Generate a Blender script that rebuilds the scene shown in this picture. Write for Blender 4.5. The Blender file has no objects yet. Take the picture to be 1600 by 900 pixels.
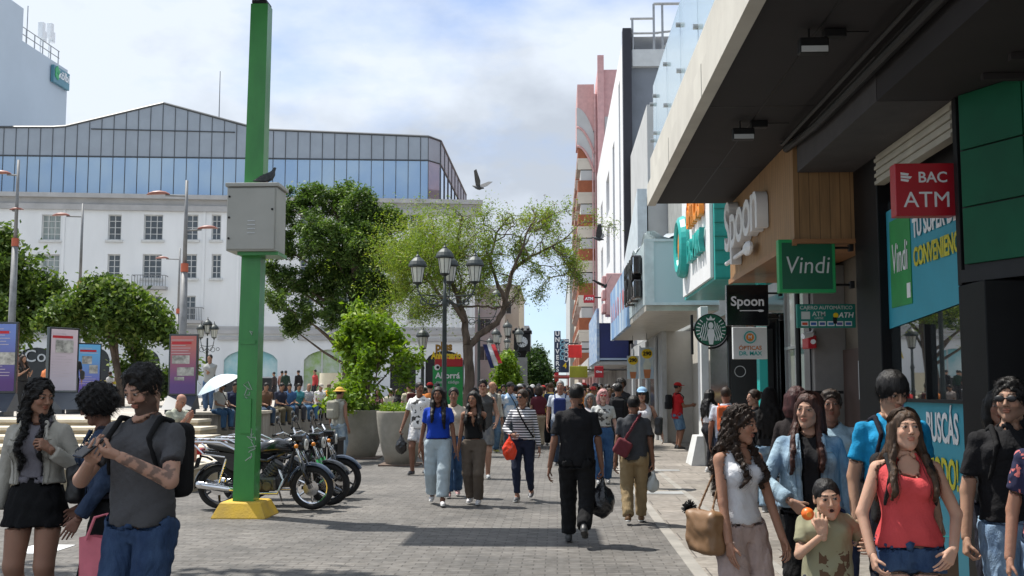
import bpy, math, random
import numpy as np
from mathutils import Vector, Matrix

R = math.radians
scn = bpy.context.scene
col = scn.collection
rng = np.random.default_rng(7)
random.seed(7)

# ------------------------------------------------------------------ camera
FPX = 1700.0
TH = math.atan(158 / FPX)
PSI = math.atan(70 / FPX * math.cos(TH))
EYE = 1.62
cam_d = bpy.data.cameras.new('camera')
cam_d.sensor_width = 36
cam_d.lens = 36 * FPX / 1600
cam_d.clip_end = 5000
cam = bpy.data.objects.new('camera', cam_d)
col.objects.link(cam)
cam.location = (0, 0, EYE)
cam.rotation_euler = (R(90) + TH, 0, PSI)
scn.camera = cam
_Rm = np.array(cam.rotation_euler.to_matrix())

# ------------------------------------------------------------------ light
SUN_EL = R(63)
SUN_TO = np.array([-0.87, 0.49])          # horizontal direction towards the sun
SUN_TO = SUN_TO / np.linalg.norm(SUN_TO)
sun_vec = Vector((SUN_TO[0] * math.cos(SUN_EL), SUN_TO[1] * math.cos(SUN_EL), math.sin(SUN_EL)))
sd = bpy.data.lights.new('sun', 'SUN')
sd.energy = 4.6
sd.angle = R(0.6)
sd.color = (1.0, 0.955, 0.88)
sun = bpy.data.objects.new('sun', sd)
sun.rotation_euler = sun_vec.to_track_quat('Z', 'Y').to_euler()
sun.location = (-20, 20, 60)
col.objects.link(sun)

world = bpy.data.worlds.new('World')
scn.world = world
world.use_nodes = True
wn = world.node_tree.nodes
wl = world.node_tree.links
wn.clear()
w_out = wn.new('ShaderNodeOutputWorld')
w_bg = wn.new('ShaderNodeBackground')
w_bg.inputs['Strength'].default_value = 0.112
sky = wn.new('ShaderNodeTexSky')
sky.sky_type = 'NISHITA'
sky.sun_disc = False
sky.sun_elevation = SUN_EL
sky.sun_rotation = math.atan2(SUN_TO[0], SUN_TO[1])
sky.dust_density = 1.6
sky.altitude = 1100
tc = wn.new('ShaderNodeTexCoord')
mp = wn.new('ShaderNodeMapping')
mp.inputs['Scale'].default_value = (1, 1, 2.2)
mp.inputs['Location'].default_value = (0.35, 0.2, 0.1)
wl.new(tc.outputs['Generated'], mp.inputs['Vector'])
n1 = wn.new('ShaderNodeTexNoise')
n1.inputs['Scale'].default_value = 3.1
n1.inputs['Detail'].default_value = 9
n1.inputs['Roughness'].default_value = 0.52
wl.new(mp.outputs['Vector'], n1.inputs['Vector'])
rp = wn.new('ShaderNodeValToRGB')       # cover
rp.color_ramp.elements[0].position = 0.28
rp.color_ramp.elements[1].position = 0.50
wl.new(n1.outputs['Fac'], rp.inputs['Fac'])
mp2 = wn.new('ShaderNodeMapping')
mp2.inputs['Scale'].default_value = (1, 1, 1.7)
mp2.inputs['Location'].default_value = (1.3, 0.4, 2.1)
wl.new(tc.outputs['Generated'], mp2.inputs['Vector'])
n2 = wn.new('ShaderNodeTexNoise')
n2.inputs['Scale'].default_value = 3.3
n2.inputs['Detail'].default_value = 10
n2.inputs['Roughness'].default_value = 0.55
wl.new(mp2.outputs['Vector'], n2.inputs['Vector'])
rp2 = wn.new('ShaderNodeValToRGB')      # cloud tone
rp2.color_ramp.elements[0].position = 0.36
rp2.color_ramp.elements[0].color = (3.7, 4.1, 4.7, 1)
rp2.color_ramp.elements[1].position = 0.54
rp2.color_ramp.elements[1].color = (5.5, 6.0, 6.7, 1)
wl.new(n2.outputs['Fac'], rp2.inputs['Fac'])
sep = wn.new('ShaderNodeSeparateXYZ')
wl.new(tc.outputs['Generated'], sep.inputs[0])
# a clear blue patch low down the street, cloud thickens with height
mr = wn.new('ShaderNodeMapRange')
mr.inputs['From Min'].default_value = 0.05
mr.inputs['From Max'].default_value = 0.15
mr.inputs['To Min'].default_value = 0.30
mr.inputs['To Max'].default_value = 1.0
wl.new(sep.outputs['Z'], mr.inputs['Value'])
mm = wn.new('ShaderNodeMath'); mm.operation = 'MULTIPLY'
wl.new(rp.outputs['Color'], mm.inputs[0]); wl.new(mr.outputs['Result'], mm.inputs[1])
mxw = wn.new('ShaderNodeMixRGB')
wl.new(mm.outputs[0], mxw.inputs['Fac'])
bl = wn.new('ShaderNodeMixRGB'); bl.blend_type = 'MULTIPLY'; bl.inputs['Fac'].default_value = 1
bl.inputs[2].default_value = (0.85, 1.0, 1.22, 1)
wl.new(sky.outputs['Color'], bl.inputs[1])
wl.new(bl.outputs['Color'], mxw.inputs[1])
wl.new(rp2.outputs['Color'], mxw.inputs[2])
wl.new(mxw.outputs['Color'], w_bg.inputs['Color'])
wl.new(w_bg.outputs[0], w_out.inputs[0])

scn.render.engine = 'CYCLES'
vs = scn.view_settings
vs.view_transform = 'Standard'
vs.look = 'None'
vs.exposure = 0.50
vs.gamma = 1
vs.use_curve_mapping = False
scn.cycles.max_bounces = 6
scn.cycles.transparent_max_bounces = 8

# ------------------------------------------------------------------ picture <-> world measuring
def ray(px, py):
    v = _Rm @ np.array([(px - 800) / FPX, -(py - 450) / FPX, -1.0])
    return v
def onp(px, py, ax, val):
    """point on the plane <axis ax> = val seen at photo pixel px, py"""
    v = ray(px, py); c = np.array([0, 0, EYE]); k = 'xyz'.index(ax)
    t = (val - c[k]) / v[k]
    return c + t * v
def gp(px, py, z=0.0):
    return onp(px, py, 'z', z)
def cd(px, py, D):
    """point at horizontal camera distance D along the view axis"""
    v = ray(px, py); f = np.array([-math.sin(PSI), math.cos(PSI), 0])
    return np.array([0, 0, EYE]) + v * (D / v.dot(f))
def xy(px, D):
    p = cd(px, 608, D); return float(p[0]), float(p[1])
def zat(py, D):
    return float(cd(800, py, D)[2])

# ------------------------------------------------------------------ materials
MATS = {}
def _nt(name):
    m = bpy.data.materials.new(name); m.use_nodes = True
    nt = m.node_tree; b = nt.nodes['Principled BSDF']
    return m, nt, b
def mat(name, c, rough=0.6, metal=0.0, var=0.12, scale=3.0, bump=0.0, bscale=40.0, spec=0.5, stretch=(1, 1, 1),
        c2=None, thr=(0.35, 0.65), coat=0.0, coords='pos', detail=5, emit=0, alpha=None, trans=0, objcol=False, attr=None):
    if name in MATS: return MATS[name]
    m, nt, b = _nt(name); L = nt.links; N = nt.nodes
    b.inputs['Roughness'].default_value = rough
    b.inputs['Metallic'].default_value = metal
    b.inputs['Specular IOR Level'].default_value = spec
    if coat: b.inputs['Coat Weight'].default_value = coat; b.inputs['Coat Roughness'].default_value = 0.1
    if coords == 'pos':
        g = N.new('ShaderNodeNewGeometry'); v = g.outputs['Position']
    else:
        g = N.new('ShaderNodeTexCoord'); v = g.outputs['Object']
    mpp = N.new('ShaderNodeMapping'); mpp.inputs['Scale'].default_value = stretch
    L.new(v, mpp.inputs['Vector'])
    n = N.new('ShaderNodeTexNoise'); n.inputs['Scale'].default_value = scale; n.inputs['Detail'].default_value = detail
    n.inputs['Roughness'].default_value = 0.6
    L.new(mpp.outputs[0], n.inputs['Vector'])
    r = N.new('ShaderNodeValToRGB'); e = r.color_ramp.elements
    e[0].position = thr[0]; e[1].position = thr[1]
    c = tuple(c)
    if c2 is None:
        e[0].color = tuple(x * (1 - var) for x in c) + (1,); e[1].color = tuple(min(1, x * (1 + var)) for x in c) + (1,)
    else:
        e[0].color = c + (1,); e[1].color = tuple(c2) + (1,)
    L.new(n.outputs['Fac'], r.inputs['Fac'])
    outc = r.outputs['Color']
    if objcol or attr:
        src = N.new('ShaderNodeObjectInfo').outputs['Color'] if objcol else None
        if attr:
            at = N.new('ShaderNodeAttribute'); at.attribute_name = attr
            if src is None: src = at.outputs['Color']
            else:
                mx = N.new('ShaderNodeMixRGB'); mx.blend_type = 'MULTIPLY'; mx.inputs[0].default_value = 1
                L.new(src, mx.inputs[1]); L.new(at.outputs['Color'], mx.inputs[2]); src = mx.outputs[0]
        mx = N.new('ShaderNodeMixRGB'); mx.blend_type = 'MULTIPLY'; mx.inputs[0].default_value = 1
        L.new(src, mx.inputs[1]); L.new(outc, mx.inputs[2]); outc = mx.outputs[0]
    L.new(outc, b.inputs['Base Color'])
    if bump:
        n3 = N.new('ShaderNodeTexNoise'); n3.inputs['Scale'].default_value = bscale; n3.inputs['Detail'].default_value = 4
        L.new(mpp.outputs[0], n3.inputs['Vector'])
        bm_ = N.new('ShaderNodeBump'); bm_.inputs['Strength'].default_value = bump; bm_.inputs['Distance'].default_value = 0.01
        L.new(n3.outputs['Fac'], bm_.inputs['Height']); L.new(bm_.outputs[0], b.inputs['Normal'])
    if emit:
        b.inputs['Emission Strength'].default_value = emit; L.new(outc, b.inputs['Emission Color'])
    if trans: b.inputs['Transmission Weight'].default_value = trans
    if alpha is not None: b.inputs['Alpha'].default_value = alpha
    MATS[name] = m
    return m

# ------------------------------------------------------------------ objects
def world_off(p):
    v = Vector((0, 0, 0))
    while p is not None:
        v += p.location; p = p.parent
    return v
def tag(o, label=None, cat=None, group=None, kind=None):
    if label: o['label'] = label
    if cat: o['category'] = cat
    if group: o['group'] = group
    if kind: o['kind'] = kind
    return o
def root(name, loc, label, cat, group=None):
    o = bpy.data.objects.new(name, None); o.empty_display_size = 0.2
    col.objects.link(o); o.location = loc
    return tag(o, label, cat, group)
def link(name, me, m, parent=None, smooth=False, world_coords=True):
    ms = m if isinstance(m, (list, tuple)) else [m]
    for x in ms: me.materials.append(x)
    n = len(me.vertices)
    if n:
        co = np.empty(n * 3, np.float32); me.vertices.foreach_get('co', co); co = co.reshape(-1, 3)
    o = bpy.data.objects.new(name, me); col.objects.link(o)
    if parent is not None:
        o.parent = parent
        if world_coords and n:
            co -= np.array(world_off(parent), np.float32)
            me.vertices.foreach_set('co', co.ravel())
    elif n and world_coords:
        base = np.array([(co[:, 0].min() + co[:, 0].max()) / 2, (co[:, 1].min() + co[:, 1].max()) / 2, co[:, 2].min()], np.float32)
        co -= base; me.vertices.foreach_set('co', co.ravel()); o.location = base.tolist()
    if smooth:
        me.polygons.foreach_set('use_smooth', [True] * len(me.polygons))
    me.update()
    return o
def copy_tree(o, parent=None):
    c = o.copy(); col.objects.link(c)
    if parent is not None: c.parent = parent
    for ch in o.children: copy_tree(ch, c)
    return c

class MB:
    """collects shapes, builds them as ONE mesh object"""
    def __init__(s): s.v = []; s.f = []; s.m = []; s.mi = 0
    def add(s, vs_, fs):
        o = len(s.v); s.v += [tuple(map(float, p)) for p in vs_]; s.f += [tuple(i + o for i in f) for f in fs]; s.m += [s.mi] * len(fs)
        return s
    def box(s, x0, x1, y0, y1, z0, z1, fr=None):
        p = [(x, y, z) for z in (z0, z1) for x, y in ((x0, y0), (x1, y0), (x1, y1), (x0, y1))]
        if fr: p = [fr(*q) for q in p]
        return s.add(p, [(0, 3, 2, 1), (4, 5, 6, 7), (0, 1, 5, 4), (1, 2, 6, 5), (2, 3, 7, 6), (3, 0, 4, 7)])
    def bbox(s, x0, x1, y0, y1, z0, z1, b=0.01, fr=None):
        """box with chamfered edges"""
        import bmesh
        bm = bmesh.new(); vs2 = [bm.verts.new(q) for q in [(x, y, z) for z in (z0, z1) for x, y in ((x0, y0), (x1, y0), (x1, y1), (x0, y1))]]
        for f in [(0, 3, 2, 1), (4, 5, 6, 7), (0, 1, 5, 4), (1, 2, 6, 5), (2, 3, 7, 6), (3, 0, 4, 7)]: bm.faces.new([vs2[i] for i in f])
        bmesh.ops.bevel(bm, geom=bm.edges[:], offset=b, segments=2, profile=0.5, affect='EDGES')
        bm.verts.index_update()
        p = [tuple(v.co) for v in bm.verts]
        if fr: p = [fr(*q) for q in p]
        s.add(p, [tuple(v.index for v in f.verts) for f in bm.faces]); bm.free(); return s
    def quad(s, a, b, c, d): return s.add([a, b, c, d], [(0, 1, 2, 3)])
    def tube(s, pts, rad, n=10, cap=True, squash=None):
        pts = [np.array(p, float) for p in pts]
        if not hasattr(rad, '__len__'): rad = [rad] * len(pts)
        vs_ = []; u = None
        for i, p in enumerate(pts):
            a = pts[max(0, i - 1)]; b = pts[min(len(pts) - 1, i + 1)]
            t = b - a; t /= (np.linalg.norm(t) + 1e-9)
            if u is None:
                u = np.cross(t, (0, 0, 1));
                if np.linalg.norm(u) < 1e-3: u = np.cross(t, (1, 0, 0))
            u = u - t * u.dot(t); u /= (np.linalg.norm(u) + 1e-9); w = np.cross(t, u)
            for k in range(n):
                an = 2 * math.pi * k / n
                vs_.append(p + rad[i] * (math.cos(an) * u + math.sin(an) * w))
        fs = []
        for i in range(len(pts) - 1):
            for k in range(n):
                k2 = (k + 1) % n
                fs.append((i * n + k, i * n + k2, (i + 1) * n + k2, (i + 1) * n + k))
        if cap:
            fs.append(tuple(range(n - 1, -1, -1))); fs.append(tuple((len(pts) - 1) * n + k for k in range(n)))
        return s.add(vs_, fs)
    def lathe(s, c, prof, n=24, ang0=0.0):
        vs_ = []; m = len(prof)
        for r, z in prof:
            for k in range(n):
                a = ang0 + 2 * math.pi * k / n
                vs_.append((c[0] + r * math.cos(a), c[1] + r * math.sin(a), c[2] + z))
        fs = [(i * n + k, i * n + (k + 1) % n, (i + 1) * n + (k + 1) % n, (i + 1) * n + k) for i in range(m - 1) for k in range(n)]
        fs += [tuple(range(n - 1, -1, -1)), tuple((m - 1) * n + k for k in range(n))]
        return s.add(vs_, fs)
    def torus(s, c, Rr, r, ax=(0, 1, 0), n=36, m=8, a0=0, a1=2 * math.pi):
        ax = np.array(ax, float); ax /= np.linalg.norm(ax)
        u = np.cross(ax, (0, 0, 1))
        if np.linalg.norm(u) < 1e-3: u = np.array([1., 0, 0])
        u /= np.linalg.norm(u); w = np.cross(ax, u); c = np.array(c, float)
        full = abs(a1 - a0 - 2 * math.pi) < 1e-6; vs_ = []; cnt = n if full else n + 1
        for i in range(cnt):
            a = a0 + (a1 - a0) * i / n; d = math.cos(a) * u + math.sin(a) * w
            for k in range(m):
                b = 2 * math.pi * k / m
                vs_.append(c + d * (Rr + r * math.cos(b)) + ax * r * math.sin(b))
        fs = []
        for i in range(n):
            i2 = (i + 1) % cnt
            for k in range(m):
                fs.append((i * m + k, i * m + (k + 1) % m, i2 * m + (k + 1) % m, i2 * m + k))
        return s.add(vs_, fs)
    def disc(s, c, r, ax, th, n=32, r2=None):
        ax = np.array(ax, float); ax /= np.linalg.norm(ax)
        return s.tube([np.array(c) - ax * th / 2, np.array(c) + ax * th / 2], [r, r2 if r2 is not None else r], n)
    def ball(s, c, r, n=12, sc=(1, 1, 1)):
        vs_ = []; fs = []; m = n // 2 + 1
        for i in range(m + 1):
            t = math.pi * i / m
            for k in range(n):
                a = 2 * math.pi * k / n
                vs_.append((c[0] + r * sc[0] * math.sin(t) * math.cos(a), c[1] + r * sc[1] * math.sin(t) * math.sin(a), c[2] + r * sc[2] * math.cos(t)))
        for i in range(m):
            for k in range(n): fs.append((i * n + k, (i + 1) * n + k, (i + 1) * n + (k + 1) % n, i * n + (k + 1) % n))
        return s.add(vs_, fs)
    def prism(s, poly, d0, d1, fr):
        """polygon (u,v) extruded from d0 to d1; fr maps (u, d, v) -> world"""
        n = len(poly)
        p = [fr(u, d0, v) for u, v in poly] + [fr(u, d1, v) for u, v in poly]
        return s.add(p, [tuple(range(n)), tuple(range(2 * n - 1, n - 1, -1))] + [(i, (i + 1) % n, n + (i + 1) % n, n + i)[::-1] for i in range(n)])
    def build(s, name, m, parent=None, smooth=False, fix=True):
        me = bpy.data.meshes.new(name); me.from_pydata(s.v, [], s.f)
        if len(set(s.m)) > 1: me.polygons.foreach_set('material_index', s.m)
        if fix:
            import bmesh
            bm = bmesh.new(); bm.from_mesh(me); bmesh.ops.recalc_face_normals(bm, faces=bm.faces); bm.to_mesh(me); bm.free()
        return link(name, me, m, parent, smooth)

def frame(O, e, n):
    """local (u along e, w outward n, z up) -> world; returns fr(u, w, z)"""
    O = np.array(O, float); e = np.array(list(e) + [0] * (3 - len(e)), float); e /= np.linalg.norm(e); n = np.array(list(n) + [0] * (3 - len(n)), float); n /= np.linalg.norm(n)
    return lambda u, w, z: tuple(O + e * u + n * w + np.array([0, 0, z]))

def wall_holes(mb, fr, u0, u1, z0, z1, holes, depth=0.3, w=0.0):
    us = sorted(set([u0, u1] + [h[0] for h in holes] + [h[1] for h in holes]))
    zs = sorted(set([z0, z1] + [h[2] for h in holes] + [h[3] for h in holes]))
    us = [u for u in us if u0 <= u <= u1]; zs = [z for z in zs if z0 <= z <= z1]
    for a, b in zip(us[:-1], us[1:]):
        for c, d in zip(zs[:-1], zs[1:]):
            um, zm = (a + b) / 2, (c + d) / 2
            if any(h[0] < um < h[1] and h[2] < zm < h[3] for h in holes): continue
            mb.quad(fr(a, w, c), fr(b, w, c), fr(b, w, d), fr(a, w, d))
    for a, b, c, d in holes:
        for q in (((a, c), (a, d)), ((b, d), (b, c)), ((a, d), (b, d)), ((b, c), (a, c))):
            (p0, q0), (p1, q1) = q
            mb.quad(fr(p0, w, q0), fr(p1, w, q1), fr(p1, w - depth, q1), fr(p0, w - depth, q0))

_FONT = {}
def text(s, size, O, ex, ey, m, parent=None, name='lettering', depth=0.004, bold=0.0, align='CENTER', shear=0.0, sx=1.0, spacing=1.0):
    """writing as a mesh: O = centre of the baseline/anchor, ex reading direction, ey up"""
    cu = bpy.data.curves.new(name, 'FONT'); cu.body = s; cu.size = size; cu.extrude = depth / 2; cu.align_x = align; cu.align_y = 'CENTER'
    cu.offset = bold; cu.shear = shear; cu.space_character = spacing; cu.resolution_u = 3
    t = bpy.data.objects.new('tmp', cu); col.objects.link(t)
    dg = bpy.context.evaluated_depsgraph_get()
    me = bpy.data.meshes.new_from_object(t.evaluated_get(dg)); me.name = name
    bpy.data.objects.remove(t); bpy.data.curves.remove(cu)
    me.materials.clear()
    n = len(me.vertices); co = np.empty(n * 3, np.float32); me.vertices.foreach_get('co', co); co = co.reshape(-1, 3)
    ex = np.array(ex, float); ex /= np.linalg.norm(ex); ey = np.array(ey, float); ey /= np.linalg.norm(ey); ez = np.cross(ex, ey)
    w = np.array(O, float) + co[:, :1] * sx * ex + co[:, 1:2] * ey + (co[:, 2:3]) * ez
    me.vertices.foreach_set('co', w.astype(np.float32).ravel())
    return link(name, me, m, parent)
CAMX, CAMY = (1, 0, 0), (0, 0, 1)          # writing on a face that looks towards -Y
FACX, FACY = (0, -1, 0), (0, 0, 1)         # writing on the shop fronts (face -X)
# ================================================================== SETTING
M = {}
def brick_ground(name, c1, c2, mortar, bw, bh, rot=0.0, var=0.35, stain=0.5):
    m, nt, b = _nt(name); L = nt.links; N = nt.nodes
    g = N.new('ShaderNodeNewGeometry')
    mp_ = N.new('ShaderNodeMapping'); mp_.inputs['Rotation'].default_value = (0, 0, rot)
    L.new(g.outputs['Position'], mp_.inputs['Vector'])
    br = N.new('ShaderNodeTexBrick'); br.inputs['Scale'].default_value = 1
    br.inputs['Brick Width'].default_value = bw; br.inputs['Row Height'].default_value = bh
    br.inputs['Mortar Size'].default_value = 0.008; br.inputs['Mortar Smooth'].default_value = 0.3
    br.inputs['Color1'].default_value = c1 + (1,); br.inputs['Color2'].default_value = c2 + (1,); br.inputs['Mortar'].default_value = mortar + (1,)
    L.new(mp_.outputs[0], br.inputs['Vector'])
    n = N.new('ShaderNodeTexNoise'); n.inputs['Scale'].default_value = 0.55; n.inputs['Detail'].default_value = 8; n.inputs['Roughness'].default_value = 0.7
    L.new(g.outputs['Position'], n.inputs['Vector'])
    r = N.new('ShaderNodeValToRGB'); r.color_ramp.elements[0].position = 0.35; r.color_ramp.elements[1].position = 0.65
    r.color_ramp.elements[0].color = (1 - var, 1 - var, 1 - var, 1); r.color_ramp.elements[1].color = (1.1, 1.08, 1.05, 1)
    L.new(n.outputs['Fac'], r.inputs['Fac'])
    n2_ = N.new('ShaderNodeTexNoise'); n2_.inputs['Scale'].default_value = 9; n2_.inputs['Detail'].default_value = 8
    L.new(g.outputs['Position'], n2_.inputs['Vector'])
    r2 = N.new('ShaderNodeValToRGB'); r2.color_ramp.elements[0].position = 0.3; r2.color_ramp.elements[1].position = 0.6
    r2.color_ramp.elements[0].color = (0.72, 0.70, 0.68, 1); r2.color_ramp.elements[1].color = (1.06, 1.06, 1.06, 1)
    L.new(n2_.outputs['Fac'], r2.inputs['Fac'])
    # dark gum spots and small stains
    vo = N.new('ShaderNodeTexVoronoi'); vo.inputs['Scale'].default_value = 1.7
    L.new(g.outputs['Position'], vo.inputs['Vector'])
    r3 = N.new('ShaderNodeValToRGB'); r3.color_ramp.elements[0].position = 0.035; r3.color_ramp.elements[1].position = 0.06
    r3.color_ramp.elements[0].color = (0.55, 0.55, 0.55, 1); r3.color_ramp.elements[1].color = (1, 1, 1, 1)
    L.new(vo.outputs['Distance'], r3.inputs['Fac'])
    cur = br.outputs['Color']
    for q in (r, r2, r3):
        mx = N.new('ShaderNodeMixRGB'); mx.blend_type = 'MULTIPLY'; mx.inputs[0].default_value = 1
        L.new(cur, mx.inputs[1]); L.new(q.outputs['Color'], mx.inputs[2]); cur = mx.outputs[0]
    L.new(cur, b.inputs['Base Color'])
    b.inputs['Roughness'].default_value = 0.78; b.inputs['Specular IOR Level'].default_value = 0.35
    bm_ = N.new('ShaderNodeBump'); bm_.inputs['Strength'].default_value = 0.5; bm_.inputs['Distance'].default_value = 0.006
    ad = N.new('ShaderNodeMath'); ad.operation = 'SUBTRACT'
    L.new(n2_.outputs['Fac'], ad.inputs[0]); L.new(br.outputs['Fac'], ad.inputs[1])
    L.new(ad.outputs[0], bm_.inputs['Height']); L.new(bm_.outputs[0], b.inputs['Normal'])
    return m
M['pavers'] = brick_ground('pavers', (0.19, 0.182, 0.173), (0.14, 0.135, 0.129), (0.10, 0.095, 0.09), 0.22, 0.11, var=.42)
M['sidewalk'] = brick_ground('sidewalk', (0.31, 0.285, 0.26), (0.26, 0.24, 0.215), (0.13, 0.12, 0.11), 0.9, 0.6, var=0.4)
M['plaza'] = brick_ground('plaza', (0.52, 0.49, 0.45), (0.47, 0.44, 0.40), (0.25, 0.24, 0.22), 0.6, 0.6)
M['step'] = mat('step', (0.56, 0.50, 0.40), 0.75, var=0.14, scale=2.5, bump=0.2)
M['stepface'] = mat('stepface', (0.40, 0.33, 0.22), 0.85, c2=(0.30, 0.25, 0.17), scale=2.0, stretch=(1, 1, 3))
M['conc'] = mat('conc', (0.33, 0.31, 0.28), 0.85, c2=(0.22, 0.21, 0.19), scale=1.6, stretch=(1, 1, 0.5), bump=0.2)
M['concstain'] = mat('concstain', (0.22, 0.20, 0.17), 0.9, c2=(0.38, 0.35, 0.30), scale=3, stretch=(3, 3, 0.35), bump=0.3)
M['whitewall'] = mat('whitewall', (0.76, 0.78, 0.79), 0.8, c2=(0.68, 0.70, 0.71), scale=0.5, stretch=(1, 1, 0.25), detail=9)
M['cornice'] = mat('cornice', (0.40, 0.40, 0.40), 0.85, var=0.1, scale=0.8)
M['attic'] = mat('attic', (0.30, 0.345, 0.40), 0.5, metal=0.0, var=0.06, scale=0.7)
M['blueglass'] = mat('blueglass', (0.34, 0.45, 0.56), 0.05, metal=0.62, c2=(0.26, 0.38, 0.54), scale=0.25, detail=2)
M['mullion'] = mat('mullion', (0.07, 0.08, 0.09), 0.5)
M['winglass'] = mat('winglass', (0.05, 0.06, 0.065), 0.08, var=0.5, scale=0.6, spec=0.8)
M['wincurtain'] = mat('wincurtain', (0.24, 0.28, 0.27), 0.3, var=0.3, scale=3, stretch=(3, 3, 0.2))
M['winframe'] = mat('winframe', (0.55, 0.56, 0.55), 0.6)
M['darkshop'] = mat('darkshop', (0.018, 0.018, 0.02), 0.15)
M['black'] = mat('black', (0.009, 0.009, 0.010), 0.5, var=0.3, spec=.3)
M['blackgloss'] = mat('blackgloss', (0.012, 0.012, 0.014), 0.12, coat=0.6)
M['steel'] = mat('steel', (0.33, 0.34, 0.35), 0.4, metal=0.7, var=0.15)
M['polegrey'] = mat('polegrey', (0.20, 0.205, 0.21), 0.55, metal=0.2, var=0.15, scale=4)
M['bark'] = mat('bark', (0.17, 0.125, 0.095), 0.95, c2=(0.075, 0.055, 0.042), scale=7, stretch=(1, 1, 0.3), bump=0.8, bscale=20)
M['white'] = mat('white', (0.78, 0.79, 0.80), 0.5, var=0.04)
M['lightgrey'] = mat('lightgrey', (0.55, 0.57, 0.58), 0.55, var=0.06)
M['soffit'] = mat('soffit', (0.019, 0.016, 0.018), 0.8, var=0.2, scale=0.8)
M['fascia'] = mat('fascia', (0.62, 0.60, 0.54), 0.8, c2=(0.52, 0.50, 0.45), scale=1.4, stretch=(1, 1, 0.6), bump=0.15)
M['teal'] = mat('teal', (0.02, 0.36, 0.33), 0.35, var=0.08)
M['tealdark'] = mat('tealdark', (0.01, 0.20, 0.16), 0.4, var=0.1)
M['navy'] = mat('navy', (0.012, 0.022, 0.14), 0.35, var=0.1)
M['red'] = mat('red', (0.42, 0.012, 0.022), 0.35, var=0.06)
M['green'] = mat('green', (0.006, 0.105, 0.05), 0.35, var=0.06)
M['greenlit'] = mat('greenlit', (0.02, 0.34, 0.10), 0.35, var=0.06)
M['orange'] = mat('orange', (0.75, 0.25, 0.02), 0.35)
M['yellow'] = mat('yellow', (0.80, 0.55, 0.01), 0.5, var=0.05)
M['pink'] = mat('pink', (0.56, 0.33, 0.33), 0.85, var=0.08)
M['pinkred'] = mat('pinkred', (0.55, 0.33, 0.32), 0.85, var=0.08)
M['terracotta'] = mat('terracotta', (0.29, 0.095, 0.045), 0.85, var=0.1)
M['bluegrey'] = mat('bluegrey', (0.19, 0.21, 0.245), 0.85, var=0.12, scale=0.7)
M['palegrey'] = mat('palegrey', (0.46, 0.47, 0.47), 0.8, var=0.08, scale=0.6)
M['beige'] = mat('beige', (0.55, 0.51, 0.44), 0.85, var=0.08, scale=0.6)
M['tower'] = mat('tower', (0.47, 0.53, 0.59), 0.75, var=0.03, scale=0.2)

def struct(name, mb, m): return tag(mb.build(name, m), kind='structure')

# ground: one sheet to the horizon, the street's pavers 4 mm above, the pavement slabs above these
struct('ground', MB().quad((-1500, -60, -0.008), (1500, -60, -0.008), (1500, 2500, -0.008), (-1500, 2500, -0.008)), M['conc'])
struct('road', MB().quad((-60, -6, -0.004), (1.25, -6, -0.004), (1.25, 400, -0.004), (-60, 400, -0.004)), M['pavers'])
k = MB(); k.quad((1.25, -6, -0.004), (9, -6, -0.004), (9, 400, -0.004), (1.25, 400, -0.004))
struct('pavement', k, M['sidewalk'])
struct('kerb', MB().box(1.19, 1.31, -5, 390, -0.03, 0.004), M['conc'])
k = MB(); k.box(1.95, 2.05, 3, 25, -0.02, 0.002)
struct('pavement_band', k, M['conc'])

# raised square on the left with broad steps
PZ = 0.95
k = MB()
platf = [(-90, 24.2), (-8.3, 24.2), (-10.9, 31.2), (-9.7, 31.0), (-9.1, 31.6), (-8.9, 33), (-9.2, 38), (-8.9, 43), (-8.6, 52), (-9.5, 84), (-90, 84)]
k.add([(x, y, PZ) for x, y in platf], [tuple(range(len(platf)))])
struct('plaza_floor', k, M['plaza'])
k = MB()
n_ = len(platf)
for i in range(n_):
    a, b = platf[i], platf[(i + 1) % n_]
    k.quad((a[0], a[1], -0.02), (b[0], b[1], -0.02), (b[0], b[1], PZ - 0.06), (a[0], a[1], PZ - 0.06))
struct('plaza_wall', k, M['concstain'])
k = MB()
for i in range(1, 9):
    a, b = platf[i], platf[i + 1]
    d = np.array(b) - np.array(a); d = d / np.linalg.norm(d); nn = np.array([d[1], -d[0]]) * 0.06
    a_ = np.array(a) - d * 0.02; b_ = np.array(b) + d * 0.02
    q = [a_ + nn, b_ + nn, b_ - nn * 6, a_ - nn * 6]
    k.add([(p[0], p[1], z) for z in (PZ - 0.07, PZ + 0.012) for p in q], [(0, 1, 2, 3), (4, 5, 6, 7), (0, 1, 5, 4), (1, 2, 6, 5), (2, 3, 7, 6), (3, 0, 4, 7)])
struct('plaza_coping', k, M['step'])
k = MB(); fz = MB()
zs = [0.40, 0.54, 0.68, 0.82, 0.95]; ys = [17.2, 20.2, 21.3, 22.4, 23.5, 24.4]
for i, z in enumerate(zs):
    xr = -5.75 - 0.42 * i - (.35 if i else 0)
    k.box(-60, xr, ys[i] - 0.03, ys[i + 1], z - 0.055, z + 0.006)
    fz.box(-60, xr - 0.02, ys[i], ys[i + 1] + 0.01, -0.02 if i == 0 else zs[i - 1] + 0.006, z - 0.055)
struct('step_treads', k, M['step']); struct('step_risers', fz, M['stepface'])

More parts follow.
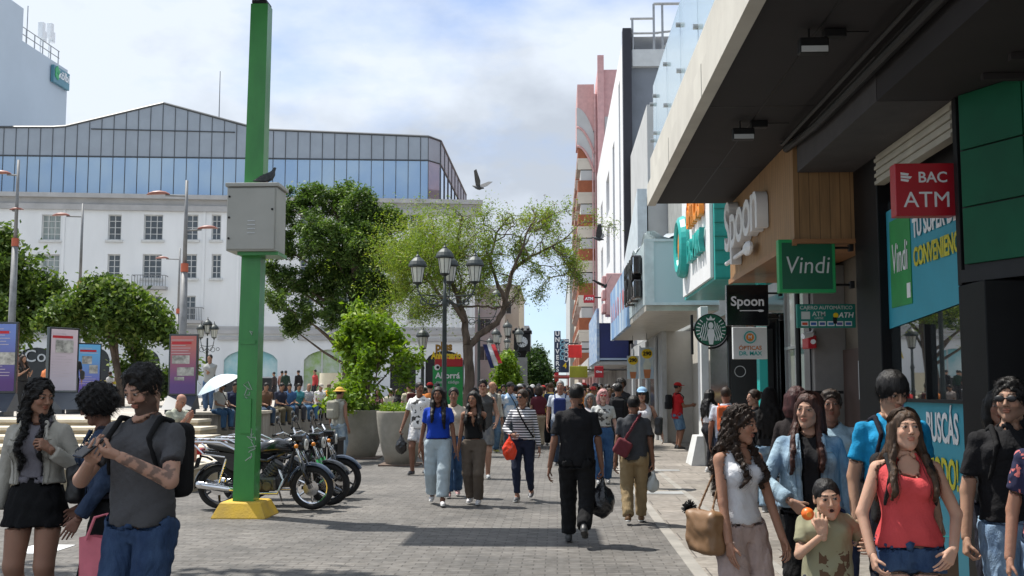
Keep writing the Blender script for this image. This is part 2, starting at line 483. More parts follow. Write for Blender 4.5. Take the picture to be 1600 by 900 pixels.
# ================================================================== WHITE BUILDING ON THE SQUARE
A0, A1 = cd(0, 608, 85), cd(690, 608, 88.5)
e_ = (A1 - A0)[:2]; e_ /= np.linalg.norm(e_); nrm = np.array([e_[1], -e_[0]])
WB = frame((A0[0], A0[1], 0), e_, nrm)
def wu(px, py):
    v = ray(px, py); n3 = np.array([nrm[0], nrm[1], 0]); c = np.array([0, 0, EYE])
    t = (A0 - c).dot(n3) / v.dot(n3); p = c + t * v
    return float((p[:2] - A0[:2]).dot(e_)), float(p[2])
wb = root('corner_building', (float(A0[0] + 15), float(A0[1] + 5), 0), 'wide white masonry building with blue glass top storey across the square', 'building')
UL, UR = wu(-60, 500)[0], wu(742, 500)[0]
zc = wu(300, 331)[1]
rows = {'a': (335, 375), 'b': (397, 435), 'c': (462, 500)}
wins = []
for r_, xs in (('a', [(64, 94), (168, 189), (224, 254), (290, 309), (330, 345), (468, 490), (520, 545), (580, 602), (640, 662)]),
               ('b', [(63, 92), (167, 187), (222, 252), (288, 307), (330, 345), (468, 490), (520, 545), (580, 602), (640, 662)]),
               ('c', [(-30, -8), (60, 84), (165, 186), (222, 250), (286, 305), (468, 490), (520, 545), (580, 602), (638, 656)])):
    y0, y1 = rows[r_]
    for x0, x1 in xs:
        ua, zb = wu(x0, y1); ub, _ = wu(x1, y1); _, za = wu(x0, y0)
        wins.append((ua, ub, zb, za, r_))
arch = []
for x0, x1, yt in ((-70, -20, 545), (22, 92, 543), (140, 172, 545), (205, 250, 545), (350, 434, 546), (475, 560, 546), (610, 650, 548), (665, 725, 548)):
    ua, zt = wu(x0, yt); ub, _ = wu(x1, yt)
    arch.append((ua, ub, PZ + 0.02, zt))
k = MB()
wall_holes(k, WB, UL, UR, 0, zc, [w[:4] for w in wins] + arch, 0.35)
p0, p1 = WB(UR, 0, 0), WB(UR, -30, 0)
k.quad(WB(UR, 0, 0), WB(UR, -40, 0), WB(UR, -40, zc), WB(UR, 0, zc))
for ua, ub, zb, zt in arch:      # arched heads
    n = 12; h = (zt - PZ) * 0.22; rise = []
    for i in range(n + 1):
        t = i / n; rise.append((ua + (ub - ua) * t, zt - h + h * math.sin(math.pi * t) ** 0.6))
    for a, b in zip(rise[:-1], rise[1:]):
        k.quad(WB(a[0], -0.02, a[1]), WB(b[0], -0.02, b[1]), WB(b[0], -0.02, zt), WB(a[0], -0.02, zt))
k.build('wall', M['whitewall'], wb)
k = MB()
z1 = wu(300, 331)[1]; z2 = wu(300, 306)[1]
k.box(UL, UR + 0.5, -0.5, 0.25, z1, z1 + 0.45, WB); k.box(UL, UR + 0.5, -0.5, 0.05, z1 + 0.45, z2 - 0.35, WB); k.box(UL, UR + 0.6, -0.5, 0.5, z2 - 0.35, z2, WB)
g1 = wu(200, 521)[1]; g2 = wu(200, 509)[1]
k.box(UL, UR, 0.0, 0.3, g1, g1 + 0.35, WB); k.box(UL, UR, 0.0, 0.12, g1 + 0.35, g2, WB)
for ua, ub, zb, zt in arch: k.box(ua - 0.5, ub + 0.5, 0, 0.22, zt + 0.75, zt + 1.0, WB)
k.build('cornice', M['cornice'], wb)
# pilasters / downpipes
k = MB()
for px in (98, 318, 372, 383, 412, 450, 704, 712, 720, 728, 736):
    u, _ = wu(px, 400); k.box(u - 0.1, u + 0.1, 0, 0.1, g2, z1, WB)
k.build('pilaster', M['whitewall'], wb)
for ua, ub, zb, za, r_ in wins:
    w = ub - ua; curt = (round(ua) % 3 == 0)
    f = MB(); t = 0.09; d0, d1 = -0.28, -0.2
    f.box(ua, ua + t, d0, d1, zb, za, WB); f.box(ub - t, ub, d0, d1, zb, za, WB); f.box(ua + t, ub - t, d0, d1, zb, zb + t, WB); f.box(ua + t, ub - t, d0, d1, za - t, za, WB)
    nn = max(2, int(round(w / 0.5)))
    for i in range(1, nn): u = ua + w * i / nn; f.box(u - 0.03, u + 0.03, d0 + 0.02, d1 - 0.01, zb + t, za - t, WB)
    hh = za - zb
    for i in (1, 2, 3):
        z = zb + hh * i / 4; f.box(ua + t, ub - t, d0 + 0.03, d1 - 0.02, z - 0.025, z + 0.025, WB)
    f.box(ua - 0.15, ub + 0.15, 0.0, 0.18, zb - 0.18, zb, WB)
    wo = f.build('window', M['winframe'], wb)
    MB().quad(WB(ua, -0.25, zb), WB(ub, -0.25, zb), WB(ub, -0.25, za), WB(ua, -0.25, za)).build('pane', M['wincurtain' if curt else 'winglass'], wo)
for (x0, x1, y0, y1) in ((210, 262, 432, 453), (288, 318, 482, 506), (560, 615, 432, 453)):
    ua, zb = wu(x0, y1); ub, _ = wu(x1, y1); _, za = wu(x0, y0)
    b_ = MB(); b_.box(ua, ub, 0, 1.0, zb, zb + 0.25, WB)
    bo = b_.build('balcony', M['cornice'], wb)
    b_ = MB()
    for i in range(13):
        u = ua + (ub - ua) * i / 12; b_.box(u - 0.02, u + 0.02, 0.94, 0.98, zb + 0.25, za, WB)
    b_.box(ua, ub, 0.93, 0.99, za, za + 0.05, WB); b_.box(ua, ua + .04, 0, 0.94, za, za + 0.05, WB); b_.box(ub - .04, ub, 0, 0.94, za, za + 0.05, WB)
    b_.build('railing', M['polegrey'], bo)
# shop fronts under the arches
aqua = mat('aqua', (0.20, 0.50, 0.55), 0.2, c2=(0.62, 0.75, 0.74), scale=0.5)
promo = mat('promo', (0.50, 0.55, 0.50), 0.3, c2=(0.25, 0.40, 0.10), scale=0.7, thr=(0.4, 0.6))
pinkp = mat('pinkp', (0.55, 0.50, 0.52), 0.3, c2=(0.35, 0.05, 0.14), scale=0.6)
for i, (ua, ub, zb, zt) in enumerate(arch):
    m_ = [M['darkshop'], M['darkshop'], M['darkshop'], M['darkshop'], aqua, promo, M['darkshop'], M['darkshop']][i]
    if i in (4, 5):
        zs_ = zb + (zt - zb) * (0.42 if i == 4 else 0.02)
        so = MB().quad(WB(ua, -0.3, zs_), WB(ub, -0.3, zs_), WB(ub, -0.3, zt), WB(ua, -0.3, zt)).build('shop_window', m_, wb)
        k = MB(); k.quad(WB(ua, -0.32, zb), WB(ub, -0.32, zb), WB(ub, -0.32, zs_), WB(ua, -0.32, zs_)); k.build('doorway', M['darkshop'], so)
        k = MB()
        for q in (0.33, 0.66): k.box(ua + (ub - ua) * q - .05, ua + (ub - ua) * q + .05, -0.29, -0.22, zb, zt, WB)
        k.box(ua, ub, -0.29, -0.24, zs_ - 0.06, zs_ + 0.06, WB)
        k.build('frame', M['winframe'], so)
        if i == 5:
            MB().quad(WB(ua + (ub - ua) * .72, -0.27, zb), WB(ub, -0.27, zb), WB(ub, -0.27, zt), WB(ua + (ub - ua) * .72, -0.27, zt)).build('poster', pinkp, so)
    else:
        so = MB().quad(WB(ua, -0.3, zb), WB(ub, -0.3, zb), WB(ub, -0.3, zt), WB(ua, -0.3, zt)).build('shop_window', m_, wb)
u, z = wu(58, 557)
text('iCon', 1.35, WB(u, -0.15, z), list(e_) + [0], (0, 0, 1), M['lightgrey'], wb, 'lettering', 0.05)
# attic storey in panels and blue glass
def roofz(px):
    if px <= 90: return 193
    if px <= 250: return 193 - (px - 90) / 160 * 38
    if px <= 390: return 155 + (px - 250) / 140 * 38
    return 193 + (px - 390) / 300 * 13 + 3
pxs = [-60 + 19.4 * i for i in range(38)]; pxs = [p for p in pxs if p < 668] + [670, 690]
pan = MB(); gla = MB(); mul = MB(); sd_ = -1.2
def au(px, py, w):
    u, z = wu(px, py); return u, z
att = [];
for i, px in enumerate(pxs):
    u, zt = wu(px, roofz(px)); _, zm = wu(px, 238 + max(0, px) * 0.012); _, zb = wu(px, 300)
    w = sd_ if px < 680 else sd_ - 1.4
    att.append((u, w, zb - 1.0, zm, zt))
for a, b in zip(att[:-1], att[1:]):
    pan.quad(WB(a[0], a[1], a[3]), WB(b[0], b[1], b[3]), WB(b[0], b[1], b[4]), WB(a[0], a[1], a[4]))
    gla.quad(WB(a[0], a[1], a[2]), WB(b[0], b[1], b[2]), WB(b[0], b[1], b[3]), WB(a[0], a[1], a[3]))
pk = []
for a in att: mul.tube([WB(a[0], a[1] + 0.03, a[2]), WB(a[0], a[1] + 0.03, a[4])], 0.03, 4)
mul.tube([WB(a[0], a[1] + 0.04, a[3]) for a in att], 0.06, 4); mul.tube([WB(a[0], a[1] + 0.04, a[4]) for a in att], 0.10, 4)
ua, za = wu(136, 196); ub, _ = wu(364, 197)
mul.tube([WB(ua, sd_ + 0.04, za), WB(ub, sd_ + 0.04, za)], 0.05, 4)
# the side along the street
X9 = WB(att[-1][0], att[-1][1], 0); d_ = []
for i in range(9):
    y = X9[1] + 26 * i / 8; d_.append(y)
xs9 = X9[0] + 0.001
zb, zm, zt = att[-1][2:]
sg = MB()
for a, b in zip(d_[:-1], d_[1:]):
    pan.quad((xs9, a, zm), (xs9, b, zm), (xs9, b, zt), (xs9, a, zt)); sg.quad((xs9, a, zb), (xs9, b, zb), (xs9, b, zm), (xs9, a, zm))
for y in d_: mul.tube([(xs9 + 0.03, y, zb), (xs9 + 0.03, y, zt)], 0.05, 4)
mul.tube([(xs9 + 0.03, d_[0], zm), (xs9 + 0.03, d_[-1], zm)], 0.06, 4); mul.tube([(xs9 + 0.03, d_[0], zt), (xs9 + 0.03, d_[-1], zt)], 0.1, 4)
pan.build('attic_panel', M['attic'], wb); gla.build('attic_glass', M['blueglass'], wb); sg.build('attic_side_glass', M['blueglass'], wb); mul.build('mullion', M['mullion'], wb)
k = MB(); poly = [WB(a[0], a[1] - 0.1, a[4] - 0.05) for a in att]
back = [tuple(np.array(p) + np.array([0, 26, -0.0])) for p in poly]
for i in range(len(poly) - 1): k.quad(poly[i], poly[i + 1], back[i + 1], back[i])
k.build('roof', M['attic'], wb)
u, z = wu(323, 165)
k = MB(); b0 = WB(u, -6, z - 3); zt_ = wu(323, 104)[1] * 1.05
k.tube([b0, (b0[0], b0[1], zt_)], [0.06, 0.03], 6)
k.build('antenna', M['polegrey'], wb)

# ================================================================== TOWER FAR LEFT
k = MB(); tw = root('office_tower', (-60, 100, 0), 'tall pale blue grey tower with stepped roof behind the white building', 'tower')
TX = float(cd(108, 150, 110)[0]); q1 = onp(35, 62, 'x', TX); q2 = onp(35, 12, 'x', TX); q3 = onp(108, 112, 'x', TX)
TY1, TZ1, TZ2, TY2 = float(q1[1]), float(q1[2]), float(q2[2]), float(q3[1])
k.box(TX - 26, TX, TY1 - 16, TY1, 0, TZ2); k.box(TX - 26, TX - .15, TY1 + .02, TY2, 0, TZ1)
k.build('wall', M['tower'], tw)
k = MB()
ZT = TZ1; LY = TY2 - TY1
for t in (.15, .32, .49, .66, .83): y = TY1 + LY * t; k.tube([(TX - .4, y, ZT), (TX - .4, y, ZT + 1.5)], 0.06, 5)
for z in (.8, 1.5): k.tube([(TX - .4, TY1 + .4, ZT + z), (TX - .4, TY1 + LY * .85, ZT + z)], 0.05, 5)
k.tube([(TX - .6, TY1 + LY * .2, ZT), (TX - .6, TY1 + LY * .2, ZT + 4)], 0.05, 5)
k.build('railing', M['steel'], tw)
for t, h in ((.5, .8), (.68, 1.3)):
    y = TY1 + LY * t; x_ = TX - .7
    k = MB(); k.tube([(x_, y, ZT), (x_, y, ZT + 2 + h)], 0.07, 6); k.bbox(x_ - .2, x_ + .3, y - 0.25, y + 0.35, ZT + 1 + h, ZT + 2.6 + h, 0.05); k.bbox(x_ - .3, x_ + .2, y + 0.4, y + 0.9, ZT + .8 + h, ZT + 1.9 + h, 0.05)
    k.build('antenna', M['white'], tw)
qa = onp(83, 128, 'x', TX + .2); qb = onp(109, 112, 'x', TX + .2); ya, yb = float(qa[1]), float(qb[1]); zlo, zhi = float(onp(96, 137, 'x', TX)[2]), float(onp(96, 110, 'x', TX)[2])
sg_ = MB().bbox(TX - .1, TX + .25, ya, yb, zlo, zhi, 0.06)
sgo = tag(sg_.build('wall_sign', mat('signteal', (0.10, 0.26, 0.32), 0.4, c2=(0.06, 0.18, 0.24), scale=0.5)), 'teal and dark wall sign with a green leaf mark high on the blue grey tower', 'sign')
text('kölbi', (yb - ya) * .34, (TX + .28, ya + (yb - ya) * .62, (zlo + zhi) / 2 + .2), (0, 1, 0), (0, 0, 1), M['white'], sgo, 'lettering', 0.03, bold=0.02)
k = MB()
for a in (0.5, 1.6, 2.7, 3.8, 5.0): k.ball((TX + .29, ya + (yb - ya) * .2 + 0.3 * math.cos(a), (zlo + zhi) / 2 + .2 + 0.42 * math.sin(a)), 0.28, 8, (0.1, 1, 1.1))
k.build('leaf_mark', M['greenlit'], sgo)

# ================================================================== FARTHER ALONG THE STREET, LEFT SIDE
def plain_building(name, x0, x1, y0, y1, z1, m_, label, wx=1.4, wz=1.6, sx=2.6, sz=3.2, face='y', z0=0, roofm=None, side=None, balc=False):
    b = root(name, ((x0 + x1) / 2, y0, 0), label, 'building')
    k = MB(); ftp = 4.2
    fr = frame((x0, y0, 0), (1, 0), (0, -1)); W = x1 - x0
    hs = []
    if face in ('y', 'both'):
        nx = int((W - 0.6) / sx)
        for i in range(nx):
            for j in range(int((z1 - ftp - 0.5) / sz)):
                u = 0.6 + sx * (i + 0.5) - wx / 2 + (W - 0.6 - nx * sx) / 2; z = ftp + sz * j + 0.8
                hs.append((u, u + wx, z, z + wz))
    wall_holes(k, fr, 0, W, z0, z1, hs, 0.2)
    k.box(x0, x1, y0 + 0.25, y1, z0, z1)
    sx_ = x1 if side == '+' else x0
    k.build('wall', m_, b)
    for h in hs:
        f = MB(); f.box(h[0], h[0] + .07, -.16, -.1, h[2], h[3], fr); f.box(h[1] - .07, h[1], -.16, -.1, h[2], h[3], fr); f.box((h[0] + h[1]) / 2 - .03, (h[0] + h[1]) / 2 + .03, -.16, -.1, h[2], h[3], fr); f.box(h[0], h[1], -.02, .06, h[2] - .1, h[2], fr)
        wo = f.build('window', M['winframe'], b)
        MB().quad(fr(h[0], -.13, h[2]), fr(h[1], -.13, h[2]), fr(h[1], -.13, h[3]), fr(h[0], -.13, h[3])).build('pane', M['winglass'], wo)
    k = MB(); k.box(x0 - .15, x1 + .15, y0 - .15, y0 + .3, z1 - .35, z1 + .12); k.box(x0 - .15, x0 + .2, y0 + .3, y1, z1 - .35, z1 + .12); k.box(x1 - .2, x1 + .15, y0 + .3, y1, z1 - .35, z1 + .12)
    k.build('parapet', roofm or M['cornice'], b)
    return b
plain_building('street_building', -16, -6.6, 127, 140, 13.2, M['palegrey'], 'pale grey two storey building with small dark windows behind the branching street tree')
plain_building('street_building', -14, -4.9, 141, 165, 15.0, M['beige'], 'beige building behind the clock column, its roof just below the branches')
plain_building('street_building', -13, -5.6, 215, 240, 14.0, M['palegrey'], 'low grey building closing the left side of the far street')
# ================================================================== RIGHT SIDE, NEAR BUILDING WITH THE CANOPY
XF = 3.25
nb = root('canopy_building', (6, 12, 0), 'dark near building with black soffit, pale concrete canopy edge and glass balustrade', 'building')
SZ = 4.37; YE = 16.1; XE = 1.36
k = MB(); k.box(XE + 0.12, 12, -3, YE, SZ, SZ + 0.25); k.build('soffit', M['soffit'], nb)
k = MB()
k.box(XE, XE + 0.12, -3, YE + 0.02, SZ - 0.03, SZ + 0.28)
k.box(XE + 0.05, XE + 0.16, -3, YE + 0.0, SZ + 0.28, SZ + 0.68)
k.box(XE + 0.16, 8, -2.9, YE - 0.05, SZ + 0.25, SZ + 0.60)
k.build('canopy_edge', M['fascia'], nb)
k = MB()
for y_ in (1, 4, 7, 10, 13): k.box(XE - .002, XE, y_, y_ + .02, SZ - .03, SZ + .28); k.box(XE + .13, 2.64, y_ + .5, y_ + .52, SZ - .002, SZ - .0005)
k.box(XE + .65, XE + .665, -3, YE - .1, SZ - .0035, SZ - .0022)
k.build('joint', M['black'], nb)
m, nt, b_ = _nt('balustrade_glass'); b_.inputs['Base Color'].default_value = (0.50, 0.66, 0.74, 1); b_.inputs['Roughness'].default_value = 0.06
b_.inputs['Alpha'].default_value = 0.78; b_.inputs['Specular IOR Level'].default_value = 0.9
MATS['balglass'] = m
yy = -3.0; panes = []
while yy < YE - 0.3:
    y2 = min(yy + 1.55, YE - 0.02)
    MB().box(XE + 0.10, XE + 0.115, yy + 0.01, y2 - 0.01, SZ + 0.68, SZ + 1.78).build('balustrade_pane', m, nb)
    for z_ in (.95, 1.5): MB().tube([(XE + 0.05, y2 - 0.02, SZ + z_), (XE + 0.16, y2 - 0.02, SZ + z_)], 0.03, 8).build('clamp', M['steel'], nb)
    yy = y2
# upper storey
k = MB(); k.box(2.35, 12, -3, 15.2, SZ + 0.6, 11); k.build('upper_wall', mat('upwall', (0.20, 0.20, 0.20), 0.8), nb)
# dropped beams under the soffit
k = MB(); k.box(2.64, XF + 0.4, 8.9, 11.86, 3.98, SZ - 0.003); k.build('beam', mat('beam', (0.055, 0.05, 0.052), 0.8, var=0.15), nb)
k = MB(); k.box(2.64, 9, -2, 8.88, 3.98, SZ - 0.003)
for i in range(10): k.box(3.2, 9, 8.1 - i * 0.5, 8.16 - i * 0.5, 3.93, 3.978)
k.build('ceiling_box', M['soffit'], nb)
k = MB(); k.tube([(2.56, -1, 4.2), (2.56, 10.6, 4.2), (2.58, 12.1, 4.3)], 0.045, 10); k.tube([(2.44, -1, 4.24), (2.44, 11.6, 4.24), (2.5, 12.0, 4.33)], 0.018, 8)
k.tube([(2.66, 7.5, 4.3), (4.2, 7.3, 3.9)], 0.01, 6)
k.build('pipe', M['black'], nb)
# facade wall pieces: pier, column, back wall of the shop
pbm = mat('pierblack', (.006, .006, .007), .5, var=.2, spec=.2)
MB().bbox(XF, XF + 0.6, 11.05, 11.9, 0, SZ - 0.01, 0.01).build('pier', pbm, nb)
MB().bbox(XF - 0.02, XF + 0.45, 8.32, 8.86, 0, 2.445, 0.01).build('pier', pbm, nb)
MB().bbox(XF - 0.02, XF + 0.45, 8.775, 8.86, 2.447, SZ - 0.4, 0.005).build('pier', pbm, nb)
k = MB(); k.box(XF + 0.13, XF + 0.3, 8.86, 11.05, 0, 1.5); k.box(XF + 0.2, 12, 14.9, 15.1, 0, SZ); k.box(XF + 0.25, 8, 11.4, 11.9, 0.0, SZ - 0.01)
k.box(XF + .25, XF + .4, 8.86, 11.06, 3.2, 4.0)
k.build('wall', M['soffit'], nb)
gl, ntg, bg_ = _nt('shopglass'); bg_.inputs['Base Color'].default_value = (0.025, 0.03, 0.032, 1); bg_.inputs['Roughness'].default_value = 0.02; bg_.inputs['Specular IOR Level'].default_value = 1.0; bg_.inputs['Coat Weight'].default_value = 1; bg_.inputs['Coat IOR'].default_value = 2.1; bg_.inputs['Coat Roughness'].default_value = 0.01
MATS['shopglass'] = gl
sw = MB().box(XF + 0.10, XF + 0.12, 8.87, 11.04, 1.52, 3.5).build('shop_window', gl, nb)
k = MB(); k.box(XF + 0.05, XF + 0.12, 9.9, 9.93, 1.53, 2.2); k.box(XF + 0.04, XF + 0.13, 8.87, 11.04, 1.50, 1.53); k.build('frame', M['black'], sw)
# counter goods seen behind the glass edge
k = MB()
for i in range(9):
    z0 = SZ - 0.68 + 0.0; k.box(XF - 0.02 + 0.02 * (i % 2), XF + 0.08, 8.9, 11.04, 3.68 + i * 0.038, 3.68 + i * 0.038 + 0.034)
k.build('roller_shutter', mat('shutter', (0.42, 0.39, 0.32), 0.5, var=0.1), nb)
# angled green tiled front right of the column
gfr = frame((XF + 0.0, 8.76, 0), (0.43, -0.90), (-0.90, -0.43))
k = MB(); ts = 0.62; z = 2.60; r0 = 0
gw = MB()
for j in range(3):
    u = 0.02
    for i in range(8):
        k.bbox(u + 0.006, u + ts - 0.006, 0.0, 0.025, z + 0.006, z + 0.46 - 0.006, 0.004, gfr); u += ts
    z += 0.46
gw.box(0, 5.2, -0.3, -0.002, 2.55, SZ - 0.4, gfr); gw.box(0, 5.2, -0.3, 0.05, 2.46, 2.56, gfr)
gw.build('wall', M['black'], nb); k.build('green_tile', mat('greentile', (0.003, 0.085, 0.040), 0.55, spec=.2, var=0.15, scale=1.5), nb)
k = MB(); k.box(1.0, 1.06, -0.2, -0.05, 0, 2.455, gfr); k.box(0.55, 5.2, -1.6, -1.5, 0, 2.455, gfr); k.box(2.6, 2.7, -0.2, -0.05, 0, 2.455, gfr)
k.build('entrance_frame', M['black'], nb)
MB().bbox(1.25, 2.0, -0.5, -0.3, 2.27, 2.42, 0.01, gfr).build('ceiling_lamp', M['lightgrey'], nb)
# ATM lobby back wall, between pier and pillar
k = MB(); k.box(XF + 0.35, XF + 0.5, 11.9, 14.9, 0, SZ); k.build('lobby_wall', mat('lobby', (0.12, 0.10, 0.075), 0.8), nb)
k = MB(); k.box(XF + 0.28, XF + 0.349, 12.0, 13.6, 0, 2.1); k.build('lobby_door', mat('lobbydoor', (0.045, 0.024, 0.018), 0.6), nb)
MB().box(XF + 0.27, XF + 0.279, 12.3, 12.9, 1.5, 1.95).build('notice', M['palegrey'], nb)
k = MB(); k.bbox(XF - 0.05, XF + 0.35, 13.7, 14.25, 0, SZ - 1.2, 0.01); k.build('pillar', mat('pillar', (0.20, 0.19, 0.18), 0.75, var=0.1), nb)
k = MB(); k.tube([(XF - 0.1, 14.35, 0), (XF - 0.1, 14.35, 3.2)], 0.035, 8); k.tube([(XF - .07, 13.8, 0), (XF - .07, 13.8, 3.1)], 0.012, 6); k.build('pipe', M['black'], nb)

# soffit floodlights
for px, py in ((1272, 75), (1162, 212)):
    p = onp(px, py, 'z', SZ - 0.16); x, y = p[0], p[1]
    fl = root('floodlight', (x, y, SZ - 0.2), 'black floodlight under the soffit, ' + ('the larger one nearer the open street edge' if px > 1200 else 'the smaller one farther back above the wood box'), 'light', 'floodlights under the black soffit')
    k = MB(); k.bbox(x - 0.11, x + 0.11, y - 0.02, y + 0.08, SZ - 0.2, SZ - 0.08, 0.01); k.build('housing', M['black'], fl)
    MB().box(x - 0.10, x + 0.10, y - 0.03, y - 0.021, SZ - 0.195, SZ - 0.15).build('glass', M['lightgrey'], fl)
    k = MB(); k.tube([(x - 0.03, y + 0.03, SZ - 0.1), (x - 0.03, y + 0.03, SZ - 0.002)], 0.008, 6); k.bbox(x + 0.08, x + 0.25, y, y + 0.1, SZ - 0.07, SZ - 0.004, 0.008); k.tube([(x + 0.25, y + .05, SZ - 0.02), (2.4, y + .05, SZ - 0.02)], 0.006, 6); k.build('bracket', M['black'], fl)

# wood clad sign box with raised letters
wx = root('sign_box', (2.6, 14, 3.2), 'wood clad shop box with white raised letters above the pavement', 'sign box')
m, nt, b_ = _nt('woodslat'); L = nt.links; N = nt.nodes
g = N.new('ShaderNodeNewGeometry'); sp = N.new('ShaderNodeSeparateXYZ'); L.new(g.outputs['Position'], sp.inputs[0])
ad = N.new('ShaderNodeMath'); ad.operation = 'ADD'; L.new(sp.outputs['X'], ad.inputs[0]); L.new(sp.outputs['Y'], ad.inputs[1])
ml = N.new('ShaderNodeMath'); ml.operation = 'MULTIPLY'; ml.inputs[1].default_value = 9; L.new(ad.outputs[0], ml.inputs[0])
fc = N.new('ShaderNodeMath'); fc.operation = 'FRACT'; L.new(ml.outputs[0], fc.inputs[0])
rr = N.new('ShaderNodeValToRGB'); rr.color_ramp.elements[0].position = 0.0; rr.color_ramp.elements[0].color = (0.10, 0.05, 0.02, 1); rr.color_ramp.elements[1].position = 0.12; rr.color_ramp.elements[1].color = (0.42, 0.235, 0.10, 1)
L.new(fc.outputs[0], rr.inputs['Fac'])
nz = N.new('ShaderNodeTexNoise'); nz.inputs['Scale'].default_value = 4; mpn = N.new('ShaderNodeMapping'); mpn.inputs['Scale'].default_value = (6, 6, 0.6); L.new(g.outputs['Position'], mpn.inputs[0]); L.new(mpn.outputs[0], nz.inputs['Vector'])
mx = N.new('ShaderNodeMixRGB'); mx.blend_type = 'MULTIPLY'; mx.inputs[0].default_value = 0.6; L.new(rr.outputs[0], mx.inputs[1]); L.new(nz.outputs['Fac'], mx.inputs[2]); L.new(mx.outputs[0], b_.inputs['Base Color']); b_.inputs['Roughness'].default_value = 0.55
MB().box(2.6, XF + 0.3, 11.9, 16.3, 3.25, SZ - 0.004).build('cladding', m, wx)
k = MB(); k.box(2.575, 2.62, 11.87, 16.33, 3.18, 3.25); k.box(2.62, XF + 0.3, 11.87, 16.33, 3.2, 3.249); k.build('trim', mat('woodtrim', (0.30, 0.14, 0.055), 0.5, coat=0.2), wx)
text("Spoon", .98, (2.52, 14.55, 3.90), FACX, FACY, M['white'], wx, 'lettering', 0.14, bold=0.012, spacing=0.9, sx=1.15)
k = MB(); k.tube([(2.5, 16.0, 3.45), (2.5, 14.4, 3.45)], 0.03, 8); k.ball((2.5, 14.2, 3.45), 0.12, 10, (0.5, 2.2, 0.8)); k.build('spoon_emblem', M['white'], wx)

# teal optician box
tb = root('sign_box', (2.6, 20, 3.4), 'teal tiled optician box with white face, orange and turquoise raised letters', 'sign box')
MB().box(2.66, XF + 0.5, 18.25, 22.6, 3.45, 5.55).build('box', M['teal'], tb)
k = MB(); k.box(2.6, 2.655, 18.4, 22.4, 3.5, 5.5); k.build('white_face', M['white'], tb)
k = MB()
for i in range(9): k.box(2.655, XF + 0.5, 18.235, 18.248, 3.47 + i * 0.235, 3.47 + i * 0.235 + 0.008)
k.build('joint', M['tealdark'], tb)
k = MB(); k.torus((2.53, 21.75, 4.45), 0.5, 0.13, (1, 0, 0), 32, 8); k.build('ring_emblem', M['teal'], tb)
k = MB(); k.disc((2.53, 21.75, 4.45), 0.36, (1, 0, 0), 0.12); k.build('ring_centre', M['orange'], tb)
text('ÓPTICAS', 0.60, (2.54, 19.9, 4.86), FACX, FACY, M['orange'], tb, 'lettering', 0.09, bold=0.02, sx=0.82)
text('DR. MAX', 0.56, (2.54, 19.9, 4.2), FACX, FACY, M['teal'], tb, 'lettering', 0.09, bold=0.02, sx=0.86)

# pale metal box canopy of the next shops, blue banner on its far half
cb = root('shop_canopy', (2.6, 29, 3.4), 'pale metal box canopy with black block letters and a blue and white banner', 'canopy')
palemet = mat('palemetal', (0.50, 0.60, 0.63), 0.35, metal=0.2, var=0.03, scale=0.5)
k = MB(); k.bbox(2.0, XF + 0.4, 24.5, 30.0, 3.52, 4.98, 0.02); k.build('box', palemet, cb)
k = MB(); k.box(1.975, 2.03, 24.45, 24.52, 3.5, 5.0); k.box(2.03, XF + .4, 24.46, 24.5, 4.94, 5.0); k.box(2.03, XF + .4, 24.46, 24.5, 3.5, 3.56); k.box(2.03, 2.2, 24.47, 24.5, 3.56, 4.94); k.build('trim', mat('paletrim', (0.6, 0.66, 0.68), 0.4, metal=0.3), cb)
k = MB(); k.box(2.02, XF + 0.4, 24.6, 39.5, 3.38, 3.52); k.build('soffit', mat('cansoffit', (0.52, 0.50, 0.44), 0.35, metal=0.3, var=0.12), cb)
k = MB(); k.box(1.95, 2.05, 30.1, 39.4, 3.35, 5.05); k.build('banner', mat('bluebanner', (0.50, 0.62, 0.75), 0.5, c2=(0.12, 0.28, 0.55), scale=0.9, stretch=(1, 1, 0.3), thr=(0.42, 0.6)), cb)
text('STORE', 1.25, (1.90, 27.3, 4.25), FACX, FACY, M['black'], cb, 'lettering', 0.22, bold=0.05, sx=0.85)
k = MB()
for j, z in enumerate((4.52, 3.95)):
    for i in range(6): k.bbox(1.80, 1.99, 25.3 + i * 0.62, 25.3 + i * 0.62 + 0.45, z - 0.22 + 0.03 * (i % 2), z + 0.22, 0.04)
k.build('block_letters', M['blackgloss'], cb)
for i in range(6): text('ALADINO'[i], 0.8, (1.945, 38.3 - i * 1.3, 4.2), FACX, FACY, mat('txtred', (0.55, 0.10, 0.10), 0.5), cb, 'lettering', 0.006, bold=0.02)
# crinkled plastic on the canopy roof
k = MB(); nxx, nyy = 26, 20; vs_ = []
for i in range(nxx):
    for j in range(nyy):
        x = 2.05 + 1.4 * i / (nxx - 1); y = 24.6 + 5.0 * j / (nyy - 1)
        vs_.append((x, y, 5.02 + 0.30 * abs(math.sin(3.1 * x + 0.7 * y)) * (0.4 + 0.6 * abs(math.sin(1.9 * y))) + 0.05 * math.sin(17 * x + 9 * y) * math.sin(11 * y)))
k.add(vs_, [(i * nyy + j, (i + 1) * nyy + j, (i + 1) * nyy + j + 1, i * nyy + j + 1) for i in range(nxx - 1) for j in range(nyy - 1)])
k.build('tarpaulin', mat('tarp', (0.42, 0.46, 0.47), 0.25, var=0.15, scale=3), cb, smooth=False)

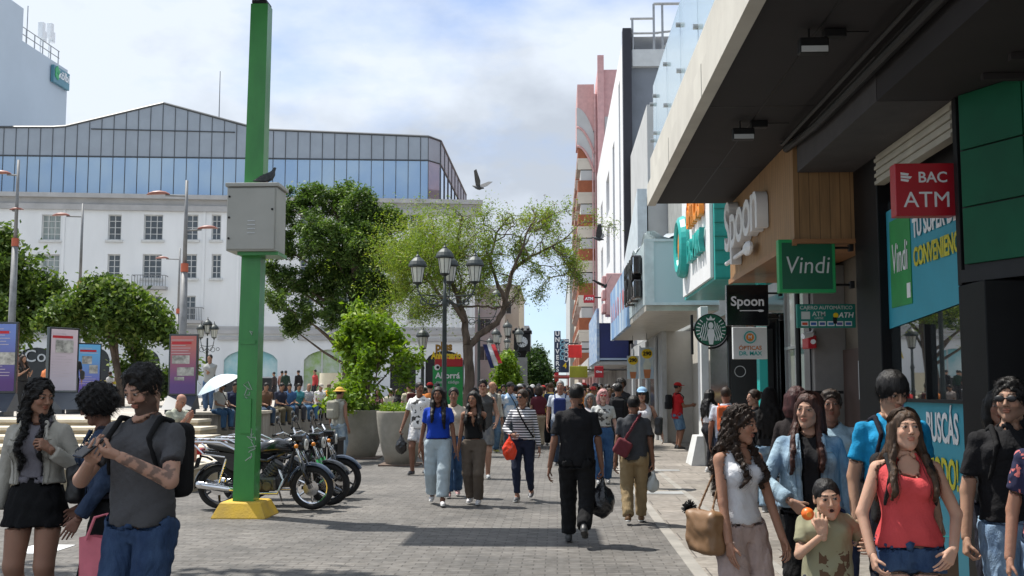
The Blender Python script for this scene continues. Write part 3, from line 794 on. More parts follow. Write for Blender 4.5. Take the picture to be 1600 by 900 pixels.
# shop fronts from the teal shop to beyond: ground floor walls at the street line
sf = root('shop_row', (4, 22, 0), 'pale plaster and black metal shop fronts below the teal and pale metal boxes', 'shop fronts')
k = MB(); k.box(XF + 0.6, XF + 0.9, 15.2, 18.4, 0, 3.4); k.build('wall', mat('shopback', (0.30, 0.29, 0.27), 0.7), sf)
k = MB(); k.box(XF + 0.5, XF + 0.58, 15.3, 17.9, 0.1, 3.2); gp_ = k.build('shop_window', mat('paleglass', (0.22, 0.23, 0.22), 0.08, var=0.2, scale=1.2), sf)
k = MB();
for y in (15.3, 16.2, 17.1, 17.85): k.box(XF + 0.46, XF + 0.5, y, y + 0.05, 0, 3.3)
k.box(XF + 0.455, XF + 0.498, 15.3, 17.9, 2.25, 2.3)
k.build('frame', M['steel'], gp_)
MB().box(XF + 0.44, XF + 0.455, 15.75, 16.1, 1.1, 2.2).build('sticker', mat('stick', (0.35, 0.5, 0.45), 0.5, c2=(0.6, 0.1, 0.1), scale=2, thr=(0.5, 0.7)), gp_)
MB().bbox(XF + 0.12, XF + 0.26, 18.3, 18.55, 0, 3.45, 0.01).build('teal_post', M['teal'], sf)
k = MB(); k.box(XF + 0.9, XF + 1.1, 18.55, 24.3, 0, 3.4); k.bbox(XF - 0.05, XF + 0.9, 20.6, 22.9, 0, 3.05, 0.02); k.build('black_front', M['blackgloss'], sf)
for z in (2.35, 1.95): 
    MB().torus((XF + 0.18, 20.59, z), 0.10, 0.012, (0, 1, 0), 24, 6).build('round_emblem', M['lightgrey'], sf)
MB().box(XF + 0.02, XF + 0.8, 20.58, 20.598, 1.2, 2.75).build('menu_board', mat('menu', (0.03, 0.03, 0.032), 0.3), sf)
MB().box(XF + .9, XF + 1.0, 18.6, 20.4, 0, 2.9).build('door', mat('brown', (0.05, 0.022, 0.018), 0.5), sf)
# white pillar with flared foot
k = MB(); k.bbox(XF - 0.14, XF + 0.02, 23.6, 24.2, 0, 3.4, 0.01); k.box(XF - 0.18, XF + 0.03, 23.55, 24.3, 0, 0.02)
k.add([(XF - 0.40, 23.5, 0), (XF - 0.1, 23.5, 0), (XF - 0.1, 24.5, 0), (XF - 0.40, 24.5, 0), (XF - 0.26, 23.55, 0.62), (XF - 0.12, 23.55, 0.62), (XF - 0.12, 24.4, 0.62), (XF - 0.26, 24.4, 0.62)], [(0, 3, 2, 1), (4, 5, 6, 7), (0, 1, 5, 4), (1, 2, 6, 5), (2, 3, 7, 6), (3, 0, 4, 7)])
k.build('pillar', mat('whitepaint', (0.66, 0.67, 0.66), 0.5, var=0.08), sf)
k = MB(); k.box(XF + 0.9, XF + 1.1, 24.4, 34, 0, 3.4); k.box(XF + .0, XF + 1.0, 33.7, 34.0, 0, 3.4); k.build('recess_wall', mat('recess', (0.46, 0.44, 0.40), 0.8, var=0.06), sf)
k = MB(); k.bbox(XF - 0.05, XF + 0.1, 33.4, 33.7, 0, 3.4, 0.01); k.box(XF, XF + 1, 34.0, 48, 0, 3.4); k.build('wall', mat('shopw', (0.36, 0.37, 0.37), 0.6), sf)
for y in (36, 39.5, 43.0): MB().box(XF - 0.012, XF - 0.001, y, y + 2.4, 0.1, 2.6).build('shop_window', M['darkshop'], sf)
for y in (35.2, 38.7, 42.2, 45.8): MB().bbox(XF - 0.08, XF - 0.013, y, y + 0.5, 0, 3.3, 0.01).build('pilaster', M['palegrey'], sf)

# ice cream posters, facing the walker
pos_m = mat('posterblue', (0.35, 0.50, 0.66), 0.5, c2=(0.60, 0.66, 0.66), scale=1.5)
for i, (px0, px1, py0, py1, D) in enumerate(((980, 998, 556, 592, 36), (1001, 1021, 543, 592, 34.5))):
    a = cd(px0, py1, D); b = cd(px1, py0, D)
    po = root('price_poster', (float(a[0]), float(a[1]), float(a[2])), ['smaller ice cream price poster hanging under the canopy, on the left of the pair', 'taller ice cream price poster hanging beside the pale pillar, on the right of the pair'][i], 'poster', 'ice cream posters')
    y = float(a[1]); MB().box(a[0], b[0], y, y + 0.02, a[2], b[2]).build('panel', pos_m, po)
    cx, w = (a[0] + b[0]) / 2, (b[0] - a[0]); h = b[2] - a[2]
    k = MB(); k.prism([(-w * .2, 0), (w * .2, 0), (w * .28, h * .28), (-w * .28, h * .28)], y - 0.012, y - 0.003, lambda u, d, v: (cx + u, d, a[2] + h * .02 + v))
    k.build('cone', mat('cone', (0.55, 0.20, 0.08), 0.6), po)
    k = MB(); k.ball((cx, y - 0.004, a[2] + h * .42), w * .3, 12, (1, 0.03, 1.3)); k.ball((cx, y - 0.006, a[2] + h * .55), w * .18, 12, (1, 0.03, 1.5)); k.build('ice_cream', mat('cream', (0.62, 0.66, 0.58), 0.6), po)
    k = MB(); k.ball((cx, y - 0.007, a[2] + h * .80), w * .42, 14, (1, 0.03, 0.9)); k.build('price_disc', M['yellow'], po)
    text('290', w * 0.42, (cx, y - 0.03, a[2] + h * .80), CAMX, CAMY, M['black'], po, 'lettering', 0.006, bold=0.006)
    k = MB(); k.tube([(cx, y, b[2]), (cx, y, 3.4)], 0.008, 5); k.build('cord', M['black'], po)

# hanging blade signs
def blade(px0, px1, py0, py1, D, mface, label, edge=None, arms=(), th=0.12, xr=None):
    a = cd(px0, py1, D); b = cd(px1, py0, D); y = float((a[1] + b[1]) / 2)
    o = root('hanging_sign', ((a[0] + b[0]) / 2, y, a[2]), label, 'sign')
    MB().bbox(a[0], b[0], y, y + th, a[2], b[2], 0.006).build('panel', edge or mface, o)
    w = b[0] - a[0]; t = w * (0.05 if edge is not None else 0.0)
    MB().box(a[0] + t + .006, b[0] - t - .006, y - 0.004, y - 0.0005, a[2] + t + .006, b[2] - t - .006).build('face', mface, o)
    for z in arms:
        k = MB(); k.tube([(b[0], y + th / 2, a[2] + (b[2] - a[2]) * z), (xr or XF, y + th / 2, a[2] + (b[2] - a[2]) * z)], 0.014, 8)
        k.bbox((xr or XF) - 0.05, (xr or XF), y + th / 2 - 0.04, y + th / 2 + 0.04, a[2] + (b[2] - a[2]) * z - 0.04, a[2] + (b[2] - a[2]) * z + 0.04, 0.008)
        k.build('arm', M['black'], o)
    return o, a, b, y
signwhite = mat('signwhite', (0.62, 0.64, 0.62), 0.5, var=0.04)
o, a, b, y = blade(1218, 1304, 374, 457, 11.8, M['green'], 'square green hanging sign with brush script Vindi and a bright green rim', M['greenlit'], (0.15, 0.85))
text('Vindi', 0.27, ((a[0] + b[0]) / 2, y - 0.006, (a[2] + b[2]) / 2), CAMX, CAMY, signwhite, o, 'lettering', 0.004, bold=-0.001, shear=0.12, sx=0.88)
o, a, b, y = blade(1136, 1200, 445, 509, 15, M['blackgloss'], 'square black hanging sign reading Spoon over the optician plate', None, (0.2, 0.8), xr=XF - 0.12)
text('Spoon', 0.185, ((a[0] + b[0]) / 2, y - 0.008, (a[2] + b[2]) / 2 + 0.05), CAMX, CAMY, M['white'], o, 'lettering', 0.004, bold=0.004, sx=0.98)
k = MB(); cx = (a[0] + b[0]) / 2; zz = (a[2] + b[2]) / 2 - 0.075; k.box(cx - .11, cx + .17, y - .009, y - .005, zz - .006, zz + .006); k.ball((cx + 0.18, y - .007, zz - .002), 0.04, 10, (1.1, .06, .4)); k.build('underline', M['white'], o)
o, a, b, y = blade(1146, 1198, 511, 561, 16.5, mat('platewhite', (0.66, 0.68, 0.68), 0.5, var=0.04), 'square white optician plate with an orange and teal ring, hanging below the black sign', None, (), 0.1)
cx = (a[0] + b[0]) / 2; h = b[2] - a[2]
k = MB(); k.torus((cx, y - 0.006, a[2] + h * .68), 0.085, 0.010, (0, 1, 0), 28, 5); k.build('ring_emblem', M['teal'], o)
k = MB(); k.disc((cx, y - 0.006, a[2] + h * .68), 0.058, (0, 1, 0), 0.006); k.build('ring_centre', M['orange'], o)
text('M', 0.07, (cx, y - 0.012, a[2] + h * .68), CAMX, CAMY, M['white'], o, 'lettering', 0.003, bold=0.003)
text('ÓPTICAS', 0.086, (cx, y - 0.006, a[2] + h * .34), CAMX, CAMY, mat('brownor', (0.50, 0.16, 0.03), 0.5), o, 'lettering', 0.003, bold=0.0015)
text('DR. MAX', 0.086, (cx, y - 0.006, a[2] + h * .17), CAMX, CAMY, M['teal'], o, 'lettering', 0.003, bold=0.0015)
k = MB(); k.tube([(cx, y + .05, b[2]), (cx, y + .05, 2.75)], 0.01, 6); k.build('cord', M['black'], o)
o, a, b, y = blade(1401, 1490, 255, 337, 8.9, M['red'], 'square red cash machine sign reading BAC ATM fixed to the black column', None, (), 0.14)
MB().box(b[0], b[0] + 0.12, y + 0.03, y + 0.11, a[2] + .05, b[2] - .05).build('bracket', M['black'], o)
cx = (a[0] + b[0]) / 2; h = b[2] - a[2]
text('BAC', 0.125, (cx + 0.062, y - 0.006, a[2] + h * .72), CAMX, CAMY, M['white'], o, 'lettering', 0.003, bold=0.002)
text('ATM', 0.185, (cx + 0.012, y - 0.006, a[2] + h * .29), CAMX, CAMY, M['white'], o, 'lettering', 0.003, bold=0.0, sx=1.02)
k = MB()
for i in range(3): k.prism([(0, 0), (0.075 + .02 * (i == 1), -0.012), (0.085 + .03 * (i == 1), 0.010), (0.0, 0.022)], y - .008, y - .004, lambda u, d, v, i=i: (a[0] + 0.045 + u * .8, d, a[2] + h * .665 + i * .026 + v * .85))
k.build('lion_emblem', M['white'], o)
o, a, b, y = blade(1246, 1336, 475, 512, 12.6, M['tealdark'], 'wide dark teal sign reading cajero automático with a row of card marks', None, (0.3,), 0.06)
cx = (a[0] + b[0]) / 2; h = b[2] - a[2]; w = b[0] - a[0]
grt = mat('greytxt', (0.55, 0.58, 0.56), 0.5)
text('CAJERO AUTOMÁTICO', 0.058, (cx, y - 0.006, a[2] + h * .84), CAMX, CAMY, grt, o, 'lettering', 0.003, bold=0.0008)
text('ATM', 0.075, (cx - 0.085, y - 0.006, a[2] + h * .57), CAMX, CAMY, grt, o, 'lettering', 0.003, bold=0.001)
text('LAFISE', 0.036, (cx - 0.085, y - 0.006, a[2] + h * .40), CAMX, CAMY, grt, o, 'lettering', 0.003)
text('ATH', 0.085, (cx + w * .33, y - 0.006, a[2] + h * .52), CAMX, CAMY, M['white'], o, 'lettering', 0.003, bold=0.002, shear=0.2)
MB().disc((cx + w * .16, y - 0.006, a[2] + h * .52), 0.03, (0, 1, 0), 0.004).build('gold_disc', M['yellow'], o)
MB().box(a[0] + .05, a[0] + .15, y - .007, y - .004, a[2] + h * .36, a[2] + h * .68).build('bank_mark', grt, o)
k = MB(); 
for i in range(6): k.box(a[0] + w * (.07 + .148 * i), a[0] + w * (.07 + .148 * i) + w * .12, y - .007, y - .004, a[2] + h * .07, a[2] + h * .27)
k.build('card_mark', M['white'], o)
cm = [(0.6, 0.08, 0.03), (0.03, 0.12, 0.4), (0.05, 0.1, 0.3), (0.05, 0.2, 0.4), (0.1, 0.1, 0.3), (0.05, 0.15, 0.4)]
for i in range(6):
    MB().box(a[0] + w * (.085 + .148 * i), a[0] + w * (.07 + .148 * i) + w * .105, y - .0095, y - .0075, a[2] + h * .11, a[2] + h * .22).build('card_stripe', mat('cs%d' % i, cm[i], 0.5), o)
# camera and alarm below
for px, py, m_, lb in ((1268, 522, M['white'], 'small white security camera on the pillar below the teal sign'),):
    p = cd(px, py, 13.4); o = root('security_camera', tuple(map(float, p)), lb, 'camera')
    k = MB(); k.tube([p, p + np.array([-0.12, -0.06, -0.03])], 0.035, 10); k.tube([p, p + np.array([0.04, 0.1, 0.05]), p + np.array([.1, .25, 0.0])], 0.015, 6); k.build('body', m_, o)
p = cd(1269, 534, 13.4); o = root('alarm_box', tuple(map(float, p)), 'small red alarm bell box on the pillar', 'alarm')
MB().bbox(p[0] - .055, p[0] + .055, p[1], p[1] + .3, p[2] - .08, p[2] + .08, .012).build('housing', M['red'], o)
MB().disc(p + np.array([0.01, -.01, .0]), 0.03, (0, 1, 0), 0.02).build('lens', M['white'], o)

# round coffee house sign
D = 20.35; a = cd(1087, 545, D); b = cd(1134, 486, D); y = float(a[1]); cx = (a[0] + b[0]) / 2; r_ = (b[0] - a[0]) / 2; cz = (a[2] + b[2]) / 2 
o = root('round_sign', (cx, y, cz - r_), 'round green and white coffee house sign showing a crowned long haired figure', 'sign')
MB().disc((cx, y + .05, cz), r_ * 1.06, (0, 1, 0), 0.1, 40).build('housing', M['black'], o)
MB().disc((cx, y - .004, cz), r_, (0, 1, 0), 0.006, 40).build('green_disc', mat('sbgreen', (0.01, 0.12, 0.07), 0.4), o)
k = MB(); f2 = lambda u, d, v: (cx + u * r_, y - .009 + d, cz + v * r_)
k.ball((cx, y - .012, cz + .28 * r_), .2 * r_, 14, (.85, .05, 1.1))
k.prism([(-.22, .62), (-.3, .8), (-.12, .72), (0, .93), (.12, .72), (.3, .8), (.22, .62)], -.004, 0, f2)
k.prism([(-.16, .05), (.16, .05), (.22, -.4), (.12, -.95), (-.12, -.95), (-.22, -.4)], -.004, 0, f2)
for s_ in (-1, 1):
    for j in range(4):
        pts = []
        for t in np.linspace(0, 1, 9):
            x = s_ * (.24 + .13 * j + .05 * math.sin(9 * t + j)); v = .55 - .12 * j - 1.25 * t + .12 * j * t
            if x * x + v * v < .92: pts.append((cx + x * r_, y - .01, cz + v * r_))
        if len(pts) > 2: k.tube(pts, .028 * r_, 4)
    for j in range(6):
        an = 0.75 - j * 0.27; k.tube([(cx + s_ * .72 * r_ * math.cos(an), y - .01, cz + .72 * r_ * math.sin(an)), (cx + s_ * .95 * r_ * math.cos(an), y - .01, cz + .95 * r_ * math.sin(an))], .035 * r_, 4)
k.build('figure_emblem', M['white'], o)
k = MB(); k.bbox(cx - r_ * 1.28, cx - r_ * 1.12, y + .02, y + .1, cz - 1.6 * r_, cz + 1.0 * r_, .01); k.tube([(cx - r_ * 1.2, y + .06, cz), (cx - r_, y + .06, cz)], 0.02, 6)
k.torus((cx, y + .06, cz), r_ * 1.18, .02, (0, 1, 0), 20, 5, -0.2, 1.7); k.bbox(cx + r_, XF + .0, y + .02, y + .1, cz - .1, cz + .1, .01); k.build('bracket', M['black'], o)

# poster on the shop window: supermarket vinyl
vy = root('window_poster', (XF + .08, 9.8, 2.2), 'large turquoise window poster with a green logo square and white and yellow words', 'poster')
tq = mat('turq', (0.03, 0.30, 0.40), 0.5, var=0.05)
k = MB(); k.add([(XF + .085, 11.04, 2.22), (XF + .085, 8.87, 2.34), (XF + .085, 8.87, 3.50), (XF + .085, 11.04, 3.40)], [(0, 1, 2, 3)]); k.build('panel', tq, vy)
k = MB(); k.box(XF + .076, XF + .083, 10.3, 10.92, 2.42, 3.28); k.build('logo_square', mat('lgreen', (0.02, 0.26, 0.06), .5), vy)
text('Vindi', 0.42, (XF + .07, 10.61, 2.88), FACX, FACY, M['white'], vy, 'lettering', 0.003, shear=.12, sx=0.56)
text('TU SUPER DE', 0.24, (XF + .07, 10.2, 3.10), FACX, FACY, M['white'], vy, 'lettering', 0.003, bold=.008, align='LEFT', sx=0.8)
text('CONVENIENCIA', 0.24, (XF + .07, 10.2, 2.83), FACX, FACY, mat('ytxt', (0.55, 0.5, 0.02), .5), vy, 'lettering', 0.003, bold=.008, align='LEFT', sx=0.75)
MB().box(XF + .07, XF + .075, 10.32, 10.42, 2.48, 2.62).build('pictogram', M['white'], vy)
vy = root('counter_poster', (XF + .1, 9.8, 0), 'turquoise and purple poster below the shop window with white and yellow words', 'poster')
MB().box(XF + .11, XF + .128, 8.88, 10.75, 0.02, 1.5).build('panel', tq, vy)
MB().box(XF + .112, XF + .126, 10.751, 11.03, 0.02, 1.5).build('purple_edge', mat('purp', (0.10, 0.04, 0.18), .5), vy)
text('BUSCÁS', 0.36, (XF + .10, 9.70, 1.27), FACX, FACY, M['white'], vy, 'lettering', 0.003, bold=.008, sx=0.62)
text('TODO!', 0.36, (XF + .10, 9.70, 0.88), FACX, FACY, mat('ytxt2', (0.6, 0.55, 0.02), .5), vy, 'lettering', 0.003, bold=.008, sx=0.62)
# little spotted sticker beside the glass
o = root('sandwich_board', (2.95, 12.6, 0), 'slim white standing board with black wording beside the dark lobby door', 'board')
p = cd(1272, 612, 13.2); p2 = cd(1302, 612, 13.2)
MB().bbox(p[0], p2[0], p[1], p[1] + .05, 0.1, 1.56, .008).build('panel', M['white'], o)
MB().bbox(p[0] - .03, p2[0] + .12, p[1] - .01, p[1] + .06, 1.565, 1.6, .004).build('top_rail', M['black'], o)
k = MB(); k.box(p[0], p2[0], p[1] - .15, p[1] + .2, 0, 0.1); k.build('base', M['black'], o)
text('Spoon', 0.13, ((p[0] + p2[0]) / 2 + .02, p[1] - .004, 1.42), CAMX, CAMY, M['black'], o, 'lettering', 0.003, bold=.001)

# ================================================================== RIGHT SIDE FARTHER
g = root('grey_house', (5, 50, 0), 'blue grey house with a tall black fin and roof railing behind the canopy', 'building')
k = MB(); k.box(XF + .3, 14, 50, 84, 3.6, 16.6); k.build('wall', M['bluegrey'], g)
k = MB(); k.box(XF + 0.33, 14, 49.7, 50, 16.6, 17.4); k.build('parapet', M['lightgrey'], g)
k = MB(); k.box(XF - 0.12, XF + 0.28, 49.6, 50.2, 3.6, 18.4); k.build('fin', mat('findark', (0.02, 0.02, 0.03), .5), g)
k = MB()
for x in (3.6, 4.6, 5.0, 5.9): k.tube([(x, 49.8, 17.4), (x, 49.8, 19.6 if x > 4.5 else 18.9)], 0.06, 6)
k.tube([(3.5, 49.8, 18.2), (4.8, 49.8, 18.2)], .05, 6); k.tube([(3.5, 49.8, 18.9), (4.6, 49.8, 18.9)], .06, 6); k.tube([(4.6, 49.8, 19.6), (7.5, 49.8, 19.6)], .07, 6); k.tube([(4.6, 49.8, 18.2), (7.5, 49.8, 18.5)], .05, 6); k.tube([(5, 49.8, 17.5), (7.4, 49.8, 19.4)], .05, 6)
k.build('railing', M['steel'], g)
# white panelled facade along the street
k = MB(); wf = frame((XF - 0.05, 50.3, 0), (0, 1), (-1, 0))
hs = [(3.0, 4.2, 5.5, 17.0), (8.5, 10.4, 5.5, 15.2)] + [(14.5, 18.5, 6 + 3.2 * j, 8.4 + 3.2 * j) for j in range(3)] + [(24, 27, 6 + 3.2 * j, 8.2 + 3.2 * j) for j in range(3)]
wall_holes(k, wf, 0, 34, 3.6, 18.2, hs, 0.6)
k.quad(wf(0, 0, 18.2), wf(34, 0, 18.2), wf(34, -3, 18.2), wf(0, -3, 18.2)); k.build('street_front', M['white'], g)
for h in hs: MB().quad(wf(h[0], -.5, h[2]), wf(h[1], -.5, h[2]), wf(h[1], -.5, h[3]), wf(h[0], -.5, h[3])).build('window', M['winglass'], g)
# lower plain block between the grey wall and the metal canopy
lb = root('side_house', (4.3, 40, 0), 'grey upper storey with pale vertical strips above the crinkled tarpaulin', 'building')
k = MB(); k.box(XF + 0.15, 9, 40, 49, 3.5, 12.2); k.build('wall', M['palegrey'], lb)
k = MB(); k.box(4.1, 9, 33, 39.9, 3.5, 9.0); k.build('wall', mat('wallg', (0.30, 0.31, 0.30), .8), lb)
k = MB(); k.box(4.6, 4.85, 32.9, 33, 5, 9); k.box(5.3, 5.4, 32.9, 33, 5, 9); k.build('strip', M['white'], lb)
k = MB(); k.add([(XF - .25, 39.9, 4.9), (XF - .25, 52, 4.9), (XF - .25, 52, 6.4), (XF - .25, 39.9, 9.0), (XF + .1, 39.9, 4.9), (XF + .1, 52, 4.9), (XF + .1, 52, 6.4), (XF + .1, 39.9, 9.0)], [(0, 1, 2, 3), (4, 7, 6, 5), (0, 3, 7, 4), (1, 5, 6, 2), (3, 2, 6, 7), (0, 4, 5, 1)]); k.build('slanted_panel', mat('slant', (0.55, 0.62, 0.66), .5), lb)
# pink building with balconies
pb = root('pink_building', (5, 95, 0), 'tall pink apartment building with terracotta balconies and a curved grey gable', 'building')
Y0 = 85.0
k = MB(); k.box(3.05, 12, Y0, 130, 0, 25.0); k.box(3.3, 12, Y0 - .6, Y0 + 6, 0, 26.8); k.box(3.30, 3.8, Y0 - .9, Y0 - .6, 3.6, 27.9); k.build('wall', M['pink'], pb)
k = MB(); k.box(3.85, 12, Y0 - 0.65, Y0 - .61, 3, 23.0); k.build('grey_panel', M['palegrey'], pb)
k = MB(); k.box(1.72, 3.049, Y0 + 0, Y0 + 8, 22.0, 25.8); k.build('gable_block', M['pinkred'], pb)
# the curved grey band under the gable
k = MB(); n = 10; pts = []
for i in range(n + 1):
    t = i / n; pts.append((1.66 + 1.36 * t, 23.9 - 2.1 * t * t))
for a_, b2 in zip(pts[:-1], pts[1:]):
    k.add([(a_[0], Y0 - .06, a_[1]), (b2[0], Y0 - .06, b2[1]), (b2[0], Y0 - .06, b2[1] - 3.2), (a_[0], Y0 - .06, a_[1] - 3.2), (a_[0], Y0 - .01, a_[1]), (b2[0], Y0 - .01, b2[1]), (b2[0], Y0 - .01, b2[1] - 3.2), (a_[0], Y0 - .01, a_[1] - 3.2)], [(0, 1, 2, 3), (4, 7, 6, 5), (0, 4, 5, 1), (3, 2, 6, 7)])
k.build('curved_band', M['palegrey'], pb)
k = MB()
for off in (1.6, 3.1):
    k.tube([(a_[0], Y0 - .1, a_[1] - off) for a_ in pts], 0.1, 5)
k.build('curved_stripe', M['pinkred'], pb)
k = MB(); k.box(3.05, 3.16, Y0 - .1, Y0 - .001, 0, 25); k.box(2.86, 2.95, Y0 - .1, Y0 - .001, 3, 20.5); k.build('pilaster', mat('pinklight', (0.62, 0.42, 0.42), .8), pb)
for j in range(7):
    z = 3.3 + 2.72 * j + 0.2
    for q, yb in enumerate((Y0, Y0 + 9, Y0 + 18, Y0 + 27)):
        bo = MB().box(1.75, 3.049, yb, yb + 7.5, z, z + 0.95).build('balcony', M['terracotta'], pb)
        if q == 0:
            MB().box(1.95, 3.04, yb + .05, yb + 7.0, z + 0.951, z + 1.75).build('balcony_wall', M['palegrey'], bo)
            k = MB(); k.box(2.0, 2.9, yb + 2.0, yb + 2.05, z + 1.0, z + 2.7); k.build('door', M['winglass'], bo)
        k = MB(); k.box(1.7, 3.048, yb - .02, yb + 7.5, z - .22, z - .002); k.build('slab', M['beige'], bo)
        k = MB(); k.box(1.72, 3.045, yb - .01, yb + .02, z - 0.9, z - 0.23); k.build('beam', M['beige'], bo)
# far beige houses
plain_building('far_house', 2.6, 14, 131, 160, 22.0, M['beige'], 'beige house beyond the pink building, its side just showing past the balconies', face='y')
plain_building('far_house', 2.0, 14, 162, 230, 20.0, M['palegrey'], 'pale grey house far down the street past the beige one', face='y')
# navy shop box, red canopy, signs down the street
nv = root('navy_sign_box', (2.5, 50, 3), 'navy blue sign box with a pale blue edge over the pavement', 'sign box')
p = cd(975, 560, 48.5); q = cd(928, 510, 48.5)
MB().box(1.9, XF - .06, 48.5, 60, 3.0, 4.55).build('box', M['navy'], nv)
k = MB(); k.box(1.78, 1.895, 48.4, 60, 2.85, 5.2); k.box(1.9, 3.19, 48.4, 48.49, 2.9, 2.99); k.build('edge', mat('bluedge', (0.18, 0.32, 0.55), .5, c2=(0.5, 0.58, 0.66), scale=1, stretch=(1, 1, 5)), nv)
k = MB(); k.box(1.9, XF, 48.5, 62, 2.7, 2.85); k.build('canopy', M['palegrey'], nv)
k = MB(); k.bbox(2.15, 3.0, 46.8, 48.3, 4.8, 6.6, .03)
for z in (5.1, 5.7, 6.3): k.bbox(1.98, 2.149, 46.9, 48.2, z - .2, z + .2, .04)
k.build('pink_sign', mat('pinksign', (0.62, 0.36, 0.36), .5), nv)
def far_sign(px0, px1, py0, py1, D, m_, label, words=None, vertical=False, ts=None, tm=None, name='street_sign', th=.25):
    a = cd(px0, py1, D); b = cd(px1, py0, D); y = float(a[1])
    o = root(name, ((a[0] + b[0]) / 2, y, a[2]), label, 'sign')
    MB().bbox(a[0], b[0], y, y + th, a[2], b[2], .02).build('panel', m_, o)
    cx = (a[0] + b[0]) / 2; w = b[0] - a[0]; h = b[2] - a[2]
    if words:
        n = len(words)
        for i, t in enumerate(words):
            text(t, ts * w, (cx, y - .012, b[2] - h * (i + .5) / n), CAMX, CAMY, tm or M['white'], o, 'lettering', .02, bold=.01)
    k = MB(); k.tube([(b[0], y + th / 2, b[2] - .3 * h), (b[0] + 1.2, y + th / 2, b[2] - .3 * h)], .04, 5); k.build('arm', M['black'], o)
    return o, a, b, y
dkb = mat('dkblue', (0.02, 0.035, 0.075), .5)
far_sign(866, 876, 517, 582, 75, dkb, 'tall narrow dark blue sign with white letters running down it', list('UNIVERS'), ts=.95)
o, a, b, y = far_sign(876, 889, 530, 582, 68, dkb, 'dark sign turned sideways reading food court with a yellow figure four', None)
text('FOOD', 1.0 * .45, ((a[0] * .72 + b[0] * .28), y - .02, a[2] + (b[2] - a[2]) * .68), (0, 0, 1), (-1, 0, 0), mat('cyan', (.25, .5, .62), .5), o, 'lettering', .02, bold=.01)
text('COURT', 1.0 * .42, ((a[0] * .3 + b[0] * .7), y - .02, a[2] + (b[2] - a[2]) * .66), (0, 0, 1), (-1, 0, 0), M['white'], o, 'lettering', .02, bold=.01)
text('4', .45, ((a[0] + b[0]) / 2, y - .02, a[2] + (b[2] - a[2]) * .2), CAMX, CAMY, M['yellow'], o, 'lettering', .02, bold=.015)
far_sign(888, 909, 539, 559, 62, mat('awnred', (.75, .03, .025), .5), 'bright red square sign with a white edge beside the far canopy', None)
far_sign(912, 929, 461, 473, 58, M['red'], 'small red sign reading ATM high on the far facade', ['ATM'], ts=.36)
far_sign(890, 918, 572, 590, 60, mat('olivey', (.35, .33, .02), .5), 'yellow green shop sign in a dark frame over the far crowd')
far_sign(866, 873, 581, 600, 80, M['red'], 'small red stacked signs at the end of the street', None)
far_sign(929, 943, 572, 590, 46, M['red'], 'red sign with a white word beside the navy shop', ['Claro'], ts=.28)
k = MB(); k.box(2.3, XF + 1, 60.5, 84, 2.75, 3.0); k.box(1.8, 2.3, 62, 80, 2.6, 3.4)
tag(k.build('awning', mat('awnw', (.5, .5, .5), .7)), 'grey awning running along the far shops under the balconies', 'awning')
k = MB(); k.box(XF, XF + 2, 48, 130, 0, 3.6); tag(k.build('shop_wall', mat('farwall', (.16, .15, .15), .7, c2=(.4, .38, .36), scale=.5)), 'dark and pale row of far shop fronts below the white and pink facades', 'shop fronts')
k = MB(); k.bbox(-1.2, 0.9, 75, 78, 2.35, 2.55, .08)
for x in (-1.1, .8): k.tube([(x, 75.2, 0), (x, 75.2, 2.35)], .04, 6); k.tube([(x, 77.8, 0), (x, 77.8, 2.35)], .04, 6)
tag(k.build('market_stall', mat('stallred', (.30, .05, .04), .6)), 'market stall with a dark red roof in the middle of the far crowd', 'stall')
# ================================================================== GREEN POLE WITH CABINET
Dp = 14.2
bx_, by_ = xy(388, Dp)
gpole = root('utility_pole', (bx_, by_, 0), 'square green steel pole with graffiti and a yellow concrete foot, tallest thing in the square', 'pole')
topx = onp(409, 10, 'y', by_); GZ = float(topx[2])
def pole_x(z): return bx_ + (float(topx[0]) - bx_) * z / GZ
k = MB(); w0, w1 = .135, .115
k.add([(pole_x(z) + sx * w, by_ + sy * w, z) for z, w in ((.13, w0), (GZ, w1)) for sx, sy in ((-1, -1), (1, -1), (1, 1), (-1, 1))], [(0, 3, 2, 1), (4, 5, 6, 7), (0, 1, 5, 4), (1, 2, 6, 5), (2, 3, 7, 6), (3, 0, 4, 7)])
gm = mat('polegreen', (0.04, 0.29, 0.05), 0.38, c2=(0.024, 0.20, 0.036), scale=2.2, stretch=(1, 1, .35), coat=.25)
k.build('shaft', gm, gpole)
k = MB(); k.bbox(pole_x(1.6) - .07, pole_x(1.6) + .07, by_ - w0 - .018, by_ - w0 + .01, 1.05, 1.5, .006); k.build('access_cover', gm, gpole)
k = MB(); k.bbox(bx_ - .09, bx_ + .1, by_ - w0 - .03, by_ + w0, .13, .16, .005)
k.build('base_collar', gm, gpole)
MB().box(pole_x(2.3) - .10, pole_x(2.3) + .10, by_ - w0 - .012, by_ - w0 + .01, 2.2, 2.25).build('weld_plate', gm, gpole)
k = MB(); k.lathe((bx_, by_, -.01), [(.485, 0), (.485, .02), (.37, .19), (.345, .205)], 4, math.pi / 4); k.build('concrete_foot', mat('footyellow', (.72, .46, .03), .7, c2=(.52, .34, .06), scale=3, bump=.4), gpole)
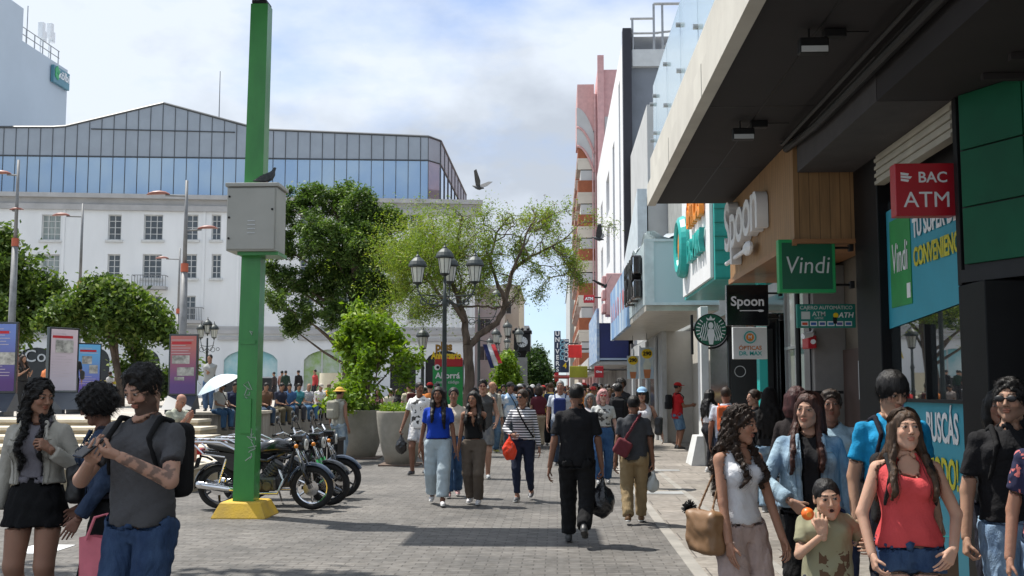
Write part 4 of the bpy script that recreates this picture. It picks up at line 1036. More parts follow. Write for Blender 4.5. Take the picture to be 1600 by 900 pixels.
# graffiti scrawls
gr = mat('graffiti', (.42, .5, .44), .6)
k = MB()
def scrawl(px, py, s, seed, n=5):
    r_ = random.Random(seed); p = onp(px, py, 'y', by_ - w0 - .004)
    for i in range(n):
        pts = []
        x = p[0] + (r_.random() - .5) * .08 * s; z = p[2] - i * .075 * s
        for j in range(5): pts.append((x + (r_.random() - .5) * .13 * s, by_ - w0 - .004, z + (r_.random() - .5) * .11 * s))
        k.tube(pts, .006, 4)
scrawl(391, 668, 1.0, 3, 6); scrawl(388, 602, 1.1, 9, 3); scrawl(390, 520, .5, 5, 1)
k.build('graffiti', gr, gpole)
# cabinet hung on the pole
a = onp(350, 392, 'y', by_ - .38); b = onp(434, 287, 'y', by_ - .38)
cabm = mat('cabinet', (.40, .40, .37), .55, var=.06, scale=2, coat=.1)
cb_ = root('electric_cabinet', (float((a[0] + b[0]) / 2), by_ - .3, float(a[2])), 'grey steel electric cabinet hung high on the green pole', 'cabinet')
k = MB(); k.bbox(a[0] + .02, b[0] - .01, by_ - .37, by_ + .10, a[2], b[2] - .04, .01); k.build('body', cabm, cb_)
k = MB(); k.bbox(a[0], b[0] + .02, by_ - .40, by_ + .12, b[2] - .035, b[2] + .015, .008); k.build('lid', cabm, cb_)
k = MB(); k.bbox(a[0] + .03, b[0] - .03, by_ - .392, by_ - .371, a[2] + .02, b[2] - .06, .006); do = k.build('door', cabm, cb_)
k = MB()
for i in range(4): k.bbox((a[0] + b[0]) / 2 - .04 + .0, (a[0] + b[0]) / 2 + .06, by_ - .402, by_ - .393, a[2] + .22 + i * .052, a[2] + .235 + i * .052, .003)
k.build('vent', M['lightgrey'], do)
k = MB()
for i in range(3): k.disc((a[0] + .06, by_ - .398, a[2] + .16 + i * .27), .014, (0, 1, 0), .016, 10)
k.disc((b[0] - .06, by_ - .398, (a[2] + b[2]) / 2 + .1), .014, (0, 1, 0), .016, 10)
k.build('lock', M['black'], do)
k = MB(); k.box(a[0] + .15, b[0] + .0, by_ - .30, by_ + .16, a[2] - .045, a[2] - .001); k.build('bracket', gm, cb_)
# solar panel above the frame (its shadow lies on the street)
sp = root('solar_panel', (pole_x(GZ), by_, GZ), 'flat solar panel on top of the green pole, above the picture, casting the square shadow', 'solar panel')
MB().bbox(pole_x(GZ) - .95, pole_x(GZ) + 1.15, by_ - .75, by_ + .75, 7.3, 7.36, .01).build('panel', mat('pv', (.02, .03, .08), .15), sp)
MB().tube([(pole_x(GZ), by_, GZ - .05), (pole_x(GZ) + .02, by_, 7.3)], .035, 8).build('mast', M['black'], sp)
MB().bbox(pole_x(GZ) - .1, pole_x(GZ) + .1, by_ - .13, by_ + .13, GZ + .001, GZ + .05, .01).build('cap', M['black'], sp)

# ---- pigeons
pg_m = mat('pigeon', (.06, .065, .075), .6, c2=(.025, .03, .035), scale=30, coords='obj')
def pigeon(x, y, z, rot, label, s=1.0, fly=False):
    o = root('pigeon', (x, y, z), label, 'bird')
    k = MB()
    if not fly:
        prof = [(-.17, .065, .006), (-.12, .07, .02), (-.06, .085, .045), (0, .11, .06), (.05, .14, .062), (.085, .18, .045), (.10, .22, .026), (.11, .25, .024), (.125, .262, .018), (.14, .262, .004)]
    else:
        prof = [(-.17, .0, .01), (-.12, .0, .02), (-.06, .0, .04), (0, .0, .05), (.05, .005, .05), (.09, .015, .035), (.12, .02, .024), (.15, .02, .018), (.17, .018, .003)]
    k.tube([(0, -p[0] * s, p[1] * s) for p in prof], [p[2] * s for p in prof], 12)
    o2 = k.build('body', pg_m, None); o2.location = (0, 0, 0)
    me = o2.data
    bpy.data.objects.remove(o2)
    me_o = bpy.data.objects.new('body', me); col.objects.link(me_o); me_o.parent = o; me.polygons.foreach_set('use_smooth', [True] * len(me.polygons))
    # shift back to local: mesh was centred on its base
    co = np.array([v.co[:] for v in me.vertices]); 
    tgt = np.array([(0, -p[0] * s, p[1] * s) for p in prof]); lo = np.array([0, tgt[:, 1].min(), 0])
    me_o.location = (0, float((min(-p[0] for p in prof) + max(-p[0] for p in prof)) / 2 * s), float(min(p[1] - p[2] for p in prof) * s))
    w = MB()
    if fly:
        for sg_ in (-1, 1):
            pts = [(0, -.06), (sg_ * .14, -.10), (sg_ * .34, -.02), (sg_ * .30, .06), (sg_ * .12, .07), (0, .06)]
            w.prism([(u * s, v * s) for u, v in pts], -.004 * s, .004 * s, lambda u, d, v: (u, v, d + abs(u) * .9))
    else:
        for sg_ in (-1, 1):
            w.prism([(-.09 * s, .12 * s), (.03 * s, .06 * s), (.18 * s, .055 * s), (.06 * s, .15 * s)], 0, .012 * s, lambda u, d, v, g=sg_: (g * (.05 * s + d * 1.0), u, v))
    if w.v:
        me = bpy.data.meshes.new('wing'); me.from_pydata(w.v, [], w.f); me.materials.append(pg_m); wo = bpy.data.objects.new('wing', me); col.objects.link(wo); wo.parent = o
    if not fly:
        w = MB()
        for sg_ in (-1, 1): w.tube([(sg_ * .025 * s, 0, .06 * s), (sg_ * .025 * s, 0, 0)], .005 * s, 6); w.box(sg_ * .025 * s - .012 * s, sg_ * .025 * s + .012 * s, -.04 * s, .02 * s, 0, .006 * s)
        me = bpy.data.meshes.new('leg'); me.from_pydata(w.v, [], w.f); me.materials.append(M['pinkred']); wo = bpy.data.objects.new('leg', me); col.objects.link(wo); wo.parent = o
    o.rotation_euler = (0, 0, rot)
    return o
p = onp(416, 287, 'y', by_ - .15); pigeon(float(p[0]), by_ - .15, float(b[2]) + .015, R(125), 'dark pigeon standing on top of the grey cabinet', .95)
for px, py, D, r_, s_, lb in ((747, 293, 24, 60, 1.0, 'dark bird flying beside the glass roof corner'), (934, 373, 24, 80, .85, 'grey pigeon flying in front of the balconies'), (946, 447, 30, 200, .9, 'small pigeon flying by the blue banner')):
    p = cd(px, py, D); pigeon(float(p[0]), float(p[1]), float(p[2]), R(r_), lb, s_, True).rotation_euler = (R(20), R(15), R(r_))

# ================================================================== MODERN TALL STREET LAMPS ON THE SQUARE
lampred = mat('lampred', (.33, .13, .10), .45, c2=(.24, .09, .07), scale=2)
def tall_lamp(px, D, ytop, yband, heads, label, s=1.0):
    x, y = xy(px, D); o = root('tall_street_lamp', (x, y, PZ), label, 'street lamp', 'tall street lamps on the square')
    ztop = zat(ytop, D); zb = zat(yband, D)
    MB().tube([(x, y, PZ), (x, y, zb)], [.15 * s, .11 * s], 12).build('lower_pole', M['polegrey'], o, smooth=True)
    MB().tube([(x, y, zb + .3), (x, y, ztop)], [.07 * s, .05 * s], 10).build('upper_pole', M['polegrey'], o, smooth=True)
    MB().tube([(x, y, zb), (x, y, zb + .3)], .125 * s, 12).build('band', mat('bandred', (.42, .10, .05), .6), o)
    for px2, py2, L_ in heads:
        q = cd(px2, py2, D); dx = q[0] - x; sg_ = 1 if dx > 0 else -1
        k = MB(); k.tube([(x, y, q[2] - .05), (q[0] - sg_ * L_ * .3, y, q[2] - .02)], .035 * s, 8)
        ho = k.build('arm', M['polegrey'], o)
        k = MB()
        prof = [(-.5, .02, 0), (-.42, .10, .02), (-.2, .17, .05), (.05, .19, .06), (.3, .14, .05), (.45, .07, .02), (.5, .02, 0)]
        vs_ = []; n = 14
        for t, r_, dz in prof:
            for i in range(n):
                an = 2 * math.pi * i / n; vs_.append((q[0] + t * L_, y + r_ * L_ * math.cos(an) * 1.1, q[2] + dz * L_ + r_ * L_ * .62 * math.sin(an) * (1 if math.sin(an) > 0 else .35)))
        k.add(vs_, [(i * n + j, i * n + (j + 1) % n, (i + 1) * n + (j + 1) % n, (i + 1) * n + j) for i in range(6) for j in range(n)]); k.add([vs_[i] for i in range(n)], [tuple(range(n))]); k.add([vs_[6 * n + i] for i in range(n)], [tuple(range(n))])
        k.build('lamp_head', lampred, o, smooth=True)
    return o
tall_lamp(14, 40, 250, 385, [(0, 272, .85), (26, 328, .55)], 'leftmost tall grey lamp pole with a red head behind the dark purple board')
tall_lamp(119, 50, 318, 450, [(95, 337, .85)], 'tall grey lamp pole with one red head over the wide low tree')
tall_lamp(283, 38, 282, 425, [(247, 304, .85), (325, 358, .75)], 'tall grey lamp pole with two red heads left of the cabinet, behind the red board', 1.05)
tall_lamp(275, 66, 388, 490, [(253, 404, .85)], 'smaller farther lamp pole with one red head just left of the two headed one')

# ================================================================== LANTERN POSTS
iron = mat('iron', (.045, .055, .055), .5, metal=.3, var=.2)
lglass = mat('lanternglass', (.62, .62, .56), .35, var=.08, scale=5)
def lantern(k, kg, x, y, z, s):
    """z = base of lantern; about 0.72 s tall"""
    k.lathe((x, y, z), [(.02 * s, -.12 * s), (.03 * s, -.04 * s), (.10 * s, 0), (.12 * s, .02 * s), (.02 * s, .03 * s)], 12)
    kg.lathe((x, y, z), [(.10 * s, .025 * s), (.155 * s, .36 * s)], 8)
    for i in range(8):
        a_ = 2 * math.pi * i / 8; k.tube([(x + .104 * s * math.cos(a_), y + .104 * s * math.sin(a_), z + .02 * s), (x + .162 * s * math.cos(a_), y + .162 * s * math.sin(a_), z + .37 * s)], .007 * s, 4)
    k.lathe((x, y, z), [(.17 * s, .36 * s), (.215 * s, .385 * s), (.21 * s, .42 * s), (.17 * s, .50 * s), (.10 * s, .57 * s), (.05 * s, .60 * s), (.045 * s, .63 * s), (.015 * s, .66 * s), (.012 * s, .73 * s)], 16)
def lantern_post(px, D, ybase_lan, lans, label, s=1.0, z0=0.0, ring=True, name='lantern_post'):
    x, y = xy(px, D); o = root(name, (x, y, z0), label, 'street lamp', 'old style lantern posts')
    zl = zat(ybase_lan, D)
    k = MB(); k.lathe((x, y, z0), [(.2 * s, 0), (.2 * s, .12), (.14 * s, .2), (.12 * s, .7), (.07 * s, .8), (.062 * s, 1.5), (.075 * s, 1.55), (.055 * s, 1.6), (.05 * s, zl - z0 - .65), (.07 * s, zl - z0 - .6), (.04 * s, zl - z0 - .5), (.035 * s, zl - z0)], 14)
    k.build('post', iron, o, smooth=True)
    for dx, dy, dz in lans:
        lx, ly, lz = x + dx * s, y + dy * s, zl + dz * s
        k = MB(); kg = MB(); lantern(k, kg, lx, ly, lz, s)
        if abs(dx) + abs(dy) > .05:
            pts = []
            for t in np.linspace(0, 1, 12):
                pts.append((x + dx * s * t, y + dy * s * t, zl - .42 * s - .16 * s * math.sin(math.pi * t * .9) * 1.0 + (lz - zl + .33 * s) * t ** 4))
            k.tube(pts, .017 * s, 6)
            k.tube([(x, y, zl - .38 * s), (lx, ly, zl - .34 * s)], .015 * s, 6)
            u = np.array([dx, dy]); u = u / np.linalg.norm(u); ax = (-u[1], u[0], 0)
            k.torus((x + u[0] * .25 * s, y + u[1] * .25 * s, zl - .52 * s), .10 * s, .012 * s, ax, 20, 5); k.torus((x + u[0] * .48 * s, y + u[1] * .48 * s, zl - .5 * s), .07 * s, .012 * s, ax, 20, 5)
        lo = k.build('lantern', iron, o)
        kg.build('lantern_glass', lglass, lo)
    return o
lantern_post(694, 27.5, 437, [(-.62, .0, -.08), (.68, .05, -.06), (0, 0, .12), (.05, .62, 0)], 'nearest dark iron lantern post with three large glass lanterns in front of the branching tree', 1.12)
lantern_post(748, 42, 480, [(-.62, 0, 0), (.62, 0, 0), (0, 0, .25)], 'second iron lantern post half hidden behind the trunk of the branching tree', 1.1)
lantern_post(793, 52, 536, [(-.5, 0, .0), (.5, 0, 0), (0, 0, .3)], 'third iron lantern post just left of the clock column', 1.1)
lantern_post(779, 66, 545, [(-.5, 0, .0), (.5, 0, 0), (0, 0, .3)], 'farthest and smallest iron lantern post behind the bright bush', 1.05)
lantern_post(322, 46, 528, [(-.3, 0, 0), (.3, 0, 0), (0, 0, .2)], 'iron lantern post on the square beside the red information board', .95, PZ)
lantern_post(660, 34, 545, [(0, 0, 0)], 'slim iron lantern post between the planters and the promotion panel', 1.0)

# flag between posts
x, y = xy(762, 43); z0 = zat(538, 43); z1 = zat(575, 43)
fo = root('flag', (x, y, z1), 'blue white and red striped flag hanging from a thin arm', 'flag')
for i, c_ in enumerate([(.02, .03, .12), (.7, .7, .7), (.5, .03, .04), (.7, .7, .7), (.02, .03, .12)][:3]):
    k = MB(); vs_ = []
    for j in range(7):
        for q in (0, 1):
            vs_.append((x - .2 + (i + q) * .16 + .05 * j, y + .06 * math.sin(j * 1.3 + i), z0 - (z0 - z1) * j / 6 * (1 - .1 * i)))
    k.add(vs_, [(j * 2, j * 2 + 1, j * 2 + 3, j * 2 + 2) for j in range(6)]); k.build('stripe', mat('fl%d' % i, c_, .8), fo)
MB().tube([(x - .9, y, z0 + .3), (x + .2, y, z0 + .05)], .02, 6).build('arm', iron, fo)

# ================================================================== CLOCK COLUMN
x, y = xy(816, 56); zt = zat(518, 56); zb = zat(548, 56)
ck = root('clock_column', (x, y, 0), 'street clock with a dark square case on a grey stone column', 'clock')
k = MB(); k.bbox(x - .26, x + .26, y - .26, y + .26, 0, zb - .35, .02); k.bbox(x - .45, x + .45, y - .45, y + .45, 0, .5, .03); k.build('column', mat('colgrey', (.22, .22, .21), .8), ck)
k = MB(); k.bbox(x - .42, x + .42, y - .35, y + .35, zb - .05, zt - .12, .03); k.bbox(x - .5, x + .5, y - .42, y + .42, zt - .11, zt + .04, .02); k.lathe((x, y, zb - .35), [(.22, 0), (.36, .3)], 4, math.pi / 4)
for dx in (-.32, 0, .3): k.ball((x + dx, y, zt + .12), .09, 8)
k.build('case', M['black'], ck)
zc_ = (zb + zt) / 2 - .06
MB().disc((x + .02, y - .36, zc_), .27, (0, 1, 0), .03, 30).build('dial', M['lightgrey'], ck)
k = MB(); k.tube([(x + .02, y - .385, zc_), (x - .05, y - .385, zc_ - .13)], .022, 5); k.tube([(x + .02, y - .385, zc_), (x + .14, y - .385, zc_ - .1)], .016, 5)
for i in range(12): a_ = i * math.pi / 6; k.tube([(x + .02 + .2 * math.cos(a_), y - .38, zc_ + .2 * math.sin(a_)), (x + .02 + .25 * math.cos(a_), y - .38, zc_ + .25 * math.sin(a_))], .012, 4)
k.build('hands', M['black'], ck)

# ================================================================== PROMOTION PANEL
D = 34; a = cd(676, 612, D); b = cd(723, 566, D); y = float(a[1])
pp = root('promotion_panel', ((a[0] + b[0]) / 2, y, 0), 'green and red promotion panel with yellow anniversary letters on top behind the lantern post', 'sign')
g0 = mat('promogreen', (.012, .24, .08), .5, c2=(.02, .33, .06), scale=.8)
MB().bbox(a[0], b[0], y, y + .15, .1, b[2] - .12, .01).build('panel', g0, pp)
MB().bbox(a[0] + .06, b[0] - .0, y - .03, y + .1, b[2] - .14, b[2] + .14, .03).build('red_band', M['red'], pp)
text('Aniversario', .30, ((a[0] + b[0]) / 2 - .04, y - .05, b[2] + .20), CAMX, CAMY, M['yellow'], pp, 'lettering', .03, bold=.014, sx=.66)
text('plus', .36, ((a[0] + b[0]) / 2 - .12, y - .04, b[2] + .48), CAMX, CAMY, mat('brownyel', (.35, .18, .02), .6), pp, 'lettering', .03, bold=.02, sx=.9)
text('Ahorrá', .26, ((a[0] + b[0]) / 2, y - .01, b[2] - .42), CAMX, CAMY, M['white'], pp, 'lettering', .01, bold=.006)
text('con tu código', .13, ((a[0] + b[0]) / 2, y - .01, b[2] - .62), CAMX, CAMY, M['lightgrey'], pp, 'lettering', .01, bold=.002)
k = MB(); k.disc((a[0] + .14, y - .02, b[2] - .16), .09, (0, 1, 0), .03); k.build('eye_disc', M['white'], pp); MB().disc((a[0] + .16, y - .04, b[2] - .16), .045, (0, 1, 0), .02).build('dot', M['black'], pp)
k = MB(); k.box(a[0] + .2, a[0] + .24, y + .02, y + .1, 0, .1); k.box(b[0] - .24, b[0] - .2, y + .02, y + .1, 0, .1); k.build('foot', M['black'], pp)

# ================================================================== INFORMATION BOARDS ON THE SQUARE
def board_mat(name, c1, c2, axis_h):
    m, nt, b = _nt(name); L = nt.links; N = nt.nodes
    t = N.new('ShaderNodeTexCoord'); s_ = N.new('ShaderNodeSeparateXYZ'); L.new(t.outputs['Generated'], s_.inputs[0])
    r_ = N.new('ShaderNodeValToRGB'); r_.color_ramp.elements[0].color = c1 + (1,); r_.color_ramp.elements[1].color = c2 + (1,); r_.color_ramp.elements[0].position = .15; r_.color_ramp.elements[1].position = .85
    L.new(s_.outputs['Z'], r_.inputs['Fac']); L.new(r_.outputs[0], b.inputs['Base Color']); b.inputs['Roughness'].default_value = .3
    return m
def info_board(px, D, wpx, ytop, ybot, yaw, c1, c2, label, pics, titlec):
    x, y = xy(px, D); z1 = zat(ytop, D); z0 = zat(ybot, D)
    ca = math.cos(yaw); sa = math.sin(yaw); W = wpx / 1700 * D / max(.25, abs(ca)) if abs(ca) > .5 else .95
    W = min(W, 1.0)
    fr = frame((x, y, 0), (ca, sa), (sa, -ca)); h = W / 2
    o = root('information_board', (x, y, PZ), label, 'information board', 'standing information boards on the square')
    k = MB(); k.bbox(-h, h, -.12, 0, z0 - .06, z1, .01, fr); k.build('frame', M['blackgloss'], o)
    k = MB(); k.quad(fr(-h + .05, .004, z0), fr(h - .05, .004, z0), fr(h - .05, .004, z1 - .05), fr(-h + .05, .004, z1 - .05)); po = k.build('panel', board_mat('board' + label[:7] + str(px), c1, c2, 0), o)
    H = z1 - z0
    k = MB(); k.box(-h * .8, h * .55, .008, .012, z1 - H * .17, z1 - H * .13, fr); k.build('title_strip', titlec, po)
    k = MB()
    for u0, u1, v0, v1 in pics: k.box(-h + W * u0, -h + W * u1, .008, .014, z0 + H * v0, z0 + H * v1, fr)
    k.build('picture', mat('photobw', (.5, .5, .47), .5, c2=(.16, .16, .15), scale=6), po)
    k = MB(); rr_ = random.Random(px)
    for i in range(16):
        v = .22 + .045 * i
        if any(v0 - .02 < v < v1 + .02 for _, _, v0, v1 in pics): continue
        k.box(-h * .82, -h * .82 + W * (.45 + .35 * rr_.random()), .007, .010, z0 + H * v, z0 + H * v + .014, fr)
    k.build('wording', mat('wordpale', (.5, .45, .5), .6), po)
    k = MB()
    k.add([fr(-h, -.35, PZ + .12), fr(h, -.35, PZ + .12), fr(h, .62, PZ + .12), fr(-h, .62, PZ + .12), fr(-h, -.12, z0 - .06), fr(h, -.12, z0 - .06), fr(h, .01, z0 - .06), fr(-h, .01, z0 - .06)], [(0, 3, 2, 1), (4, 5, 6, 7), (0, 1, 5, 4), (1, 2, 6, 5), (2, 3, 7, 6), (3, 0, 4, 7)])
    for u in (-h * .7, h * .7): k.box(u - .05, u + .05, -.2, .5, PZ - .01, PZ + .12, fr)
    k.build('base', mat('boardbase', (.035, .045, .06), .4), o)
    return o
info_board(-6, 27, 58, 503, 611, R(8), (.08, .03, .16), (.13, .20, .50), 'dark blue and purple information board cut by the left frame edge', [(.45, .95, .38, .56)], M['red'])
info_board(285, 30, 45, 522, 615, R(4), (.10, .045, .19), (.44, .14, .12), 'red to purple information board with two old photographs beside the seated people', [(.12, .72, .50, .64), (.3, .88, .30, .44), (.22, .55, .22, .28)], M['red'])
info_board(98, 30, 20, 512, 610, R(62), (.45, .42, .5), (.60, .50, .55), 'pale red and white information board turned nearly edge on', [(.2, .8, .6, .8)], M['red'])
info_board(138, 37, 26, 536, 618, R(48), (.16, .10, .42), (.12, .38, .66), 'light blue and violet information board turned half away beside the pale one', [(.2, .6, .6, .75), (.5, .85, .42, .58)], M['red'])
# barrier tape
k = MB(); pa, pb_ = cd(150, 597, 46), cd(266, 602, 46)
for i in range(8):
    t0, t1 = i / 8, (i + 1) / 8; q0 = pa + (pb_ - pa) * t0; q1 = pa + (pb_ - pa) * t1
    s0 = -.08 * math.sin(math.pi * t0); s1 = -.08 * math.sin(math.pi * t1)
    k.add([(q0[0], q0[1], q0[2] + s0), (q1[0], q1[1], q1[2] + s1), (q1[0], q1[1] + .003, q1[2] + s1 + .11), (q0[0], q0[1] + .003, q0[2] + s0 + .11)], [(0, 1, 2, 3)])
tp = k.build('barrier_tape', mat('tape', (.75, .6, .05), .4)); tag(tp, 'yellow barrier tape strung across the square below the shop fronts', 'barrier tape')
for q in (pa, pb_):
    k = MB(); k.tube([(q[0], q[1], PZ), (q[0], q[1], q[2] + .15)], .03, 8); tag(k.build('tape_post', M['black']), 'thin black post at the ' + ('far left end' if q is pa else 'near right end') + ' of the yellow tape', 'post', 'tape posts')
# cream cone structure
x, y = xy(519, 54); z0_ = zat(617, 54); zt = zat(583, 54); zm_ = zat(604, 54)
k = MB(); k.lathe((x, y, z0_ - .3), [(.72, 0), (.70, .35), (.64, .5), (.62, zt - z0_ + .3)], 28)
tag(k.build('cream_drum', mat('creamd', (.62, .58, .45), .6, var=.05), smooth=False), 'large cream drum shaped planter or bollard behind the seated people', 'drum')
k = MB()
for i in range(5): k.box(xy(495, 50)[0], xy(532, 50)[0], 46 + i * .9, 52, PZ - .45 + i * .15, PZ - .3 + i * .15)
tag(k.build('stone_steps', M['step']), kind='structure')

# ================================================================== BIN RACK
x, y = xy(508, 17.6)
br_ = root('metal_bin', (x, y, 0), 'dark slatted metal bin standing behind the parked motorcycles', 'bin')
k = MB(); n = 12
for i in range(4):
    for j in range(6):
        t = -.26 + .52 * (j + .5) / 6; q = [(t, -.26), (.26, t), (-t, .26), (-.26, -t)][i]; 
        k.bbox(x + q[0] - (.025 if i % 2 == 0 else .008), x + q[0] + (.025 if i % 2 == 0 else .008), y + q[1] - (.008 if i % 2 == 0 else .025), y + q[1] + (.008 if i % 2 == 0 else .025), .08, .80, .003)
k.build('slat', M['black'], br_)
k = MB()
for z in (.05, .8): k.box(x - .29, x + .29, y - .29, y - .25, z, z + .05); k.box(x - .29, x + .29, y + .25, y + .29, z, z + .05); k.box(x - .29, x - .25, y - .25, y + .25, z, z + .05); k.box(x + .25, x + .29, y - .25, y + .25, z, z + .05)
k.box(x - .25, x + .25, y - .25, y + .25, .05, .07); k.box(x - .02, x + .02, y - .02, y + .02, 0, .05)
k.build('rim', M['black'], br_)

# ================================================================== MOTORCYCLES
tyre = mat('tyre', (.018, .018, .019), .85, var=.2); chrome = mat('chrome', (.75, .75, .76), .12, metal=1, var=.03)
bikeblk = mat('bikeblack', (.012, .013, .016), .2, coat=.6); bikeblue = mat('bikeblue', (.03, .05, .09), .2, coat=.6); seatm = mat('seatm', (.02, .02, .021), .7)
engm = mat('engm', (.10, .10, .10), .45, metal=.7, var=.3, scale=20, coords='obj')
def local_build(mb, name, m, parent, smooth=False):
    me = bpy.data.meshes.new(name); me.from_pydata(mb.v, [], mb.f)
    import bmesh
    bm = bmesh.new(); bm.from_mesh(me); bmesh.ops.recalc_face_normals(bm, faces=bm.faces); bm.to_mesh(me); bm.free()
    me.materials.append(m); o = bpy.data.objects.new(name, me); col.objects.link(o); o.parent = parent
    if smooth: me.polygons.foreach_set('use_smooth', [True] * len(me.polygons))
    return o
def motorcycle(x, y, rot, label, accent, gfork=False):
    """local +X is forward"""
    o = root('motorcycle', (x, y, 0), label, 'motorcycle', 'motorcycles parked around the green pole')
    B = lambda mb, name, m, p=o, s=False: local_build(mb, name, m, p, s)
    Rw = .30
    wx_ = (-.63, .66)
    for i, cx in enumerate(wx_):
        k = MB(); k.torus((cx, 0, Rw - .0), Rw - .045, .045, (0, 1, 0), 40, 10); wo = B(k, 'wheel', tyre, o, True)
        k = MB(); k.torus((cx, 0, Rw), Rw - .085, .018, (0, 1, 0), 36, 8)
        for j in range(6):
            a_ = j * math.pi / 3 + .3; c_, s_ = math.cos(a_), math.sin(a_)
            k.tube([(cx + .03 * c_, 0, Rw + .03 * s_), (cx + (Rw - .09) * math.cos(a_ + .25), 0, Rw + (Rw - .09) * math.sin(a_ + .25))], [.022, .014], 6)
        k.disc((cx, 0, Rw), .05, (0, 1, 0), .12, 18); B(k, 'rim', bikeblk if i == 0 else chrome if accent is None else bikeblk, wo)
        k = MB(); k.torus((cx, -.0, Rw), Rw - .072, .009, (0, 1, 0), 36, 6); k.disc((cx, -.055, Rw), .105, (0, 1, 0), .006, 28); B(k, 'brake_disc', chrome, wo)
    # front fork, fender
    k = MB()
    for s_ in (-1, 1): k.tube([(.66, s_ * .085, Rw), (.52, s_ * .085, .72), (.44, s_ * .085, .98)], [.028, .026, .02], 10)
    B(k, 'fork', chrome, o, True)
    k = MB()
    for s_ in (-1, 1): k.tube([(.64, s_ * .09, Rw + .06), (.535, s_ * .09, .66)], .036, 10)
    B(k, 'fork_cover', mat('bikegreen', (.01, .30, .06), .2, coat=.6) if gfork else bikeblk, o, True)
    def fender(cx, a0, a1, Rr, w, m_, nm):
        k = MB(); n = 18; vs_ = []
        for i in range(n + 1):
            a_ = a0 + (a1 - a0) * i / n
            for t in (-1, -.5, 0, .5, 1):
                rr_ = Rr - .03 * t * t; vs_.append((cx + rr_ * math.cos(a_), t * w, Rw + rr_ * math.sin(a_)))
            for t in (1, .5, 0, -.5, -1):
                rr_ = Rr - .008 - .03 * t * t; vs_.append((cx + rr_ * math.cos(a_), t * w * .97, Rw + rr_ * math.sin(a_)))
        k.add(vs_, [(i * 10 + j, i * 10 + (j + 1) % 10, (i + 1) * 10 + (j + 1) % 10, (i + 1) * 10 + j) for i in range(n) for j in range(10)]); B(k, nm, m_, o, True)
    fender(.66, R(25), R(165), Rw + .045, .07, bikeblue if accent is None else accent, 'front_fender')
    fender(-.63, R(40), R(185), Rw + .05, .08, bikeblk, 'rear_fender')
    # frame, engine, tank
    k = MB(); k.tube([(.42, 0, .92), (.30, 0, .78), (.05, 0, .66), (-.35, 0, .70), (-.62, 0, .78)], .026, 8); k.tube([(.44, 0, .9), (.34, 0, .5), (.22, 0, .28), (-.2, 0, .25), (-.3, 0, .32), (-.3, 0, .68)], .024, 8)
    for s_ in (-1, 1): k.tube([(-.25, s_ * .07, .34), (-.63, s_ * .10, Rw)], .022, 8)
    k.tube([(-.1, .0, .28), (-.14, .28, .0)], .014, 6)
    B(k, 'frame', bikeblk)
    k = MB(); k.bbox(-.22, .2, -.12, .12, .26, .46, .04); k.tube([(.05, 0, .42), (.2, 0, .64)], [.085, .08], 12)
    for i in range(6): t = i / 5; k.disc((.07 + .12 * t, 0, .46 + .16 * t), .105, (.55, 0, .8), .010, 16)
    k.disc((-.08, -.13, .35), .095, (0, 1, 0), .05, 20); k.disc((.08, -.125, .34), .06, (0, 1, 0), .05, 18); k.disc((-.08, .13, .35), .095, (0, 1, 0), .05, 20)
    B(k, 'engine', engm)
    k = MB(); k.tube([(.2, -.06, .6), (.3, -.11, .42), (.22, -.13, .24), (-.2, -.14, .24), (-.35, -.15, .28)], .02, 8); k.tube([(-.3, -.15, .275), (-.45, -.16, .30), (-.85, -.17, .36), (-.88, -.17, .365)], [.03, .05, .052, .035], 14); B(k, 'exhaust', chrome, o, True)
    k = MB(); prof = [(.40, .80, .03, .03), (.34, .84, .09, .08), (.2, .86, .13, .11), (.02, .83, .12, .10), (-.12, .78, .08, .07), (-.16, .77, .03, .03)]; n = 16; vs_ = []
    for cx, cz, ry, rz in prof:
        for j in range(n): a_ = 2 * math.pi * j / n; vs_.append((cx, ry * math.cos(a_), cz + rz * math.sin(a_) * (1 if math.sin(a_) > 0 else .8)))
    k.add(vs_, [(i * n + j, i * n + (j + 1) % n, (i + 1) * n + (j + 1) % n, (i + 1) * n + j) for i in range(5) for j in range(n)]); B(k, 'fuel_tank', accent or bikeblk, o, True)
    k = MB(); prof = [(-.08, .79, .07, .03), (-.12, .80, .11, .045), (-.3, .79, .13, .05), (-.5, .83, .13, .05), (-.72, .87, .11, .045), (-.78, .88, .06, .02)]; vs_ = []
    for cx, cz, ry, rz in prof:
        for j in range(n): a_ = 2 * math.pi * j / n; c_, s2 = math.cos(a_), math.sin(a_); vs_.append((cx, ry * np.sign(c_) * abs(c_) ** .5, cz + rz * np.sign(s2) * abs(s2) ** .6))
    k.add(vs_, [(i * n + j, i * n + (j + 1) % n, (i + 1) * n + (j + 1) % n, (i + 1) * n + j) for i in range(5) for j in range(n)]); k.add([vs_[j] for j in range(n)], [tuple(range(n))]); k.add([vs_[5 * n + j] for j in range(n)], [tuple(range(n))])
    B(k, 'seat', seatm, o, True)
    k = MB()
    for s_ in (-1, 1): k.add([(-.12, s_ * .13, .74), (-.2, s_ * .14, .5), (-.42, s_ * .14, .55), (-.82, s_ * .10, .80), (-.5, s_ * .125, .78), (-.12, s_ * .10, .74), (-.2, s_ * .11, .5), (-.42, s_ * .11, .55), (-.82, s_ * .07, .80), (-.5, s_ * .09, .78)], [(0, 1, 2, 3, 4), (9, 8, 7, 6, 5), (0, 5, 6, 1), (1, 6, 7, 2), (2, 7, 8, 3), (3, 8, 9, 4), (4, 9, 5, 0)])
    B(k, 'side_panel', bikeblk)
    # rear rack and shocks
    k = MB(); k.tube([(-.3, -.15, .80), (-.55, -.16, .92), (-.98, -.14, .93), (-1.02, 0, .93), (-.98, .14, .93), (-.55, .16, .92), (-.3, .15, .80)], .013, 8)
